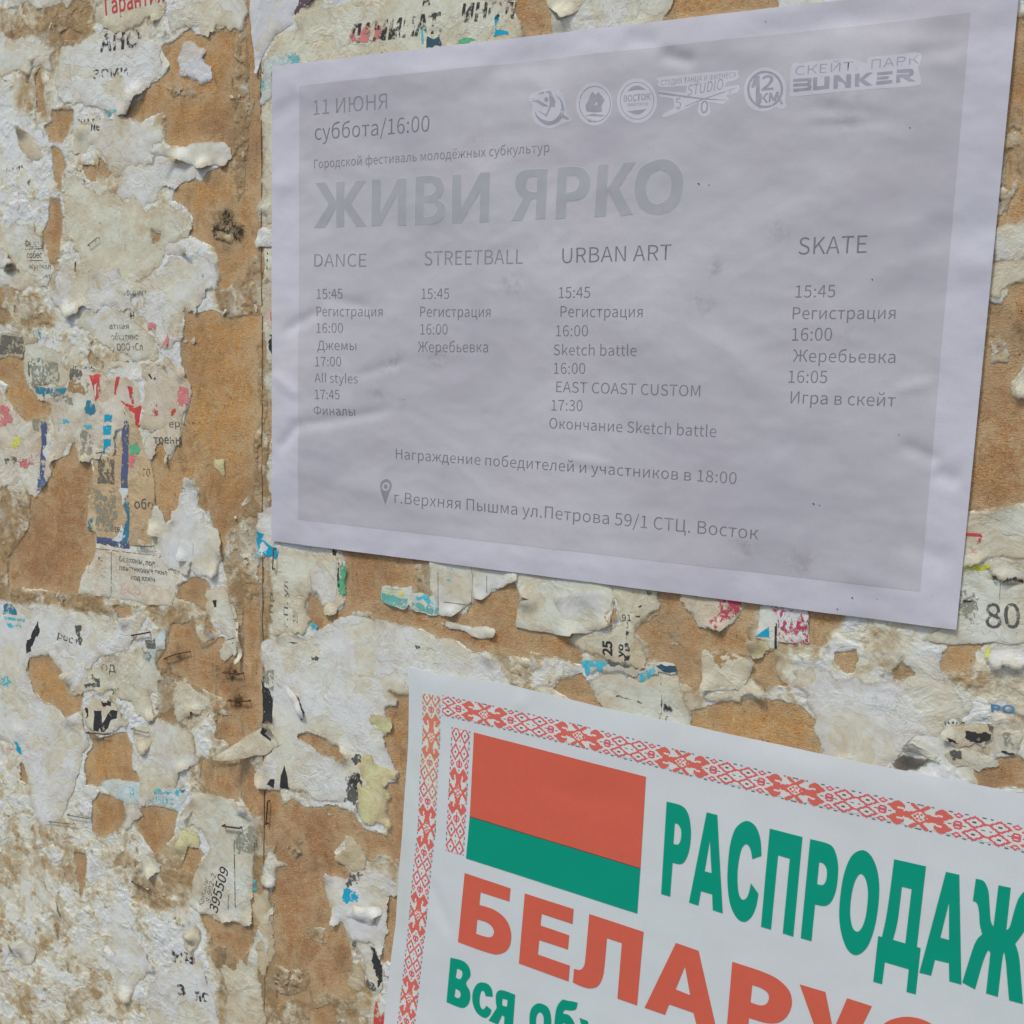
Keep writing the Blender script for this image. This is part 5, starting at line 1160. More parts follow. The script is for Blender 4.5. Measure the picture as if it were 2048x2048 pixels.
def residue(x0, x1, step, label):
    gx = np.arange(x0, x1, step); gz = np.arange(-540, 480, step)
    X, Z = np.meshgrid(gx, gz)
    px, py = proj(X, Z)
    vis = (px > -200) & (px < 2200) & (py > -330) & (py < 2200)
    vis &= ~((sdf(X, Z, POLY1) > 9) | (sdf(X, Z, POLY2) > 9))
    n, m = X.shape
    ho = np.full(X.shape, 5.); to_ = np.zeros(X.shape); soo = np.zeros(X.shape)
    h_, t_, s_, _ = fields(X[vis], Z[vis])
    ho[vis] = h_; to_[vis] = t_; soo[vis] = s_
    x, z = X[vis], Z[vis]
    H = np.zeros(X.shape); L = np.zeros(X.shape)
    th = 0.22 + 0 * x; la_ = 0 * x
    for k, (wl, thr, r, hh) in enumerate(((46, .08, -.2, .34), (34, .16, .2, .28), (24, .2, -.16, .28), (15, .22, .14, .22), (70, .0, .14, .3), (9, .25, -.14, .18))):
        f_ = fbm(x + 4 * fbm(x, z, 12, 3, 400 + k), z + 4 * fbm(x, z, 12, 3, 420 + k), wl, 4, 440 + k) - thr
        mk = sstep(-.012, .012, f_)
        th = th + hh * mk; la_ = la_ + r * mk
        th = th + .18 * np.exp(-np.abs(f_) * wl * .35) * np.clip(perlin(x / 9, z / 9, 460 + k) * 2, 0, 1) * (f_ > 0)      # curled rims
    th = th + .16 * (ridged(x, z, 26, 3, 480) - .5) + .06 * fbm(x, z, 6, 3, 490) * np.clip(t_ + .1, .2, 1.2)
    cov = np.full(x.shape, -9.)
    for P_ in SPOLY:
        lo = P_.min(0) - 8; hi = P_.max(0) + 8
        k = (x > lo[0]) & (x < hi[0]) & (z > lo[1]) & (z < hi[1])
        if k.any():
            cov[k] = np.maximum(cov[k], sdf(x[k], z[k], P_))
    th = np.where(cov > -5, th * (1 - sstep(-5, 1.5, cov)) + np.minimum(th, .42) * sstep(-5, 1.5, cov), th)
    ramp = sstep(.35, -.55, h_)
    th = np.clip(th, .2, 4) * (.7 + .3 * sstep(0, -3, h_)) + .16 * np.exp(-np.abs(h_ + .8) / .7) * np.clip(perlin(x / 7, z / 7, 499) * 2 + .4, 0, 1)
    th = np.maximum(th, .16)
    H[vis] = und(x, z) + th * ramp - .7 * (1 - ramp)
    L[vis] = la_
    idx = np.arange(n * m).reshape(n, m)
    q = np.stack([idx[:-1, :-1], idx[:-1, 1:], idx[1:, 1:], idx[1:, :-1]], -1).reshape(-1, 4)
    ok = (vis & (ho < .6)).ravel()
    okv = vis.ravel()
    q = q[okv[q].all(1) & ok[q].any(1)]
    used = np.unique(q); mp = np.zeros(n * m, np.int64); mp[used] = np.arange(len(used))
    org = ((x0 + x1) / 2 * MM, 0, ZH)
    V = to_world(X.ravel()[used], Z.ravel()[used], H.ravel()[used], org)
    me = mesh_np('paper_residue', V, mp[q], [RES], {'tone': to_.ravel()[used], 'lay': L.ravel()[used], 'rim': -ho.ravel()[used], 'soot': soo.ravel()[used]})
    me.set_sharp_from_angle(angle=math.radians(38))
    o = put(me, 'paper_residue', org)
    tag(o, label, 'paper', kind='stuff')
    CRUST.append((gx, gz, H, x0, x1))
    return len(q)


nq = residue(-365, SEAM + .2, .8, 'layers of torn and pasted paper residue on the left board panel')
nq += residue(SEAM + .5, 545, .8, 'layers of torn and pasted paper residue on the right board panel')
print('residue quads', nq)

# ------------------------------------------------------------------ fibres standing off the bare board, ragged flakes
def strewn(n, test):
    out = []
    while len(out) < n:
        x = RNG.uniform(-325, 500, 20000); z = RNG.uniform(-510, 400, 20000)
        px, py = proj(x, z)
        k = (px > -60) & (px < 2100) & (py > -60) & (py < 2110) & (sdf(x, z, POLY1) < 3) & (sdf(x, z, POLY2) < 3)
        k &= np.abs(x - SEAM) > 4
        x = x[k]; z = z[k]
        ho, to, so, ti = fields(x, z)
        m = test(ho, to, ti)
        out += list(zip(x[m], z[m], to[m]))
    return out[:n]


fv = []; ff = []
for x, z, _ in strewn(5200, lambda h, t, ti: (h > .2) | ((h > -2) & (t > .8))):
    a = random.uniform(0, math.pi); L = random.uniform(1.2, 4.5); w = random.uniform(.06, .14)
    cu_ = random.uniform(-.5, .5); k0 = len(fv)
    b = float(und(np.array(x), np.array(z)))
    for i in range(4):
        t = i / 3; aa = a + cu_ * (t - .5)
        cx = x + (t - .5) * L * math.cos(aa); cz = z + (t - .5) * L * math.sin(aa)
        ww = w * (1 - abs(2 * t - 1) * .7)
        hh = b + .15 + .5 * math.sin(math.pi * t) * random.uniform(.2, 1)
        for sg in (-1, 1):
            fv.append((cx - sg * ww * math.sin(aa), cz + sg * ww * math.cos(aa), hh))
    for i in range(3):
        q = k0 + i * 2
        ff.append((q, q + 1, q + 3, q + 2))
fv = np.array(fv)
me = mesh_np('wood_fibres', to_world(fv[:, 0], fv[:, 1], fv[:, 2], (0, 0, ZH)), ff, [solid_mat('wood fibre', (204, 166, 112), .8, var=.35, scale=60)])
tag(put(me, 'wood_fibres', (0, 0, ZH)), 'loose wood fibres standing off the bare fibreboard', 'wood fibres', kind='stuff')

FLK = paper_mat('flake paper', (190, 184, 166), .55)
fv = []; ff = []; fr = []
for x, z, to in strewn(140, lambda h, t, ti: (h < -.5) & (RNG.random(h.shape) < .2 + .6 * t)):
    R = random.uniform(1.2, 4.2); n = 8; k0 = len(fv)
    b = float(und(np.array(x), np.array(z))) + .7
    lift_a = random.uniform(-2.4, -.7); lf = random.uniform(.1, 1.2); st = random.uniform(.35, .8); ra = random.uniform(0, 3.1)
    fv.append((x, z, b + .1)); fr.append(2)
    for ring_ in (.6, 1.):
        for i in range(n):
            a = 2 * math.pi * i / n
            r = R * ring_ * (random.uniform(.45, 1.5) if ring_ == 1. else random.uniform(.8, 1.1))
            ux, uz = r * math.cos(a), r * math.sin(a) * st
            dx, dz = ux * math.cos(ra) - uz * math.sin(ra), ux * math.sin(ra) + uz * math.cos(ra)
            up = max(0, math.cos(math.atan2(dz, dx) - lift_a)) * ring_ ** 2
            fv.append((x + dx, z + dz, b + lf * up + random.uniform(-.1, .15) - (.9 if ring_ == 1. and up < .2 else 0))); fr.append(0 if ring_ == 1. else 1.2)
    for i in range(n):
        j = (i + 1) % n
        ff.append((k0, k0 + 1 + i, k0 + 1 + j, k0 + 1 + j))
        ff.append((k0 + 1 + i, k0 + 1 + n + i, k0 + 1 + n + j, k0 + 1 + j))
fv = np.array(fv)
tri = [f[:3] if f[2] == f[3] else f for f in ff]
me = bpy.data.meshes.new('paper_flakes')
me.from_pydata([tuple(v) for v in to_world(fv[:, 0], fv[:, 1], fv[:, 2], (0, 0, ZH))], [], tri)
at = me.attributes.new('rim', 'FLOAT', 'POINT'); at.data.foreach_set('value', np.array(fr, np.float32))
for p in me.polygons:
    p.use_smooth = True
me.materials.append(FLK)
tag(put(me, 'paper_flakes', (0, 0, ZH)), 'small ragged paper flakes lifting off the pasted layers', 'paper flakes', kind='stuff')


def crust(x, z):
    """height of the residue (or board) at a wall point, mm"""
    for gx_, gz_, H_, a, b in CRUST:
        if a <= x < b:
            i = int(round((z - gz_[0]) / (gz_[1] - gz_[0]))); j = int(round((x - gx_[0]) / (gx_[1] - gx_[0])))
            if 0 <= i < H_.shape[0] and 0 <= j < H_.shape[1]:
                return max(H_[i, j], float(und(np.array(x), np.array(z))))
    return float(und(np.array(x), np.array(z)))


# remains of printed lines too broken to read: rows of short worn strokes
fv = []; ff = []
for x, z, to in strewn(150, lambda h, t, ti: (h < -3) & (RNG.random(h.shape) < .9 - .6 * t)):
    up = random.random() < .35; n = random.randint(4, 14); hgt_ = random.choice((1.2, 1.5, 2.0, 3.0)); tilt = random.uniform(-.1, .12)
    for k in range(n):
        if random.random() < .35:
            continue
        for q in range(random.randint(1, 3)):
            u = k * hgt_ * .75 + random.uniform(-.2, .4) * hgt_; v = random.uniform(0, .6) * hgt_; L = hgt_ * random.uniform(.2, .6); w = hgt_ * random.uniform(.07, .13)
            ang = random.choice((0, math.pi / 2, math.pi / 2, 1.1, 2.0))
            pts4 = []
            for su, sv in ((-1, -1), (1, -1), (1, 1), (-1, 1)):
                a_ = su * L / 2; b_ = sv * w * random.uniform(.6, 1.3)
                uu = u + a_ * math.cos(ang) - b_ * math.sin(ang); vv = v + a_ * math.sin(ang) + b_ * math.cos(ang)
                if up:
                    uu, vv = -vv, uu
                xx = x + uu - vv * tilt; zz = z + vv + uu * tilt
                pts4.append((xx, zz, crust(xx, zz) + .12))
            k0 = len(fv); fv += pts4; ff.append((k0, k0 + 1, k0 + 2, k0 + 3))
fv = np.array(fv)
me = mesh_np('print_remains', to_world(fv[:, 0], fv[:, 1], fv[:, 2], (0, 0, ZH)), ff, [print_mat('faint', *INKS['soft'])], smooth=False)
tag(put(me, 'print_remains', (0, 0, ZH)), 'broken remains of small print on the pasted layers', 'print remains', kind='stuff')

# the black matted gouge in the upper part of the left board
fv = []; ff = []
for (t, px, py, rr_, n) in (('A', 1560, 1530, 80, 110), ('A', 1640, 1600, 70, 60), ('A', 1490, 1600, 40, 40), ('C', 1640, 1390, 60, 30), ('C', 1600, 1195, 60, 26)):
    c_ = W(T(t, px, py), 1)
    for k in range(n):
        a = random.uniform(0, 6.28); r = rr_ * .085 * math.sqrt(random.random())
        x, z = c_[0] + r * math.cos(a) * .8, c_[1] + r * math.sin(a)
        a = random.uniform(0, math.pi); L = random.uniform(2, 6); cu_ = random.uniform(-2.5, 2.5); w = random.uniform(.08, .28); k0 = len(fv)
        b = float(und(np.array(x), np.array(z)))
        for i in range(6):
            tt = i / 5; aa = a + cu_ * (tt - .5)
            cx = x + (tt - .5) * L * math.cos(aa); cz = z + (tt - .5) * L * math.sin(aa); ww = w * (1.1 - abs(2 * tt - 1) * .8)
            hh = b + .1 + .9 * math.sin(math.pi * tt) * ((k * 37 % 100) / 100)
            for sg in (-1, 1):
                fv.append((cx - sg * ww * math.sin(aa), cz + sg * ww * math.cos(aa), hh))
        for i in range(5):
            q = k0 + i * 2; ff.append((q, q + 1, q + 3, q + 2))
fv = np.array(fv)
me = mesh_np('matted_fibres', to_world(fv[:, 0], fv[:, 1], fv[:, 2], (0, 0, ZH)), ff, [solid_mat('sooty fibre', (74, 64, 54), .9, var=.5, scale=300)])
tag(put(me, 'matted_fibres', (0, 0, ZH)), 'blackened matted fibres in the gouges of the left board', 'fibres', kind='stuff')

# ================================================================== build the scraps
for i, e in enumerate(S):
    hb = .58 + .15 * e['lv']
    col, dirt = PAPERS[e['paper']]
    mat = paper_mat('paper ' + e['paper'], col, dirt)
    O = WP(e['t'], e['pts'], hb)
    out = ragged(O, 1.0, e['r'] * (1.3 if e['r'] > .06 else 1.), 100 + i)
    lifts = []
    for lx, ly, r, H in e['lifts']:
        c_ = W(T(e['t'], lx, ly), hb)
        lifts.append((c_[0], c_[1], r * .075, H * 1.25))
    sh = Sheet(out, hb, lifts, e['rl'] * 1.0, e['wr'] * .9, i)
    holes = [ragged(WP(e['t'], h_, hb), 1.2, .12, 500 + i) for h_ in e['holes']]
    V2, F = fill([out] + holes, 2.2 if len(out) < 600 else 2.6, .25, i)
    h = sh.h(V2[:, 0], V2[:, 1])
    rim = np.abs(sdf(V2[:, 0], V2[:, 1], out)) * (5. if e['r'] <= .06 else 1.)
    for hl in holes:
        rim = np.minimum(rim, np.abs(sdf(V2[:, 0], V2[:, 1], hl)))
    me = mesh_np(e['name'], to_world(V2[:, 0], V2[:, 1], h, sh.org), F, [mat], {'rim': rim, 'peel': fbm(V2[:, 0] + 3 * fbm(V2[:, 0], V2[:, 1], 10, 3, 77 + i), V2[:, 1], 30, 4, 800 + i) + (.0 if e['wr'] >= .9 else -.03)})
    o = put(me, e['name'], sh.org)
    plies(o, .0002)
    tag(o, e['label'], e['cat'])
    for j, k in enumerate(e['kids']):
        if k[0] == 'P':
            c_, w_ = INKS[k[1]]
            L = WP(e['t'], k[2], hb)
            # keep print inside the paper: pull points that fall outside back to the rim
            patch('print_patch', [L], sh, .10 + .02 * (j % 4), print_mat(k[1], c_, w_), o, 2.4, k[3], 900 + i * 7 + j)
        else:
            _, txt, p0, p1, cap, ink, bold, shear, over = k
            c_, w_ = INKS[ink]
            lettering('lettering', txt, e['t'], p0, p1, cap, sh, print_mat(ink, c_, w_, 300 if cap > 60 else 520), o, .14, bold, 3.5, shear)
            if over:
                lettering('lettering_core', txt, e['t'], p0, p1, cap, sh, paper_mat('paper cream', *PAPERS['cream']), o, .24, over[1] - .01, 3.5, shear,
                          refw=None)

# ------------------------------------------------------------------ staples
STEEL = solid_mat('staple steel', (110, 104, 94), .45, .7, .3, 400)
RUST = solid_mat('rusty staple', (88, 60, 44), .8, .1, .45, 500, .4)


def wire(name, pts, rad, mat, label, cat='staple', group=None):
    """round wire through points (x, z, h) in mm"""
    bm = bmesh.new(); n = 8
    P3 = [Vector((p[0] * MM, -p[2] * MM, p[1] * MM + ZH)) for p in pts]
    org = P3[len(P3) // 2].copy()
    rings = []
    for i, p in enumerate(P3):
        d = (P3[min(i + 1, len(P3) - 1)] - P3[max(i - 1, 0)]).normalized()
        a = d.cross(Vector((0, 1, 0)));
        if a.length < .1:
            a = d.cross(Vector((1, 0, 0)))
        a.normalize(); b = d.cross(a).normalized()
        rings.append([bm.verts.new(p - org + (a * math.cos(t) + b * math.sin(t)) * rad * MM) for t in [2 * math.pi * k / n for k in range(n)]])
    for r0, r1 in zip(rings, rings[1:]):
        for k in range(n):
            bm.faces.new((r0[k], r0[(k + 1) % n], r1[(k + 1) % n], r1[k]))
    bm.faces.new(rings[0][::-1]); bm.faces.new(rings[-1])
    bmesh.ops.recalc_face_normals(bm, faces=bm.faces[:])
    me = bpy.data.meshes.new(name); bm.to_mesh(me); bm.free(); me.materials.append(mat)
    for p in me.polygons:
        p.use_smooth = True
    o = put(me, name, org)
    tag(o, label, cat, group)


def staple(t, p0, p1, label, rusty=False, rad=.28, h=2.6, open_=0.):
    a = W(T(t, *p0), h); b = W(T(t, *p1), h)
    d = (b - a) / np.hypot(*(b - a)); nrm = np.array([-d[1], d[0]])
    pts = [(*(a + d * .4), h - 2.6), (*(a + d * .1), h - .5), (*a, h - .12), (*(a + d * .35), h)]
    m = (a + b) / 2 + nrm * open_
    pts += [(*(a * .7 + m * .3 + nrm * open_ * .2), h + abs(open_) * .3), (*m, h + abs(open_) * .8), (*(b * .7 + m * .3 + nrm * open_ * .2), h + abs(open_) * .3)]
    pts += [(*(b - d * .35), h), (*b, h - .12), (*(b - d * .1), h - .5), (*(b - d * .4), h - 2.6)]
    wire('staple', pts, rad, RUST if rusty else STEEL, label, 'staple', 'staples left in the boards')


staple('C', (925, 318), (1048, 320), 'dark staple under the white two-peaked sheet beside the printed notice', False, .3)
staple('C', (905, 935), (1020, 915), 'rusty brown staple above the grey-green newsprint scrap', True, .55, 3.)
staple('C', (1130, 1098), (1300, 1048), 'bent rusty staple with an open loop on the brown bare board', True, .4, 2.4, 1.)
staple('C', (1535, 1192), (1665, 1200), 'thick rusty staple below the tip of the thin curved ribbon', True, .5, 2.6)
staple('C', (1570, 1385), (1712, 1388), 'blackened staple in the sooty spot near the joint of the boards', True, .5, 2.6)
staple('C', (903, 1578), (1012, 1608), 'small grey staple above the drop-shaped cream scrap', False, .3, 3.2)
staple('C', (592, 1606), (740, 1618), 'rusty staple under the black cut letter', True, .45, 3.2)
staple('D', (460, 490), (608, 515), 'upper of the two straight grey staples on the bottom left', False, .3)
staple('D', (336, 536), (500, 553), 'lower of the two straight grey staples on the bottom left', False, .28)
staple('D', (905, 950), (1022, 1012), 'slanted staple under the small leaf-shaped scrap', True, .32)
staple('D', (1532, 566), (1652, 582), 'thick rusty staple through the phone number slip', True, .6, 3.6)
staple('A', (603, 1695), (674, 1638), 'short dark staple slanting upward on the rain-stained cream sheet', False, .28, 2.6)
staple('E', (160, 335), (155, 480), 'upright dark staple beside the bright blue torn print', True, .35, 3.4, .6)
staple('F', (122, 395), (110, 556), 'upright brown staple rusting in the bare board under the big white torn poster', True, .5, 2.)

# ================================================================== the grey flyer
def px_cr(t, a, b, w, h, base):
    p = W(T(t, *a), base); q = W(T(t, *b), base)
    return (p[0], p[1], q[0], q[1], w, h)


B1 = 3.0
CR1 = [px_cr('L', (-60, 470), (420, 400), 9, -1.1, B1), px_cr('L', (-40, 560), (260, 520), 6, .7, B1), px_cr('L', (1130, 375), (1330, 425), 3.5, -1.1, B1), px_cr('L', (880, 260), (1080, 290), 5, -.7, B1),
       px_cr('L', (1700, 230), (2500, 150), 7, -.9, B1), px_cr('M', (600, 60), (1200, 150), 8, -.9, B1), px_cr('M', (1150, 380), (1450, 340), 4, -.5, B1), px_cr('M', (1300, 230), (1850, 220), 8, -.8, B1),
       px_cr('M', (1250, 1620), (1750, 1540), 9, -.9, B1), px_cr('M', (1500, 1800), (1720, 1830), 6, .6, B1), px_cr('N', (250, 560), (480, 410), 4, -.9, B1), px_cr('N', (520, 330), (830, 400), 4, -.6, B1),
       px_cr('N', (200, 1370), (330, 1210), 4, -1.0, B1), px_cr('N', (330, 1210), (900, 1120), 4, -.9, B1), px_cr('N', (180, 880), (330, 1000), 5, .8, B1), px_cr('K', (170, 800), (330, 690), 5, -.7, B1),
       px_cr('K', (170, 1290), (380, 1200), 6, .6, B1), px_cr('N', (760, 860), (1050, 770), 3, -.5, B1), px_cr('K', (1500, 600), (1932, 560), 8, -.7, B1), px_cr('Q', (1100, 1350), (1330, 1450), 3.5, -.8, B1),
       px_cr('Q', (1050, 970), (1290, 920), 3, .5, B1), px_cr('Q', (200, 1330), (600, 1370), 6, -.5, B1), px_cr('Q', (1330, 1540), (1480, 1600), 4, -.8, B1), px_cr('H', (1080, 260), (1400, 440), 7, -.8, B1),
       px_cr('M', (480, 740), (1020, 800), 3, -.45, B1), px_cr('M', (480, 860), (1000, 850), 2.5, -.4, B1), px_cr('O', (1400, 600), (1900, 1000), 9, .6, B1), px_cr('K', (380, 600), (1500, 480), 9, .6, B1),
       px_cr('H', (700, 480), (1200, 700), 6, .5, B1), px_cr('N', (330, 1500), (1300, 1800), 7, .5, B1), px_cr('O', (480, 1440), (760, 1480), 3, .5, B1)]


class Flyer(Sheet):
    def h(s, x, z):
        d = np.maximum(sdf(x, z, s.o), 0)
        t = s.base + .5 * und(x, z) + creased(x, z, s.cr) * 1.15
        t = t + .95 * fbm(x, z, 48, 2, 610) + .3 * (ridged(x + 8 * perlin(x / 40, z / 40, 1), z * 1.6, 34, 3, 620) - .4) + .05 * fbm(x, z, 7, 2, 630)
        t = t + .35 * np.exp(-d / 5) * perlin(x / 26, z / 26, 640) - .5 * np.exp(-d / 9)
        return t


def quadgrid(C4, nu, nv):
    """corners TL TR BR BL in mm -> grid"""
    u, v = np.meshgrid(np.linspace(0, 1, nu), np.linspace(0, 1, nv))
    C4 = [np.asarray(c) for c in C4]
    X = (C4[0][0] * (1 - u) + C4[1][0] * u) * (1 - v) + (C4[3][0] * (1 - u) + C4[2][0] * u) * v
    Z = (C4[0][1] * (1 - u) + C4[1][1] * u) * (1 - v) + (C4[3][1] * (1 - u) + C4[2][1] * u) * v
    idx = np.arange(nu * nv).reshape(nv, nu)
    F = np.stack([idx[:-1, :-1], idx[1:, :-1], idx[1:, 1:], idx[:-1, 1:]], -1).reshape(-1, 4)
    return X.ravel(), Z.ravel(), F


def flyer_stock(key, a, b, weave=True):
    s = NT(key)
    c = s.mix(s.rng(s.noise(6, 5, .6, .6, ((1, 1, 1.7), (0, .35, 0))), .38, .62), PC(*a), PC(*b))
    c = s.mix(s.math('MULTIPLY', s.rng(s.noise(16, 3, .5), .5, .7), .35), c, PC(168, 158, 166))
    if weave:
        w = s.n('ShaderNodeTexWave'); w.bands_direction = 'Z'
        w.inputs['Scale'].default_value = 330; w.inputs['Distortion'].default_value = 3.; w.inputs['Detail'].default_value = 3.
        w.inputs['Detail Scale'].default_value = 2.
        s.l(s.pos, w.inputs[0])
        c = s.mix(s.math('MULTIPLY', w.outputs[1], .10), c, PC(*[v * .8 for v in a]))
    c = s.mix(s.math('MULTIPLY', s.rng(s.noise(700, 3), .45, .65), .12), c, PC(*[v * .85 for v in a]))
    c = s.mix(s.math('MULTIPLY', s.attr('dirt'), s.rng(s.noise(180, 5, .7), .42, .62)), c, PC(112, 102, 104))
    dk = s.math('MULTIPLY', s.rng(s.noise(150, 5, .7, .6, ((1, 1, 2.2), (0, .1, 0))), .66, .72), s.rng(s.noise(7, 2), .52, .62))
    c = s.mix(s.math('MULTIPLY', dk, .22), c, PC(96, 92, 98))
    s.b.inputs['Roughness'].default_value = .62
    s.bump(s.noise(220, 4, .55), .12, .0005)
    return s.out(c)


ST1 = flyer_stock('flyer paper', (180, 177, 186), (170, 168, 178), False)
ST1G = flyer_stock('flyer grey print', (171, 168, 174), (158, 155, 163))
SMUDGE = [('N', 960, 780, 90, .8), ('N', 1300, 750, 80, .8), ('N', 1820, 240, 90, .6), ('M', 700, 800, 140, .35), ('O', 1490, 120, 60, .6), ('O', 1360, 330, 50, .5), ('H', 400, 440, 120, .45), ('M', 240, 1580, 80, .5),
          ('N', 880, 990, 90, .4), ('N', 1050, 1060, 40, .6), ('Q', 700, 560, 120, .25), ('O', 1420, 400, 90, .3), ('G', 1700, 330, 90, .5), ('N', 1340, 1520, 60, .3), ('K', 1580, 960, 60, .3)]


def dirtfield(x, z, base):
    d = np.zeros(x.shape)
    for t, px, py, r, a in SMUDGE:
        c_ = W(T(t, px, py), base); rm = r * .075
        d = np.maximum(d, .8 * a * np.exp(-((x - c_[0]) ** 2 + (z - c_[1]) ** 2) / rm ** 2))
    return d


C1 = [W(p, B1) for p in P1C]
FL = Flyer(np.array(C1), B1, (), 0, 1, 0, CR1)
x, z, F = quadgrid(C1, 250, 178)
# the edges are not ruler-straight
me = mesh_np('grey_flyer', to_world(x, z, FL.h(x, z), FL.org), F, [ST1], {'dirt': dirtfield(x, z, B1) * .5})
fly = put(me, 'grey_flyer', FL.org)
plies(fly, .00015)
tag(fly, 'large crinkled lilac-grey festival flyer pasted across the right board', 'flyer')
GC = [W(p, B1) for p in ((598.6, 172), (1941, 25), (1840, 1182.7), (595.7, 1039))]
x, z, F = quadgrid(GC, 230, 160)
me = mesh_np('print_field', to_world(x, z, FL.h(x, z) + .07, FL.org), F, [ST1G], {'dirt': dirtfield(x, z, B1)})
tag(put(me, 'print_field', FL.org, fly), 'darker grey printed rectangle')

I1 = print_mat('flyer ink', (112, 110, 118), .06, 500, .3)
I2 = print_mat('flyer ink pale', (128, 126, 134), .10, 500, .3)
IH = print_mat('flyer title', (150, 149, 155), 0)
IL = print_mat('flyer halo', (173, 170, 179), 0)
ILL = print_mat('flyer logo halo', (177, 175, 183), 0)
IG = print_mat('flyer logo', (146, 144, 154), .1, 500, .4)


def ft(txt, t, p0, p1, cap, mat=None, bold=-.007, name='text_line', dh=.16, step=4.5, shear=0.):
    return lettering(name, txt, t, p0, p1, cap, FL, mat or I1, fly, dh, bold, step, shear)


TITLE = [('K', [[(453, 1262), (522, 1259), (598, 1388), (598, 1255), (655, 1252), (652, 1388), (733, 1248), (799, 1246), (700, 1405), (806, 1560), (734, 1564), (652, 1435), (650, 1564), (598, 1566), (598, 1435), (516, 1568), (440, 1570), (545, 1412)]]),
         ('K', [[(843, 1240), (902, 1238), (897, 1480), (1022, 1232), (1082, 1230), (1078, 1552), (1018, 1555), (1025, 1330), (900, 1557), (838, 1560)]]),
         ('K', [[(1146, 1220), (1240, 1214, 1), (1310, 1228, 1), (1342, 1285, 1), (1325, 1345, 1), (1290, 1378), (1335, 1402, 1), (1355, 1455, 1), (1325, 1520, 1), (1250, 1547, 1), (1138, 1551)], [(1205, 1262), (1255, 1264, 1), (1285, 1298, 1), (1262, 1340, 1), (1203, 1350)], [(1202, 1396), (1260, 1400, 1), (1292, 1442, 1), (1265, 1488, 1), (1198, 1500)]]),
         ('K', [[(1398, 1206), (1460, 1204), (1455, 1448), (1592, 1192), (1656, 1190), (1650, 1531), (1585, 1534), (1592, 1320), (1458, 1538), (1392, 1541)]]),
         ('L', [[(325, 1163), (313, 1508), (243, 1512), (250, 1370), (215, 1372), (150, 1518), (78, 1523), (160, 1365), (120, 1330, 1), (104, 1270, 1), (122, 1203, 1), (180, 1172, 1)], [(255, 1215), (252, 1323), (210, 1322, 1), (182, 1298, 1), (178, 1262, 1), (198, 1226, 1)]]),
         ('L', [[(400, 1157), (500, 1150, 1), (590, 1170, 1), (624, 1240, 1), (613, 1320, 1), (560, 1375, 1), (458, 1390), (455, 1507), (384, 1510)], [(460, 1213), (518, 1212, 1), (546, 1245, 1), (543, 1290, 1), (518, 1322, 1), (456, 1330)]]),
         ('L', [[(678, 1137), (748, 1133), (738, 1310), (856, 1124), (935, 1120), (822, 1295), (918, 1478), (833, 1488), (745, 1320), (727, 1492), (654, 1497)]]),
         ('L', [[(1110, 1100, 1), (1200, 1122, 1), (1255, 1195, 1), (1262, 1285, 1), (1232, 1395, 1), (1155, 1465, 1), (1065, 1478, 1), (975, 1440, 1), (930, 1350, 1), (937, 1240, 1), (985, 1150, 1)], [(1105, 1175, 1), (1163, 1200, 1), (1182, 1270, 1), (1165, 1350, 1), (1108, 1403, 1), (1050, 1400, 1), (1015, 1350, 1), (1010, 1270, 1), (1040, 1205, 1)]])]


def grow(L, w):
    """push a closed outline outwards by w tile units"""
    A = np.array([p[:2] for p in smoothpath(L)], float)
    nx_ = np.roll(A, -1, 0); pv = np.roll(A, 1, 0)
    ar_ = np.sum(A[:, 0] * nx_[:, 1] - nx_[:, 0] * A[:, 1])
    e1 = A - pv; e2 = nx_ - A
    e1 /= np.linalg.norm(e1, axis=1)[:, None] + 1e-9; e2 /= np.linalg.norm(e2, axis=1)[:, None] + 1e-9
    n = np.stack([e1[:, 1] + e2[:, 1], -(e1[:, 0] + e2[:, 0])], -1)
    n /= np.linalg.norm(n, axis=1)[:, None] + 1e-9
    return [tuple(q) for q in A + n * w * (1 if ar_ > 0 else -1)]


for t_, L_ in TITLE:
    patch('letter_halo', [WP(t_, grow(L_[0], 5), B1)] + [WP(t_, grow(h_, -5), B1) for h_ in L_[1:]], FL, .12, IL, fly, 3.)
    patch('letter', [WP(t_, smoothpath(h_), B1) for h_ in L_], FL, .19, IH, fly, 3.)

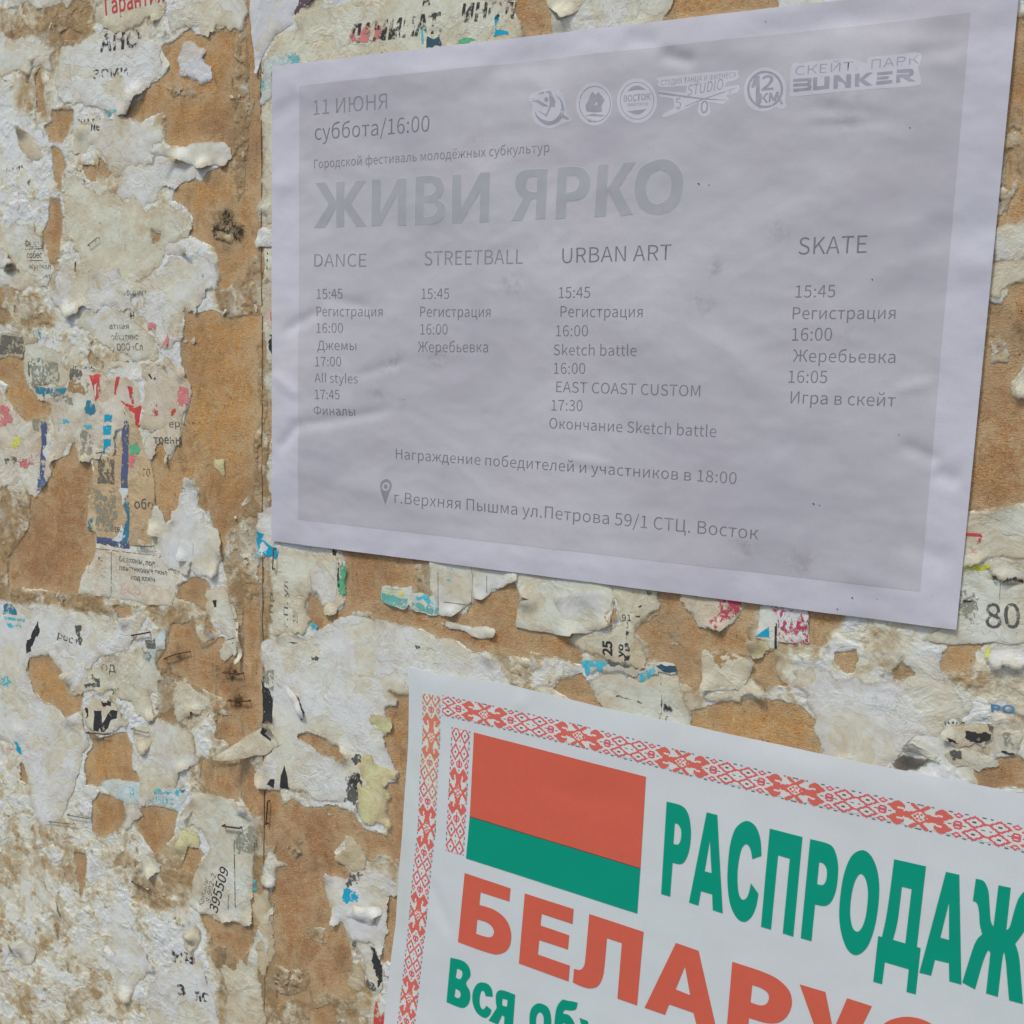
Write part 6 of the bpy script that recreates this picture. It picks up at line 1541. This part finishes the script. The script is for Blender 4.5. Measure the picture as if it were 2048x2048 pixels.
ft('11 ИЮНЯ', 'K', (440, 795), (945, 748), 102, I2)
ft('суббота/16:00', 'K', (450, 967), (1238, 907), 106)
ft('Городской фестиваль молодёжных субкультур', 'K', (443, 1162), (2065, 1048), 60, I2, -.003)
ft('DANCE', 'N', (443, 115), (803, 115), 88, I2)
ft('STREETBALL', 'N', (1203, 107), (1882, 95), 98, I2)
ft('URBAN ART', 'L', (430, 1817), (1180, 1793), 104)
ft('SKATE', 'M', (375, 1757), (845, 1743), 118)
for t_, L_ in (('N', [('15:45', (460, 337), (638, 335), 68), ('Регистрация', (457, 457), (912, 458), 67), ('16:00', (462, 572), (642, 571), 67), ('Джемы', (470, 690), (735, 691), 65), ('17:00', (455, 803), (632, 802), 66),
                      ('All styles', (449, 912), (745, 921), 63), ('17:45', (450, 1028), (620, 1030), 65), ('Финалы', (440, 1135), (720, 1146), 62),
                      ('15:45', (1185, 338), (1373, 337), 72), ('Регистрация', (1175, 461), (1662, 462), 71), ('16:00', (1177, 583), (1363, 582), 72), ('Жеребьевка', (1160, 704), (1643, 706), 72)]),
               ('O', [('15:45', (408, 332), (622, 330), 76), ('Регистрация', (418, 462), (985, 464), 76), ('16:00', (385, 595), (605, 595), 76), ('Sketch battle', (370, 725), (942, 731), 74), ('16:00', (370, 853), (587, 855), 75),
                      ('EAST COAST CUSTOM', (387, 980), (1380, 1012), 74), ('17:30', (357, 1107), (570, 1110), 74), ('Окончание Sketch battle', (342, 1230), (1492, 1291), 74)]),
               ('Q', [('15:45', (355, 328), (627, 325), 84), ('Регистрация', (335, 477), (1043, 475), 83), ('16:00', (330, 625), (605, 625), 88), ('Жеребьевка', (337, 770), (1043, 780), 84), ('16:05', (305, 915), (573, 918), 84),
                      ('Игра в скейт', (320, 1057), (1043, 1080), 84)])):
    for k in L_:
        ft(k[0], t_, k[1], k[2], k[3])
ft('Награждение победителей и участников в 18:00', 'N', (1008, 1440), (3355, 1615), 70)
ft('г.Верхняя Пышма ул.Петрова 59/1 СТЦ. Восток', 'N', (1003, 1743), (3505, 1998), 77)


def ell(cx, cy, rx, ry, n=28, a0=0., a1=2 * math.pi, rot=0.):
    out_ = []
    for k in range(n):
        a = a0 + (a1 - a0) * k / (n if abs(a1 - a0) > 6.2 else n - 1)
        u, v = rx * math.cos(a), ry * math.sin(a)
        out_.append((cx + u * math.cos(rot) - v * math.sin(rot), cy + u * math.sin(rot) + v * math.cos(rot)))
    return out_


def fp(name, t, loops, mat, dh=.14, sheet=None, parent=None, base=None, sp=3.0):
    sheet = sheet or FL
    Ls = [WP(t, smoothpath(L), sheet.base) for L in loops]
    return patch(name, Ls, sheet, dh, mat, parent or fly, sp)


# map pin
fp('map_pin', 'N', [[(903, 1632, 1), (908, 1600, 1), (941, 1580, 1), (975, 1600, 1), (981, 1635, 1), (968, 1672, 1), (937, 1754), (912, 1672, 1)], ell(941, 1631, 25, 30)], I2)
fp('map_pin_dot', 'N', [ell(941, 1631, 14, 16)], I2)
# logos across the top right: pale halos first, then the marks.  tile L coordinates unless said
fp('logo_halo', 'L', [[(200, 690, 1), (230, 640, 1), (345, 608, 1), (430, 640, 1), (455, 720, 1), (455, 780, 1), (498, 830, 1), (440, 850, 1), (350, 885, 1), (260, 860, 1), (220, 790, 1), (225, 730, 1)]], ILL, .11)
fp('logo_mark', 'L', [[(240, 765), (262, 800, 1), (310, 830, 1), (360, 835, 1), (405, 800, 1), (425, 740, 1), (415, 690, 1), (385, 655, 1), (425, 690, 1), (445, 750, 1), (440, 790), (482, 818), (470, 830), (430, 815), (400, 845, 1), (340, 865, 1), (285, 845, 1), (250, 805, 1)]], IG)
fp('logo_mark', 'L', [ell(322, 688, 13, 17)], IG)
fp('logo_mark', 'L', [[(218, 700), (262, 688), (345, 738), (340, 640), (255, 655), (290, 638), (350, 630), (385, 700), (378, 745), (360, 735), (345, 755), (325, 810), (262, 762), (318, 790), (345, 735), (300, 735), (250, 702)]], IG)
fp('logo_halo', 'L', [ell(650, 718, 125, 150)], ILL, .11)
fp('logo_ring', 'L', [ell(655, 718, 110, 125), ell(655, 718, 104, 119)], IG)
fp('logo_mark', 'L', [[(598, 770), (590, 730, 1), (610, 690, 1), (625, 650), (640, 632), (660, 655), (680, 635), (700, 660), (722, 690), (700, 730, 1), (705, 770), (650, 775)]], IG)
fp('logo_mark', 'L', [[(578, 800), (640, 785), (730, 795), (700, 805), (640, 800)]], IG)
fp('logo_halo', 'L', [ell(945, 695, 138, 155)], ILL, .11)
fp('logo_ring', 'L', [ell(945, 695, 117, 130), ell(945, 695, 112, 125)], IG)
fp('logo_mark', 'L', [[(880, 632), (910, 600, 1), (960, 592, 1), (1010, 620), (945, 618)]], IG)
fp('logo_mark', 'L', [[(880, 768), (945, 760), (1010, 752), (970, 785, 1), (930, 788, 1)]], IG)
ft('ВОСТОК', 'L', (853, 702), (1038, 685), 42, IG, .012, 'logo_text')
ft('ТВОЙ ГОРОД', 'L', (875, 735), (1020, 725), 18, IG, -.005, 'logo_text')
fp('logo_halo', 'L', [[(1095, 560, 1), (1120, 530, 1), (1600, 485, 1), (1640, 500, 1), (1640, 545, 1), (1560, 570), (1550, 600), (1650, 590, 1), (1640, 640), (1560, 660), (1580, 690, 1), (1540, 720), (1440, 705), (1450, 780, 1), (1405, 805, 1), (1365, 770, 1), (1375, 705), (1150, 805, 1), (1125, 785, 1), (1200, 745), (1195, 680), (1095, 665), (1095, 625), (1280, 640), (1290, 590), (1110, 600, 1)]], ILL, .11)
ft('СТУДИЯ ТАНЦА И ФИТНЕСА', 'L', (1110, 590), (1630, 532), 36, IG, -.004, 'logo_text')
ft('STUDIO', 'L', (1290, 660), (1535, 615), 72, IG, -.004, 'logo_text', shear=.15)
fp('logo_mark', 'L', [[(1093, 632), (1390, 675), (1565, 690), (1565, 694), (1390, 685), (1093, 648)]], IG)
fp('logo_mark', 'L', [[(1220, 752), (1400, 680), (1635, 602), (1636, 606), (1402, 687), (1222, 757)]], IG)
ft('5', 'L', (1212, 748), (1250, 740), 68, IG, -.002, 'logo_text')
ft('0', 'L', (1382, 780), (1435, 775), 82, IG, .006, 'logo_text')
fp('logo_halo', 'M', [[(2, 640, 1), (30, 530, 1), (140, 465, 1), (250, 510, 1), (295, 600, 1), (285, 680, 1), (295, 735, 1), (260, 755, 1), (220, 740), (130, 772, 1), (40, 740, 1)]], ILL, .11)
fp('logo_ring', 'M', [ell(147, 618, 125, 130), ell(147, 618, 108, 114)], IG)
fp('logo_mark', 'M', [[(50, 600), (75, 530), (108, 520), (112, 730), (82, 735), (84, 590), (62, 610)]], IG)
ft('2', 'M', (118, 625), (205, 618), 98, IG, .014, 'logo_text')
ft('КМ', 'M', (108, 712), (238, 700), 62, IG, .02, 'logo_text')
fp('logo_mark', 'M', [[(215, 665), (235, 650), (272, 715), (260, 725)]], IG)
fp('logo_halo', 'M', [[(325, 480, 1), (350, 435, 1), (400, 440, 1), (450, 430, 1), (520, 420, 1), (600, 412, 1), (700, 400, 1), (760, 410), (850, 440), (860, 395, 1), (960, 385, 1), (1080, 375, 1), (1190, 360, 1), (1225, 390, 1), (1200, 470), (1222, 560, 1), (1180, 595, 1), (900, 615), (620, 640), (340, 665, 1), (320, 620, 1)]], ILL, .11)
ft('СКЕЙТ', 'M', (355, 522), (750, 488), 62, IG, -.012, 'logo_text')
ft('ПАРК', 'M', (878, 475), (1205, 440), 62, IG, -.012, 'logo_text')
for L in ([(342, 548), (468, 540), (470, 560), (460, 578), (470, 600), (462, 625), (342, 637), (342, 615), (440, 607), (440, 595), (342, 600), (342, 580), (440, 575), (440, 560), (342, 568)],
          [(478, 538), (508, 535), (505, 598), (555, 593), (557, 530), (592, 527), (588, 615), (478, 626)],
          [(622, 522), (655, 520), (705, 572), (708, 515), (740, 512), (738, 607), (700, 608), (650, 560), (648, 612), (618, 614)],
          [(768, 510), (800, 508), (798, 545), (850, 503), (890, 500), (830, 550), (888, 590), (845, 594), (795, 560), (795, 600), (765, 602)],
          [(918, 500), (1025, 490), (1025, 512), (918, 522)], [(918, 532), (1000, 525), (998, 545), (918, 552)], [(915, 562), (1025, 552), (1023, 575), (913, 585)],
          [(1055, 483), (1150, 475, 1), (1170, 490, 1), (1168, 515, 1), (1140, 535), (1182, 562), (1140, 565), (1090, 535), (1078, 535), (1078, 570), (1050, 573), (1052, 515), (1140, 510), (1140, 500), (1055, 505)]):
    fp('logo_letter', 'M', [L], IG)
for t_, x_, y_, r_ in (('L', 1370, 1268, 8), ('L', 1441, 1276, 5), ('H', 747, 674, 7), ('H', 645, 752, 6), ('H', 917, 684, 4), ('Q', 480, 1752, 8), ('Q', 520, 1762, 5), ('M', 1145, 882, 6), ('M', 148, 148, 5), ('Q', 885, 203, 6), ('N', 1062, 1032, 4), ('Q', 1067, 1275, 4)):
    fp('ink_speck', t_, [[(x_ - r_, y_ - r_ * .4), (x_, y_ - r_), (x_ + r_, y_ + r_ * .8), (x_ + r_ * .2, y_ + r_)]], print_mat('speck', (60, 58, 62), 0), .2, sp=0)

# ================================================================== the patterned sale poster
B2 = 3.4
OUT2 = np.array([W(p, B2) for p in P2O] + [np.array([560., -140.]), np.array([560., -520.]), np.array([70., -520.])] + [W(p, B2) for p in P2L])
CR2 = [px_cr('F', (1240, 950), (1380, 1300), 5, -.7, B2), px_cr('F', (1310, 0), (1370, 760), 3, .4, B2), px_cr('F', (1380, 760), (1380, 1300), 3, .35, B2), px_cr('E', (1120, 1200), (1110, 1932), 5, -.5, B2), px_cr('F', (1100, 0), (1040, 1000), 5, -.5, B2),
       px_cr('E', (1280, 1180), (1290, 1700), 3, .4, B2), px_cr('E', (1830, 1380), (1900, 1420), 5, .5, B2), px_cr('H', (-300, 1720), (600, 1900), 8, .35, B2), px_cr('I', (200, 250), (900, 420), 9, -.35, B2), px_cr('J', (500, 200), (1500, 420), 12, .4, B2)]


class Sale(Sheet):
    def h(s, x, z):
        d = np.maximum(sdf(x, z, s.o), 0)
        t = s.base + .4 * und(x, z) + creased(x, z, s.cr) + .45 * fbm(x, z, 70, 2, 710) + .06 * (ridged(x, z, 30, 2, 720) - .4)
        return t + .3 * np.exp(-d / 6) * perlin(x / 30, z / 30, 740) - .6 * np.exp(-d / 9)


SL = Sale(OUT2, B2, (), 0, 1, 0, CR2)
s = NT('sale poster paper')
c = s.mix(s.rng(s.noise(7, 3), .4, .6), PC(184, 188, 191), PC(186, 187, 190))
c = s.mix(s.math('MULTIPLY', s.rng(s.noise(600, 3), .4, .65), .08), c, PC(160, 162, 168))
c = s.mix(s.math('MULTIPLY', s.rng(s.noise(11, 5, .6, .5), .5, .7), .18), c, PC(166, 166, 162))
wet = s.math('MULTIPLY', s.rng(s.noise(14, 4, .55, .3), .42, .62), s.attr('wet'))
c = s.mix(s.math('MULTIPLY', wet, .55), c, PC(166, 170, 156))
s.b.inputs['Roughness'].default_value = .55
s.bump(s.noise(300, 3), .05, .0004)
ST2 = s.out(c)
V2, F = fill([subdiv(OUT2, 2.4)], 2.6, .15, 5)
edgeL = W((817, 1335), B2)[0]
wetv = sstep(16, 9, V2[:, 0] - (edgeL + (V2[:, 1] - OUT2[0][1]) * .058)) * sstep(-330, -150, V2[:, 1]) * .9 + .1
me = mesh_np('sale_poster', to_world(V2[:, 0], V2[:, 1], SL.h(V2[:, 0], V2[:, 1]), SL.org), F, [ST2], {'wet': wetv})
sale = put(me, 'sale_poster', SL.org)
plies(sale, .00015)
tag(sale, 'white sale poster with red and green flag and red folk-pattern border', 'poster')

ORG = print_mat('poster red', (188, 86, 68), 0, rough=.6)
GRN = print_mat('poster green', (0, 132, 108), 0, rough=.6)
fp('flag_red_field', 'F', [[(1545, -81.3), (2731.8, 226), (2695, 860), (1517, 503)]], ORG, .22, SL, sale, sp=2.4)
fp('flag_green_field', 'F', [[(1516.5, 504), (2694.8, 862), (2673, 1169), (1491, 788)]], GRN, .225, SL, sale, sp=2.4)
fp('flag_seam', 'F', [[(1517, 498), (2695, 855), (2695, 860), (1517, 503)]], print_mat('seam', (70, 64, 52), 0), .3, SL, sale)
GL = [('I', [[(1150, 397), (1252, 424, 1), (1297, 475, 1), (1315, 560, 1), (1317, 650, 1), (1303, 745, 1), (1275, 808, 1), (1243, 828, 1), (1192, 818), (1175, 1052), (1113, 1033)], [(1207, 545), (1232, 556, 1), (1250, 595, 1), (1250, 645, 1), (1238, 683, 1), (1222, 693, 1), (1197, 688)]]),
      ('I', [[(1427, 470), (1500, 489), (1538, 1167), (1469, 1144), (1465, 1036), (1388, 1013), (1370, 1113), (1305, 1092)], [(1449, 665), (1461, 888), (1414, 876)]]),
      ('I', [[(1805, 770), (1742, 792), (1729, 725, 1), (1702, 689, 1), (1670, 718, 1), (1650, 800, 1), (1640, 900, 1), (1644, 1000, 1), (1658, 1055, 1), (1680, 1073, 1), (1705, 1055, 1), (1722, 1010, 1), (1732, 957), (1784, 1030), (1768, 1120, 1), (1735, 1192, 1), (1685, 1226, 1), (1630, 1192, 1), (1588, 1100, 1), (1571, 960, 1), (1575, 820, 1), (1592, 680, 1), (1630, 575, 1), (1700, 530, 1), (1762, 565, 1), (1797, 655, 1)]]),
      ('J', [[(178, 583), (404, 641), (341, 1327), (268, 1304), (317, 790), (236, 767), (187, 1279), (118, 1259)]]),
      ('J', [[(457, 655), (580, 687, 1), (625, 730, 1), (648, 820, 1), (648, 910, 1), (633, 1015, 1), (600, 1090, 1), (556, 1116, 1), (491, 1105), (466, 1358), (392, 1337)], [(519, 815), (548, 825, 1), (570, 862, 1), (571, 915, 1), (560, 955, 1), (540, 972, 1), (505, 965)]]),
      ('J', [[(812, 732, 1), (870, 762, 1), (914, 850, 1), (933, 970, 1), (927, 1110, 1), (900, 1270, 1), (850, 1400, 1), (778, 1455, 1), (715, 1418, 1), (673, 1310, 1), (657, 1180, 1), (668, 1020, 1), (695, 880, 1), (743, 772, 1)], [(810, 896, 1), (838, 930, 1), (855, 1010, 1), (851, 1110, 1), (835, 1210, 1), (808, 1275, 1), (778, 1294, 1), (748, 1262, 1), (733, 1180, 1), (737, 1080, 1), (755, 980, 1), (782, 915, 1)]]),
      ('J', [[(1036, 795), (1256, 843), (1193, 1399), (1219, 1407), (1185, 1727), (1121, 1709), (1137, 1553), (972, 1505), (953, 1656), (892, 1639), (926, 1324), (952, 1331), (978, 1210, 1), (1002, 1060, 1)], [(1090, 984), (1157, 1000), (1113, 1375), (1028, 1351), (1060, 1220, 1)]]),
      ('J', [[(1394, 880), (1486, 900), (1500, 1660), (1416, 1636), (1414, 1511), (1318, 1488), (1291, 1597), (1210, 1577)], [(1415, 1090), (1415, 1350), (1355, 1334)]]),
      ('J', [[(1600, 928), (1655, 945, 1), (1686, 1010, 1), (1694, 1100, 1), (1703, 1215, 1), (1722, 1257), (1756, 973), (1841, 990), (1810, 1280), (1835, 1255, 1), (1870, 1130, 1), (1903, 1050, 1), (1960, 1005, 1), (2060, 1040), (2045, 1180), (1990, 1180, 1), (1940, 1280, 1), (1872, 1375), (1897, 1460, 1), (1912, 1620, 1), (1925, 1793), (1829, 1767), (1815, 1600, 1), (1805, 1490, 1), (1788, 1450, 1), (1752, 1743), (1670, 1719), (1700, 1440), (1683, 1425, 1), (1650, 1500, 1), (1594, 1692), (1506, 1645), (1560, 1470, 1), (1600, 1360, 1), (1643, 1310), (1627, 1240, 1), (1622, 1160, 1), (1608, 1098, 1), (1579, 1080)]]),
      ('F', [[(1385, 1472), (1470, 1495, 1), (1513, 1540, 1), (1521, 1600, 1), (1492, 1648, 1), (1516, 1700, 1), (1520, 1755, 1), (1500, 1803, 1), (1455, 1818, 1), (1357, 1779)], [(1430, 1548), (1458, 1560, 1), (1467, 1588, 1), (1452, 1620, 1), (1421, 1610)], [(1420, 1686), (1447, 1703, 1), (1455, 1732, 1), (1440, 1752, 1), (1412, 1740)]]),
      ('F', [[(1676, 1742), (1627, 1738), (1618, 1710, 1), (1600, 1703, 1), (1586, 1745, 1), (1588, 1800, 1), (1605, 1828, 1), (1622, 1820, 1), (1632, 1803), (1668, 1832), (1655, 1868, 1), (1620, 1887, 1), (1567, 1852, 1), (1537, 1780, 1), (1541, 1700, 1), (1580, 1647, 1), (1640, 1653, 1), (1670, 1692, 1)]]),
      ('F', [[(1830, 1729), (1812, 1990), (1752, 1970), (1757, 1880), (1740, 1870), (1712, 1935), (1648, 1905), (1690, 1840, 1), (1703, 1815, 1), (1697, 1770, 1), (1703, 1715, 1), (1740, 1697, 1)], [(1745, 1755), (1778, 1766), (1774, 1810), (1742, 1800, 1)]]),
      ('I', [[(270, 1788, 1), (330, 1815, 1), (352, 1880, 1), (350, 1960, 1), (320, 2030, 1), (265, 2045, 1), (215, 1990, 1), (203, 1890, 1), (220, 1820, 1)], [(275, 1850, 1), (300, 1880, 1), (298, 1950, 1), (270, 1980, 1), (250, 1950, 1), (252, 1880, 1)]]),
      ('I', [[(430, 1765, 1), (465, 1770, 1), (500, 1775, 1), (536, 1784), (525, 1828, 1), (490, 1838, 1), (450, 1835, 1), (437, 1857, 1), (480, 1872, 1), (515, 1930, 1), (512, 2000, 1), (470, 2055, 1), (410, 2040, 1), (378, 1960, 1), (380, 1880, 1), (395, 1810, 1)], [(440, 1925, 1), (462, 1950, 1), (455, 1995, 1), (430, 1990, 1), (425, 1950, 1)]]),
      ('I', [[(548, 1888), (605, 1910), (625, 1990), (662, 1932), (715, 1950), (640, 2120), (570, 2150), (590, 2050)]])]
RL = [('F', [[(1482, 889), (1798, 995), (1790, 1086), (1592, 1022), (1583, 1108), (1680, 1140, 1), (1755, 1195, 1), (1796, 1270, 1), (1802, 1355, 1), (1775, 1420, 1), (1715, 1449, 1), (1640, 1438, 1), (1436, 1365)], [(1569, 1208), (1635, 1230, 1), (1672, 1262, 1), (1684, 1300, 1), (1665, 1330, 1), (1625, 1328, 1), (1560, 1307)]]),
      ('I', [[(172, 1029), (509, 1137), (501, 1241), (288, 1171), (280, 1251), (478, 1319), (469, 1417), (271, 1352), (262, 1451), (482, 1528), (473, 1638), (131, 1513)]]),
      ('I', [[(617, 1171), (992, 1294), (945, 1804), (809, 1757), (842, 1372), (739, 1338), (722, 1520, 1), (706, 1615, 1), (672, 1672, 1), (620, 1686, 1), (560, 1672, 1), (503, 1645), (511, 1550), (550, 1558, 1), (576, 1537, 1), (590, 1470, 1)]]),
      ('I', [[(1215, 1370), (1371, 1425), (1500, 1995), (1362, 1960), (1335, 1855), (1166, 1797), (1138, 1869), (997, 1820)], [(1277, 1533), (1312, 1732), (1212, 1692)]]),
      ('J', [[(-80, 1500), (60, 1545), (150, 1578, 1), (240, 1625, 1), (312, 1700, 1), (331, 1785, 1), (305, 1865, 1), (245, 1918, 1), (160, 1925, 1), (35, 1888), (20, 2080), (-125, 2030)], [(58, 1661), (120, 1683, 1), (163, 1715, 1), (172, 1755, 1), (152, 1793, 1), (110, 1801, 1), (46, 1780)]]),
      ('J', [[(384, 1657), (562, 1709), (616, 1975), (712, 1752), (883, 1807), (740, 2090, 1), (650, 2220, 1), (500, 2230), (500, 2130), (545, 2110)]]),
      ('J', [[(900, 2080, 1), (955, 1940, 1), (1070, 1886, 1), (1200, 1890, 1), (1320, 1950, 1), (1370, 2050), (1210, 2070), (1140, 2020, 1), (1060, 2050, 1), (1030, 2160, 1), (1040, 2300), (900, 2280)]])]
EDG = print_mat('letter edge', (52, 96, 92), 0)
for t_, L in GL:
    fp('letter', t_, L, GRN, .22, SL, sale)
for t_, L in RL:
    fp('letter', t_, L, ORG, .22, SL, sale)


# ---- folk border: a cross-stitch motif on a grid, mirrored about both axes
def motif(u, v):
    """u cells from the centre of the cross (half period 50.5), v rows from the middle of the band.  0 none 1 red 2 pink-red 3 beige 4 dash"""
    u = abs(u); v = abs(v)
    u = min(u % 101, 101 - u % 101)
    if abs(v - 13) < .6 and (abs(u - 1) < 1.6 or abs(u - 9.6) < 1.2 or abs(u - 23) < 1.4 or abs(u - 35) < 1.4 or abs(u - 47.6) < 1.4):
        return 4
    if v < .7 and (abs(u - 23) < 1.4 or abs(u - 34) < 1.4 or abs(u - 47.6) < 1.4):
        return 4
    d = abs(u - 41.2) / 9. + abs(v - 6.4) / 6.6
    if .68 < d < 1.08:
        return 2
    if d <= .68:
        return 4 if (abs(u - 41.2) < 1.3 and abs(v - 6.4) < .6) else 3
    d = abs(u - 29) / 3.9 + abs(v - 10.3) / 3.
    if d < 1.05:
        return 2 if d > .42 else 5
    if u > 25 and u < 33 and v < 4.6:
        if abs(u - 29) / 2.1 + abs(v - 2) / 1.3 < .8:
            return 5
        if (abs(u - 29) / 3.6) ** 2 + (v / 4.6) ** 2 < 1.1:
            return 2
    # centre rosette
    d = u / 8.4 + v / 7.4
    if d < .8:
        if abs(u - 1.8) < .9 and abs(v - 2.6) < 1.1 or (abs(u - 4) < 1. and v < 1.2) or (u < .9 and v < 1.6):
            return 1
        return 3
    if d < 1.2:
        return 1
    # arms up and out
    if abs(v - 6.5 - u * .95) < 2.4 and u < 7.5 and v < 13.6 and v > 5:
        return 1
    # hook cut out of the heart
    if (abs(u - 9.5) < 1.9 and 4.8 < v < 11.5) or (8 < u < 16.5 and abs(v - 4.6 - (u - 9) * .1) < 1.) or (abs(u - 16.2) < 1.1 and 4.2 < v < 6.6):
        return 3
    if abs(u - 17) / 8.9 + abs(v - 6.6) / 6.9 < 1.02:
        return 1
    if v < 4.4 - (u - 8) * .35 and u < 19 and v < 4.4:
        return 1
    return 3 if v < 12.2 - 1.8 * abs(math.sin(u * .7)) else 0


FOLK = [print_mat('folk red', (196, 94, 84), 0), print_mat('folk crimson', (190, 88, 96), 0), print_mat('folk beige', (206, 198, 186), 0), print_mat('folk dash', (84, 84, 80), 0), print_mat('folk pink', (226, 196, 196), 0)]
FOLKF = [print_mat('folk red faded', (194, 112, 94), 0), print_mat('folk crimson faded', (186, 112, 104), 0), print_mat('folk beige faded', (202, 194, 176), 0), print_mat('folk dash faded', (120, 116, 106), 0), print_mat('folk pink faded', (206, 182, 168), 0)]


def band(name, path, half, P_, s0, s1, centre, label, fade=None):
    """path: polyline in mm along the middle of the band; half: half width in mm; P_: period in mm"""
    path = [np.asarray(p) for p in path]
    seg = [np.hypot(*(path[i + 1] - path[i])) for i in range(len(path) - 1)]

    def at(d):
        i = 0
        while i < len(seg) - 1 and d > seg[i]:
            d -= seg[i]; i += 1
        t = (path[i + 1] - path[i]) / seg[i]
        return path[i] + t * d, np.array([-t[1], t[0]])
    du = P_ / 101.; dv = half / 13.2
    V = []; F_ = []; fm = []
    n0 = int(s0 / du); n1 = int(s1 / du)
    for i in range(n0, n1):
        u = i + .5 - centre / du
        pa, na = at(i * du); pb, nb_ = at((i + 1) * du)
        run = None
        for j in range(-14, 15):
            c_ = motif(u, j) if j < 14 else 0
            if run and c_ != run[1]:
                lo, hi = (run[0] - .5) * dv, (j - .5) * dv
                k = len(V)
                V += [tuple(pa + na * lo), tuple(pb + nb_ * lo), tuple(pb + nb_ * hi), tuple(pa + na * hi)]
                F_.append((k, k + 1, k + 2, k + 3))
                fm.append(run[1] - 1 + (5 if fade and random.random() < fade(i * du, (run[0] + j) / 2) else 0))
                run = None
            if c_ and run is None:
                run = (j, c_)
    V = np.array(V)
    h_ = SL.h(V[:, 0], V[:, 1]) + .2
    me = mesh_np(name, to_world(V[:, 0], V[:, 1], h_, SL.org), F_, FOLK + FOLKF, fm=fm)
    a_, b_, c_ = V[F_[0][0]], V[F_[0][1]], V[F_[0][2]]
    tag(put(me, name, SL.org, sale), label)


# horizontal band: middle line and scale from the motif centres
HB = [W(p, B2) for p in ((884.5, 1411), (968.3, 1428.5), (1149.4, 1469.5), (1352.4, 1522), (1580, 1577.5), (1839, 1633.5), (2150, 1701))]
pos = [0.]
for i in range(1, len(HB)):
    pos.append(pos[-1] + float(np.hypot(*(HB[i] - HB[i - 1]))))
PER = (pos[5] - pos[1]) / 4.
print('band centres', [round(p, 1) for p in pos], 'period', PER)
hw = abs(W((1352.4, 1522 - 22.5), B2)[1] - W((1352.4, 1522), B2)[1])
print('half width', hw)
band('folk_border', HB, hw, PER, 0, pos[5] + 60, pos[1], 'horizontal red folk pattern border')
VB2 = [W(p, B2) for p in ((921.5, 1458), (916, 1582), (909.5, 1706))]
L2 = float(np.hypot(*(VB2[2] - VB2[0])))
band('folk_border', VB2, hw * .98, PER, 0, L2, float(np.hypot(*(W((914.8, 1583), B2) - VB2[0]))), 'short upright folk pattern border beside the flag')
VB1 = [W(p, B2) for p in ((862.5, 1389), (862.5, 1475), (857, 1560), (853.5, 1655), (842, 1760), (836, 1833), (822, 1960), (812, 2048), (800, 2150))]
LL = sum(float(np.hypot(*(VB1[i + 1] - VB1[i]))) for i in range(len(VB1) - 1))
c0 = float(np.hypot(*(W((862, 1473), B2) - VB1[0])))
P1_ = float(np.hypot(*(W((854, 1655), B2) - W((862, 1473), B2))))
print('left period', P1_)
band('folk_border', VB1, hw * .98, P1_, 0, LL - 2, c0, 'long upright folk pattern border at the left edge', fade=lambda s_, j: 1.0 if (s_ < 70 and j > -14 + (s_ - 45) * .8) else 0.)
